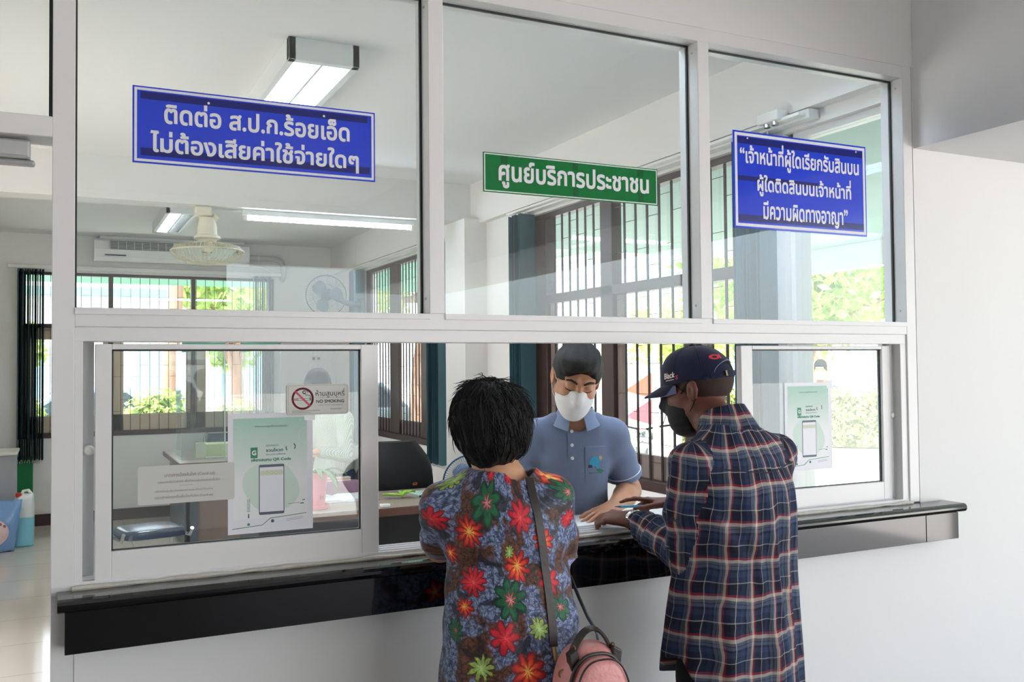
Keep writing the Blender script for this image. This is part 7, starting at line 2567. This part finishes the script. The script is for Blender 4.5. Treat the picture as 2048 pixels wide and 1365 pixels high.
X_, Y_, Z_ = S.ax[0][:, None, None], S.ax[1][None, :, None], S.ax[2][None, None, :]
ang_ = np.arctan2(X_ + 0.02, -(Y_ - 0.02))
hem = 0.672 + 0.115 * np.exp(-((np.abs(ang_) - 1.55) / 0.34) ** 2) + 0.04 * np.clip((np.abs(ang_) - 1.6) * 4, 0, 1)
S.F = np.maximum(S.F, (hem - Z_).astype(np.float32))
arms_ = [{'pts': [msl, (-0.158, 0.035, 1.15), mel, (-0.112, 0.19, 1.066), tuple(wl)], 'r': 0.072, 'side': -1, 'y': 0.13}, {'pts': [msr, (0.2, 0.08, 1.18), mer, (0.2, 0.28, 1.088), tuple(wr)], 'r': 0.07, 'side': 1, 'y': 0.13}]
shirt = sdf_obj('plaid_shirt', S, M_PLAID, MN, uvf=torso_uv(0.168, m_rows, arms_))
sh_bvh = bvh_of(shirt)
# stand collar, folded over
cm = collar_mesh((0.002, 0.045, 1.392), 0.30, 0.060, 0.088, 0.026, -0.040, 24, 0.016, 0.004, 44, 0.010, zs=0.30)
co_ = obj('collar', cm, M_PLAID, MN, smooth=60, local=True)
uvl = co_.data.uv_layers.new(name='UVMap')
for p in co_.data.polygons:
    ac = math.atan2(p.center.x, -(p.center.y - 0.045))
    for li in p.loop_indices:
        v = co_.data.vertices[co_.data.loops[li].vertex_index].co
        a = math.atan2(v.x, -(v.y - 0.045))
        a = ac + (a - ac + math.pi) % (2 * math.pi) - math.pi
        uvl.data[li].uv = (a * 0.08 + 0.03, v.z + 0.02)
# yoke seam and a small mark on the sleeve
M_THREAD = mat('navy_thread', (30, 36, 54), 0.8)
ys = [(x, -0.5, 1.262 + 0.11 * abs(x)) for x in np.linspace(-0.15, 0.15, 25)]
surf_tube('yoke_seam', ys, sh_bvh, (0, 1, 0), 0.0018, M_THREAD, MN, 0.0)
em_ = MB()
put_text(em_, 'Mc', (0, 0, 0), (1, 0, 0), (0, 1, 0), h=0.012, bold=0.02)
arm_dir = nrm((0.1, 0.2, -1))
mb = MB()
o_ = Vector((-0.5, -0.2, 1.145))
mb.add([stick(sh_bvh, o_ + Vector((v[0] * 0.62, -v[0] * 0.78, v[1])), (0.78, 0.62, 0), 0.0012) for v in em_.v], em_.f)
obj('sleeve_mark', mb, M_THREAD, MN, local=True, fix=False)
# cropped greying hair under the cap
S = SDF((-0.12, 0.0, 1.38), (0.14, 0.28, 1.62), 0.0035)
S.frame(mhc, MRh * 0.97)
g = I3 / 0.97
S.ell((0, -0.014, 0.030), np.array((0.0755, 0.0965, 0.088)), R=g, k=0.01)
S.cut((0, 1, 0.1), (0, 0.052, 0), 0.004).cut((0, -0.25, -1), (0, -0.05, -0.038), 0.006).cut((0, 0, 1), (0, 0, 0.06))
S.ell((0, 0.075, -0.02), np.array((0.09, 0.05, 0.045)), R=g, k=0.01, op='-')
S.frame()
sdf_obj('hair', S, mat('greying_stubble_hair', (52, 36, 30), 0.8, var=0.35, scale=200), MN)
face_mask('face_mask', MN, mhc, MRh, 0.97, M_MASKB, (-0.13, 0.06, 1.33), (0.12, 0.32, 1.52))
mask_straps(MN, mhc, MRh, 0.97, M_MASKB)
# the cap
M_NAVY = cloth_mat('navy_cap_twill', (26, 32, 58), 0.08, 600, 0.8, 0.15)
M_NAVYU = cloth_mat('slate_cap_underside', (96, 104, 138), 0.05, 600, 0.8, 0.1)
CP = obj('cap', MB(), M_NAVY, MN, local=True)
S = SDF((-0.15, -0.02, 1.46), (0.17, 0.34, 1.65), 0.0032)
S.frame(mhc, MRh)
S.ell((0, -0.008, 0.026), (0.0835, 0.1035, 0.101), k=0.01)
S.ell((0, 0.035, 0.058), (0.062, 0.058, 0.062), k=0.03)
S.ell((0, -0.008, 0.022), (0.079, 0.099, 0.095), k=0.002, op='-')
S.cut((0, 0.05, -1), (0, 0, 0.024))
S.frame()
bpy.data.objects.remove(CP)
CP = sdf_obj('cap', S, M_NAVY, MN)
cp_bvh = bvh_of(CP)
hw = lambda p: Vector(np.array(mhc) + MRh @ np.array(p))
hd = lambda p: Vector(MRh @ np.array(p))
# brim: a curved bill
rows = []
for i in range(21):
    u = -1 + 2 * i / 20
    a = u * 1.15
    xb, yb = 0.081 * math.sin(a), -0.006 + 0.102 * math.cos(a)
    ln = 0.072 * math.cos(u * 1.45) ** 0.7 if abs(u) < 1 else 0.004
    ln = max(ln, 0.004)
    top, bot = [], []
    for k in range(7):
        q = k / 6
        x = xb * (1 - 0.10 * q)
        y = yb + ln * q
        z = 0.030 - 0.36 * ln * q - 0.020 * (abs(u) ** 2) * (0.4 + q) 
        top.append(hw((x, y, z + 0.0018)))
        bot.append(hw((x, y, z - 0.0018)))
    rows.append((top, bot))
tb_ = MB().rings([t_ + b_[::-1] for t_, b_ in rows])
obj('brim', tb_, M_NAVY, CP, smooth=60, local=True)
ub = MB()
vs_ = [p + hd((0, 0, -1)) * 0.0006 for _, b_ in rows for p in b_]
ub.add(vs_, [(7 * j + i, 7 * j + i + 1, 7 * j + i + 8, 7 * j + i + 7) for j in range(20) for i in range(6)])
obj('brim_underside', ub, M_NAVYU, CP, smooth=60, local=True, fix=False)
obj('top_button', MB().lathe([(0.002, 0.006), (0.007, 0.004), (0.009, 0.0), (0.009, -0.003)], hw((0, -0.005, 0.129)), hd((0, 0, 1)), 16), M_NAVY, CP, smooth=True, local=True)
for i in range(6):
    a = math.radians(30 + 60 * i)
    P = [hw((0.3 * math.cos(a) * math.cos(e), -0.008 + 0.3 * math.sin(a) * math.cos(e), 0.03 + 0.3 * math.sin(e))) for e in np.linspace(0.12, 1.5, 14)]
    pts = [stick(cp_bvh, p, hw((0, -0.008, 0.03)) - p, 0.0) for p in P]
    obj('seam', MB().tube(pts, 0.0011, 5), M_NAVY, CP, smooth=True, local=True)
# opening and strap at the back
op = MB()
poly = [(0.060 * math.cos(a), 0.031 + 0.036 * math.sin(a)) for a in [math.pi * i / 16 for i in range(17)]] + [(-0.061, 0.027), (0.061, 0.027)]
cen = (0, 0.042)
vs_ = [stick(cp_bvh, hw((x, -0.3, z)), hd((0, 1, 0)), 0.0016) for x, z in poly] + [stick(cp_bvh, hw((cen[0], -0.3, cen[1])), hd((0, 1, 0)), 0.0016)]
op.add(vs_, [(i, (i + 1) % len(poly), len(poly)) for i in range(len(poly))])
st2 = [stick(cp_bvh, hw((0.0615 * math.cos(a), -0.3, 0.0315 + 0.0375 * math.sin(a))), hd((0, 1, 0)), 0.001) for a in [math.pi * i / 20 for i in range(21)]]
obj('opening_trim', MB().tube(st2, 0.0016, 6), M_NAVYU, CP, smooth=True, local=True)
obj('back_opening', op, mat('dark_cap_opening', (10, 9, 10), 0.9), CP, local=True, fix=False)
sp_ = [stick(cp_bvh, hw((x, -0.3, 0.031)), hd((0, 1, 0)), 0.002) for x in np.linspace(-0.068, 0.068, 15)]
obj('adjuster_strap', ribbon(sp_, [hd((x * 8, -1, 0)) for x in np.linspace(-0.068, 0.068, 15)], 0.013, 0.002), M_NAVY, CP, smooth=60, local=True)
bk = stick(cp_bvh, hw((-0.036, -0.3, 0.031)), hd((0, 1, 0)), 0.005)
obj('buckle', MB().obox(bk, hd((0.008, 0, 0)), hd((0, 0.001, 0)), hd((0, 0, 0.0075))), M_BRASS, CP, bevel=0.001, local=True)
def cap_text(name, body, side, at, w, h, m, slant=0.25, bold=0.03, off=0.0016):
    q = MB()
    put_text(q, body, (0, 0, 0), (1, 0, 0), (0, 1, 0), w=w, h=h, bold=bold, slant=slant)
    mb = MB()
    o_ = hw(at)
    ux = hd(side[0])
    mb.add([stick(cp_bvh, o_ + ux * v[0] + hd((0, 0, 1)) * v[1], hd(side[1]), off) for v in q.v], q.f)
    return obj(name, mb, m, CP, local=True, fix=False)
M_CREAMT = mat('cream_embroidery', (226, 214, 206), 0.7)
M_REDT = mat('red_embroidery', (208, 52, 64), 0.7)
cap_text('side_lettering', 'Black', ((0, -1, 0), (1, 0, 0)), (-0.3, 0.050, 0.052), 0.040, 0.017, M_CREAMT)
u_ = MB()
pu = [stick(cp_bvh, hw((-0.3, y, 0.0385)), hd((1, 0, 0)), 0.0012) for y in np.linspace(0.066, 0.036, 9)]
obj('lettering_underline', MB().tube(pu, 0.0011, 5), M_CREAMT, CP, smooth=True, local=True)
cap_text('small_mark', 'S', ((0, -1, 0), (1, 0, 0)), (-0.3, 0.025, 0.043), 0.008, 0.012, M_REDT)
cap_text('back_lettering', 'Ol', ((1, 0, 0), (0, 1, 0)), (-0.036, -0.3, 0.082), 0.030, 0.016, M_REDT, 0.2, 0.06)
# wrist watch
ax_ = nrm(np.array(mwl) - np.array(mel))
wc_ = np.array(mwl) + ax_ * 0.004
wt = obj('wrist_watch', MB().lathe([(0.0300, -0.007), (0.0318, -0.006), (0.0322, 0), (0.0318, 0.006), (0.0300, 0.007), (0.0290, 0.0)], wc_, ax_, 32, cap=False), M_CHROME, MN, smooth=True, local=True)
fn = nrm(np.array((-0.75, -0.35, 0.55)) - ax_ * (np.array((-0.75, -0.35, 0.55)) @ ax_))
obj('watch_face', MB().lathe([(0.014, 0), (0.0145, 0.003), (0.012, 0.005), (0.001, 0.005)], wc_ + fn * 0.0315, fn, 24), M_CHROME, wt, smooth=True, local=True)
trousers(MN, (-0.015, 0.015), 0.82, M_DARKTR, 0.085, 0.9, 0.092)
shoes(MN, (-0.01, 0.0), M_SHOE, 0.09)
for k in ('i', 'm', 'r', 'p'):
    pass
# the pen in his right hand
mrot = Matrix.Translation(MN.location) @ Matrix.Rotation(MN.rotation_euler.z, 4, 'Z')
pi, pt = Vector(mt_r['i']), Vector(mt_r['t'])
mid = (pi + pt) / 2 + Vector((0, 0, -0.004))
pd = Vector((-0.80, 0.58, -0.02)).normalized()
PN = thing('pen', 'turquoise ballpoint pen held by the man in plaid over the papers', 'pen', mrot @ mid)
PN.rotation_euler = MN.rotation_euler
obj('barrel', MB().tube([-pd * 0.085, -pd * 0.02, pd * 0.028], [0.0042, 0.0046, 0.0042], 12), mat('turquoise_pen_plastic', (70, 160, 186), 0.3), PN, smooth=True, local=True)
obj('tip', MB().tube([pd * 0.028, pd * 0.042, pd * 0.048], [0.0040, 0.0016, 0.0006], 10), M_BLUE if 'M_BLUE' in globals() else M_NAVYU, PN, smooth=True, local=True)
obj('end_cap', MB().tube([-pd * 0.085, -pd * 0.092], [0.0036, 0.003], 10), M_WHITEP, PN, smooth=True, local=True)

# ---------------------------------------------------------------- papers on the writing shelf
def sheet(label, c, ax, w, d, lift, group='papers on the writing shelf'):
    t = thing('paper_sheet', label, 'paper', (c[0], c[1], 1.0405), group)
    ax = Vector((ax[0], ax[1], 0)).normalized()
    ay = Vector((-ax.y, ax.x, 0))
    rows = []
    for i in range(9):
        u = -0.5 + i / 8
        top = []
        for j in range(7):
            v = -0.5 + j / 6
            z = lift + 0.006 * max(0, -v - 0.25) * 4 * (0.5 + u) + 0.004 * (1 + math.sin(5 * u + 3 * v)) * 0.4
            p = Vector((c[0], c[1], 1.0412 + z)) + ax * (u * w) + ay * (v * d)
            top.append(p)
        rows.append(top + [p - Vector((0, 0, 0.0006)) for p in reversed(top)])
    obj('sheet', MB().rings(rows), M_PAPER, t, smooth=60)
    ln = MB()
    for j in range(9):
        v = 0.32 - 0.07 * j
        a = Vector((c[0], c[1], 1.0412 + lift + 0.0072)) + ax * (-0.4 * w) + ay * (v * d)
        b = a + ax * (w * (0.75 if j % 3 else 0.5))
        ln.add([a, b, b + ay * 0.0012, a + ay * 0.0012], [(0, 1, 2, 3)])
    obj('printed_lines', ln, mat('faint_grey_print', (168, 172, 178), 0.6) if 'faint_grey_print' not in MATS else MATS['faint_grey_print'], t)
    return t
M_PAPER = MATS.get('white_paper') or mat('white_paper', (240, 241, 240), 0.6, var=0.01)
sheet("white form under the young clerk's flat hand", (1.61, 0.245), (0.90, -0.20), 0.30, 0.21, 0.0)
sheet("white sheet under the pen hand of the man in plaid", (1.86, 0.26), (0.92, 0.12), 0.30, 0.21, 0.001)
# ================================================================ the standing clerk behind the pink pot
LD = facing('standing clerk in a ribbed sage sweater with bowed head, behind the no smoking plate', (1.655, 3.70), (-0.84, -0.54))
S = SDF((-0.28, -0.2, -0.005), (0.28, 0.46, 1.60), 0.007)
lhc, LR = (0.0, 0.155, 1.415), euler(-38, 0, 10)
l_rows = [(0.86, 0, 0.0, 0.150, 0.11), (0.95, 0, 0.0, 0.142, 0.105), (1.05, 0, 0.02, 0.14, 0.10), (1.18, 0, 0.045, 0.148, 0.10), (1.25, 0, 0.06, 0.125, 0.08), (1.29, 0, 0.07, 0.07, 0.06)]
S.loft([(r[0], r[1], r[2], r[3] - 0.02, r[4] - 0.02) for r in l_rows], 0.03)
legs_body(S, (0, 0), 0.82)
S.cap((0, 0.06, 1.25), (0, 0.11, 1.35), 0.05, 0.048, 0.03)
head(S, lhc, LR, 0.93)
la = [((-0.145, 0.05, 1.215), (-0.19, 0.10, 0.99), (-0.125, 0.29, 1.02)), ((0.145, 0.05, 1.215), (0.19, 0.10, 0.98), (0.11, 0.30, 0.98))]
for (a, b, c), s_ in zip(la, (1, -1)):
    S.chain([a, b, c], [0.044, 0.037, 0.025], 0.02)
    d_ = nrm(np.array(c) - np.array(b))
    hand(S, c, d_ + np.array((0, 0.1, -0.25)), (0, -0.1, 1), s_, (14, 22, 14))
sdf_obj('body', S, M_SKIN_W, LD)
def rib_mat():
    m, nt, out = new_mat('ribbed_sage_knit')
    b = N(nt, 'ShaderNodeBsdfPrincipled')
    tc = N(nt, 'ShaderNodeTexCoord')
    wv_ = N(nt, 'ShaderNodeTexWave')
    wv_.inputs['Scale'].default_value = 42
    wv_.inputs['Distortion'].default_value = 0.6
    nt.links.new(tc.outputs['Object'], wv_.inputs['Vector'])
    nt.links.new(mixc(nt, wv_.outputs['Fac'], lin((160, 174, 158)), lin((196, 206, 192))), b.inputs['Base Color'])
    b.inputs['Roughness'].default_value = 0.9
    bp = N(nt, 'ShaderNodeBump')
    bp.inputs['Strength'].default_value = 0.5
    bp.inputs['Distance'].default_value = 0.01
    nt.links.new(wv_.outputs['Fac'], bp.inputs['Height'])
    nt.links.new(bp.outputs[0], b.inputs['Normal'])
    nt.links.new(b.outputs[0], out.inputs[0])
    return m
S = SDF((-0.28, -0.2, 0.84), (0.28, 0.42, 1.32), 0.0065)
S.loft(l_rows, 0.03, 2.2)
for a, b, c in la:
    c2 = np.array(c) - nrm(np.array(c) - np.array(b)) * 0.03
    S.chain([a, b, tuple(c2)], [0.054, 0.048, 0.038], 0.025)
S.cap((0, 0.075, 1.27), (0, 0.11, 1.35), 0.056, 0.06, 0.006, '-')
S.warp(lambda X, Y, Z: 0.003 * np.sin(45 * Z + 20 * X) * np.sin(30 * Y))
sdf_obj('sweater', S, rib_mat(), LD)
S = SDF((-0.15, -0.02, 1.16), (0.15, 0.32, 1.60), 0.0045)
S.frame(lhc, LR)
S.ell((0, -0.018, 0.036), (0.083, 0.104, 0.096), k=0.02)
S.ell((0, -0.050, -0.06), (0.070, 0.05, 0.09), k=0.04)
S.ell((0, 0.115, -0.03), (0.062, 0.07, 0.085), k=0.012, op='-')
S.frame()
S.warp(lambda X, Y, Z: 0.002 * np.sin(120 * X) * np.sin(60 * Y + 40 * Z))
sdf_obj('hair', S, mat('dark_straight_hair', (34, 34, 38), 0.4, spec=0.4, var=0.3, stretch=(9, 9, 1.5)), LD)
hp2 = lambda p: np.array(lhc) + LR @ np.array(p)
cl = MB()
for s_ in (-1, 1):
    cl.obox(hp2((0.02 * s_, -0.118, 0.0 + 0.01 * s_)), LR @ np.array((0.018, 0, 0.006 * s_)), LR @ np.array((0, 0.008, 0)), LR @ np.array((-0.003, 0, 0.014)))
obj('hair_clip', cl, mat('sky_blue_ribbon', (116, 164, 214), 0.5), LD, bevel=0.003, local=True)
trousers(LD, (0, 0), 0.82, cloth_mat('navy_skirt_cloth', (36, 52, 92)), 0.08, 0.93, 0.085)
shoes(LD, (0, 0), M_SHOE)

# ================================================================ the passer-by outside
PB = facing('masked passer-by in a dark jacket with a red lanyard outside, standing behind the hedge', (8.87, 6.62), (-0.80, -0.60))
PB.location = (8.87, 6.62, -0.13)
S = SDF((-0.5, -0.22, -0.005), (0.32, 0.5, 1.76), 0.0095)
p_rows = [(0.86, 0, 0, 0.16, 0.11), (1.1, 0, 0, 0.15, 0.11), (1.28, 0, 0, 0.165, 0.11), (1.38, 0, 0, 0.13, 0.085), (1.44, 0, 0.0, 0.07, 0.06)]
phc, PR = (0, 0.03, 1.60), euler(-8, 0, 0)
S.loft([(r[0], r[1], r[2], r[3] - 0.02, r[4] - 0.02) for r in p_rows], 0.03)
legs_body(S, (0, 0), 0.88)
S.cap((0, 0, 1.4), (0, 0.02, 1.52), 0.055, 0.052, 0.03)
head(S, phc, PR, 1.0)
pa = [((-0.16, 0, 1.34), (-0.30, 0.12, 1.15), (-0.36, 0.34, 1.06)), ((0.16, 0, 1.34), (0.21, 0.02, 1.07), (0.18, 0.22, 1.0))]
for (a, b, c), s_ in zip(pa, (1, -1)):
    S.chain([a, b, c], [0.048, 0.04, 0.028], 0.02)
    hand(S, c, nrm(np.array(c) - np.array(b)), (0, -0.1, 1), s_, (20, 30, 20))
sdf_obj('body', S, M_SKIN_Y, PB)
S = SDF((-0.45, -0.2, 0.82), (0.30, 0.36, 1.48), 0.0095)
S.loft(p_rows, 0.03)
for a, b, c in pa:
    S.chain([a, b, c], [0.06, 0.055, 0.042], 0.03)
S.cap((0, 0.0, 1.42), (0, 0.03, 1.5), 0.06, 0.065, 0.006, '-')
sdf_obj('jacket', S, cloth_mat('charcoal_jacket_cloth', (44, 48, 58)), PB)
S = SDF((-0.14, -0.14, 1.48), (0.14, 0.18, 1.76), 0.006)
S.frame(phc, PR)
S.ell((0, -0.016, 0.040), (0.084, 0.104, 0.095), k=0.01)
S.ell((0, 0.12, -0.02), (0.085, 0.07, 0.08), k=0.01, op='-')
S.ell((0, 0.04, -0.09), (0.12, 0.105, 0.09), k=0.01, op='-')
S.frame()
sdf_obj('hair', S, M_HAIR, PB)
face_mask('face_mask', PB, phc, PR, 1.0, M_MASKW, (-0.12, -0.02, 1.44), (0.12, 0.2, 1.68), 0.005)
obj('lanyard', MB().tube([(-0.06, 0.07, 1.43), (-0.035, 0.105, 1.34), (0, 0.118, 1.24), (0.035, 0.105, 1.34), (0.06, 0.07, 1.43)], 0.009, 6), mat('red_lanyard', (214, 74, 66), 0.6), PB, smooth=True, local=True)
trousers(PB, (0, 0), 0.88, M_DARKTR, 0.08, 0.96, 0.09, 0.012)
shoes(PB, (0, 0), M_SHOE)
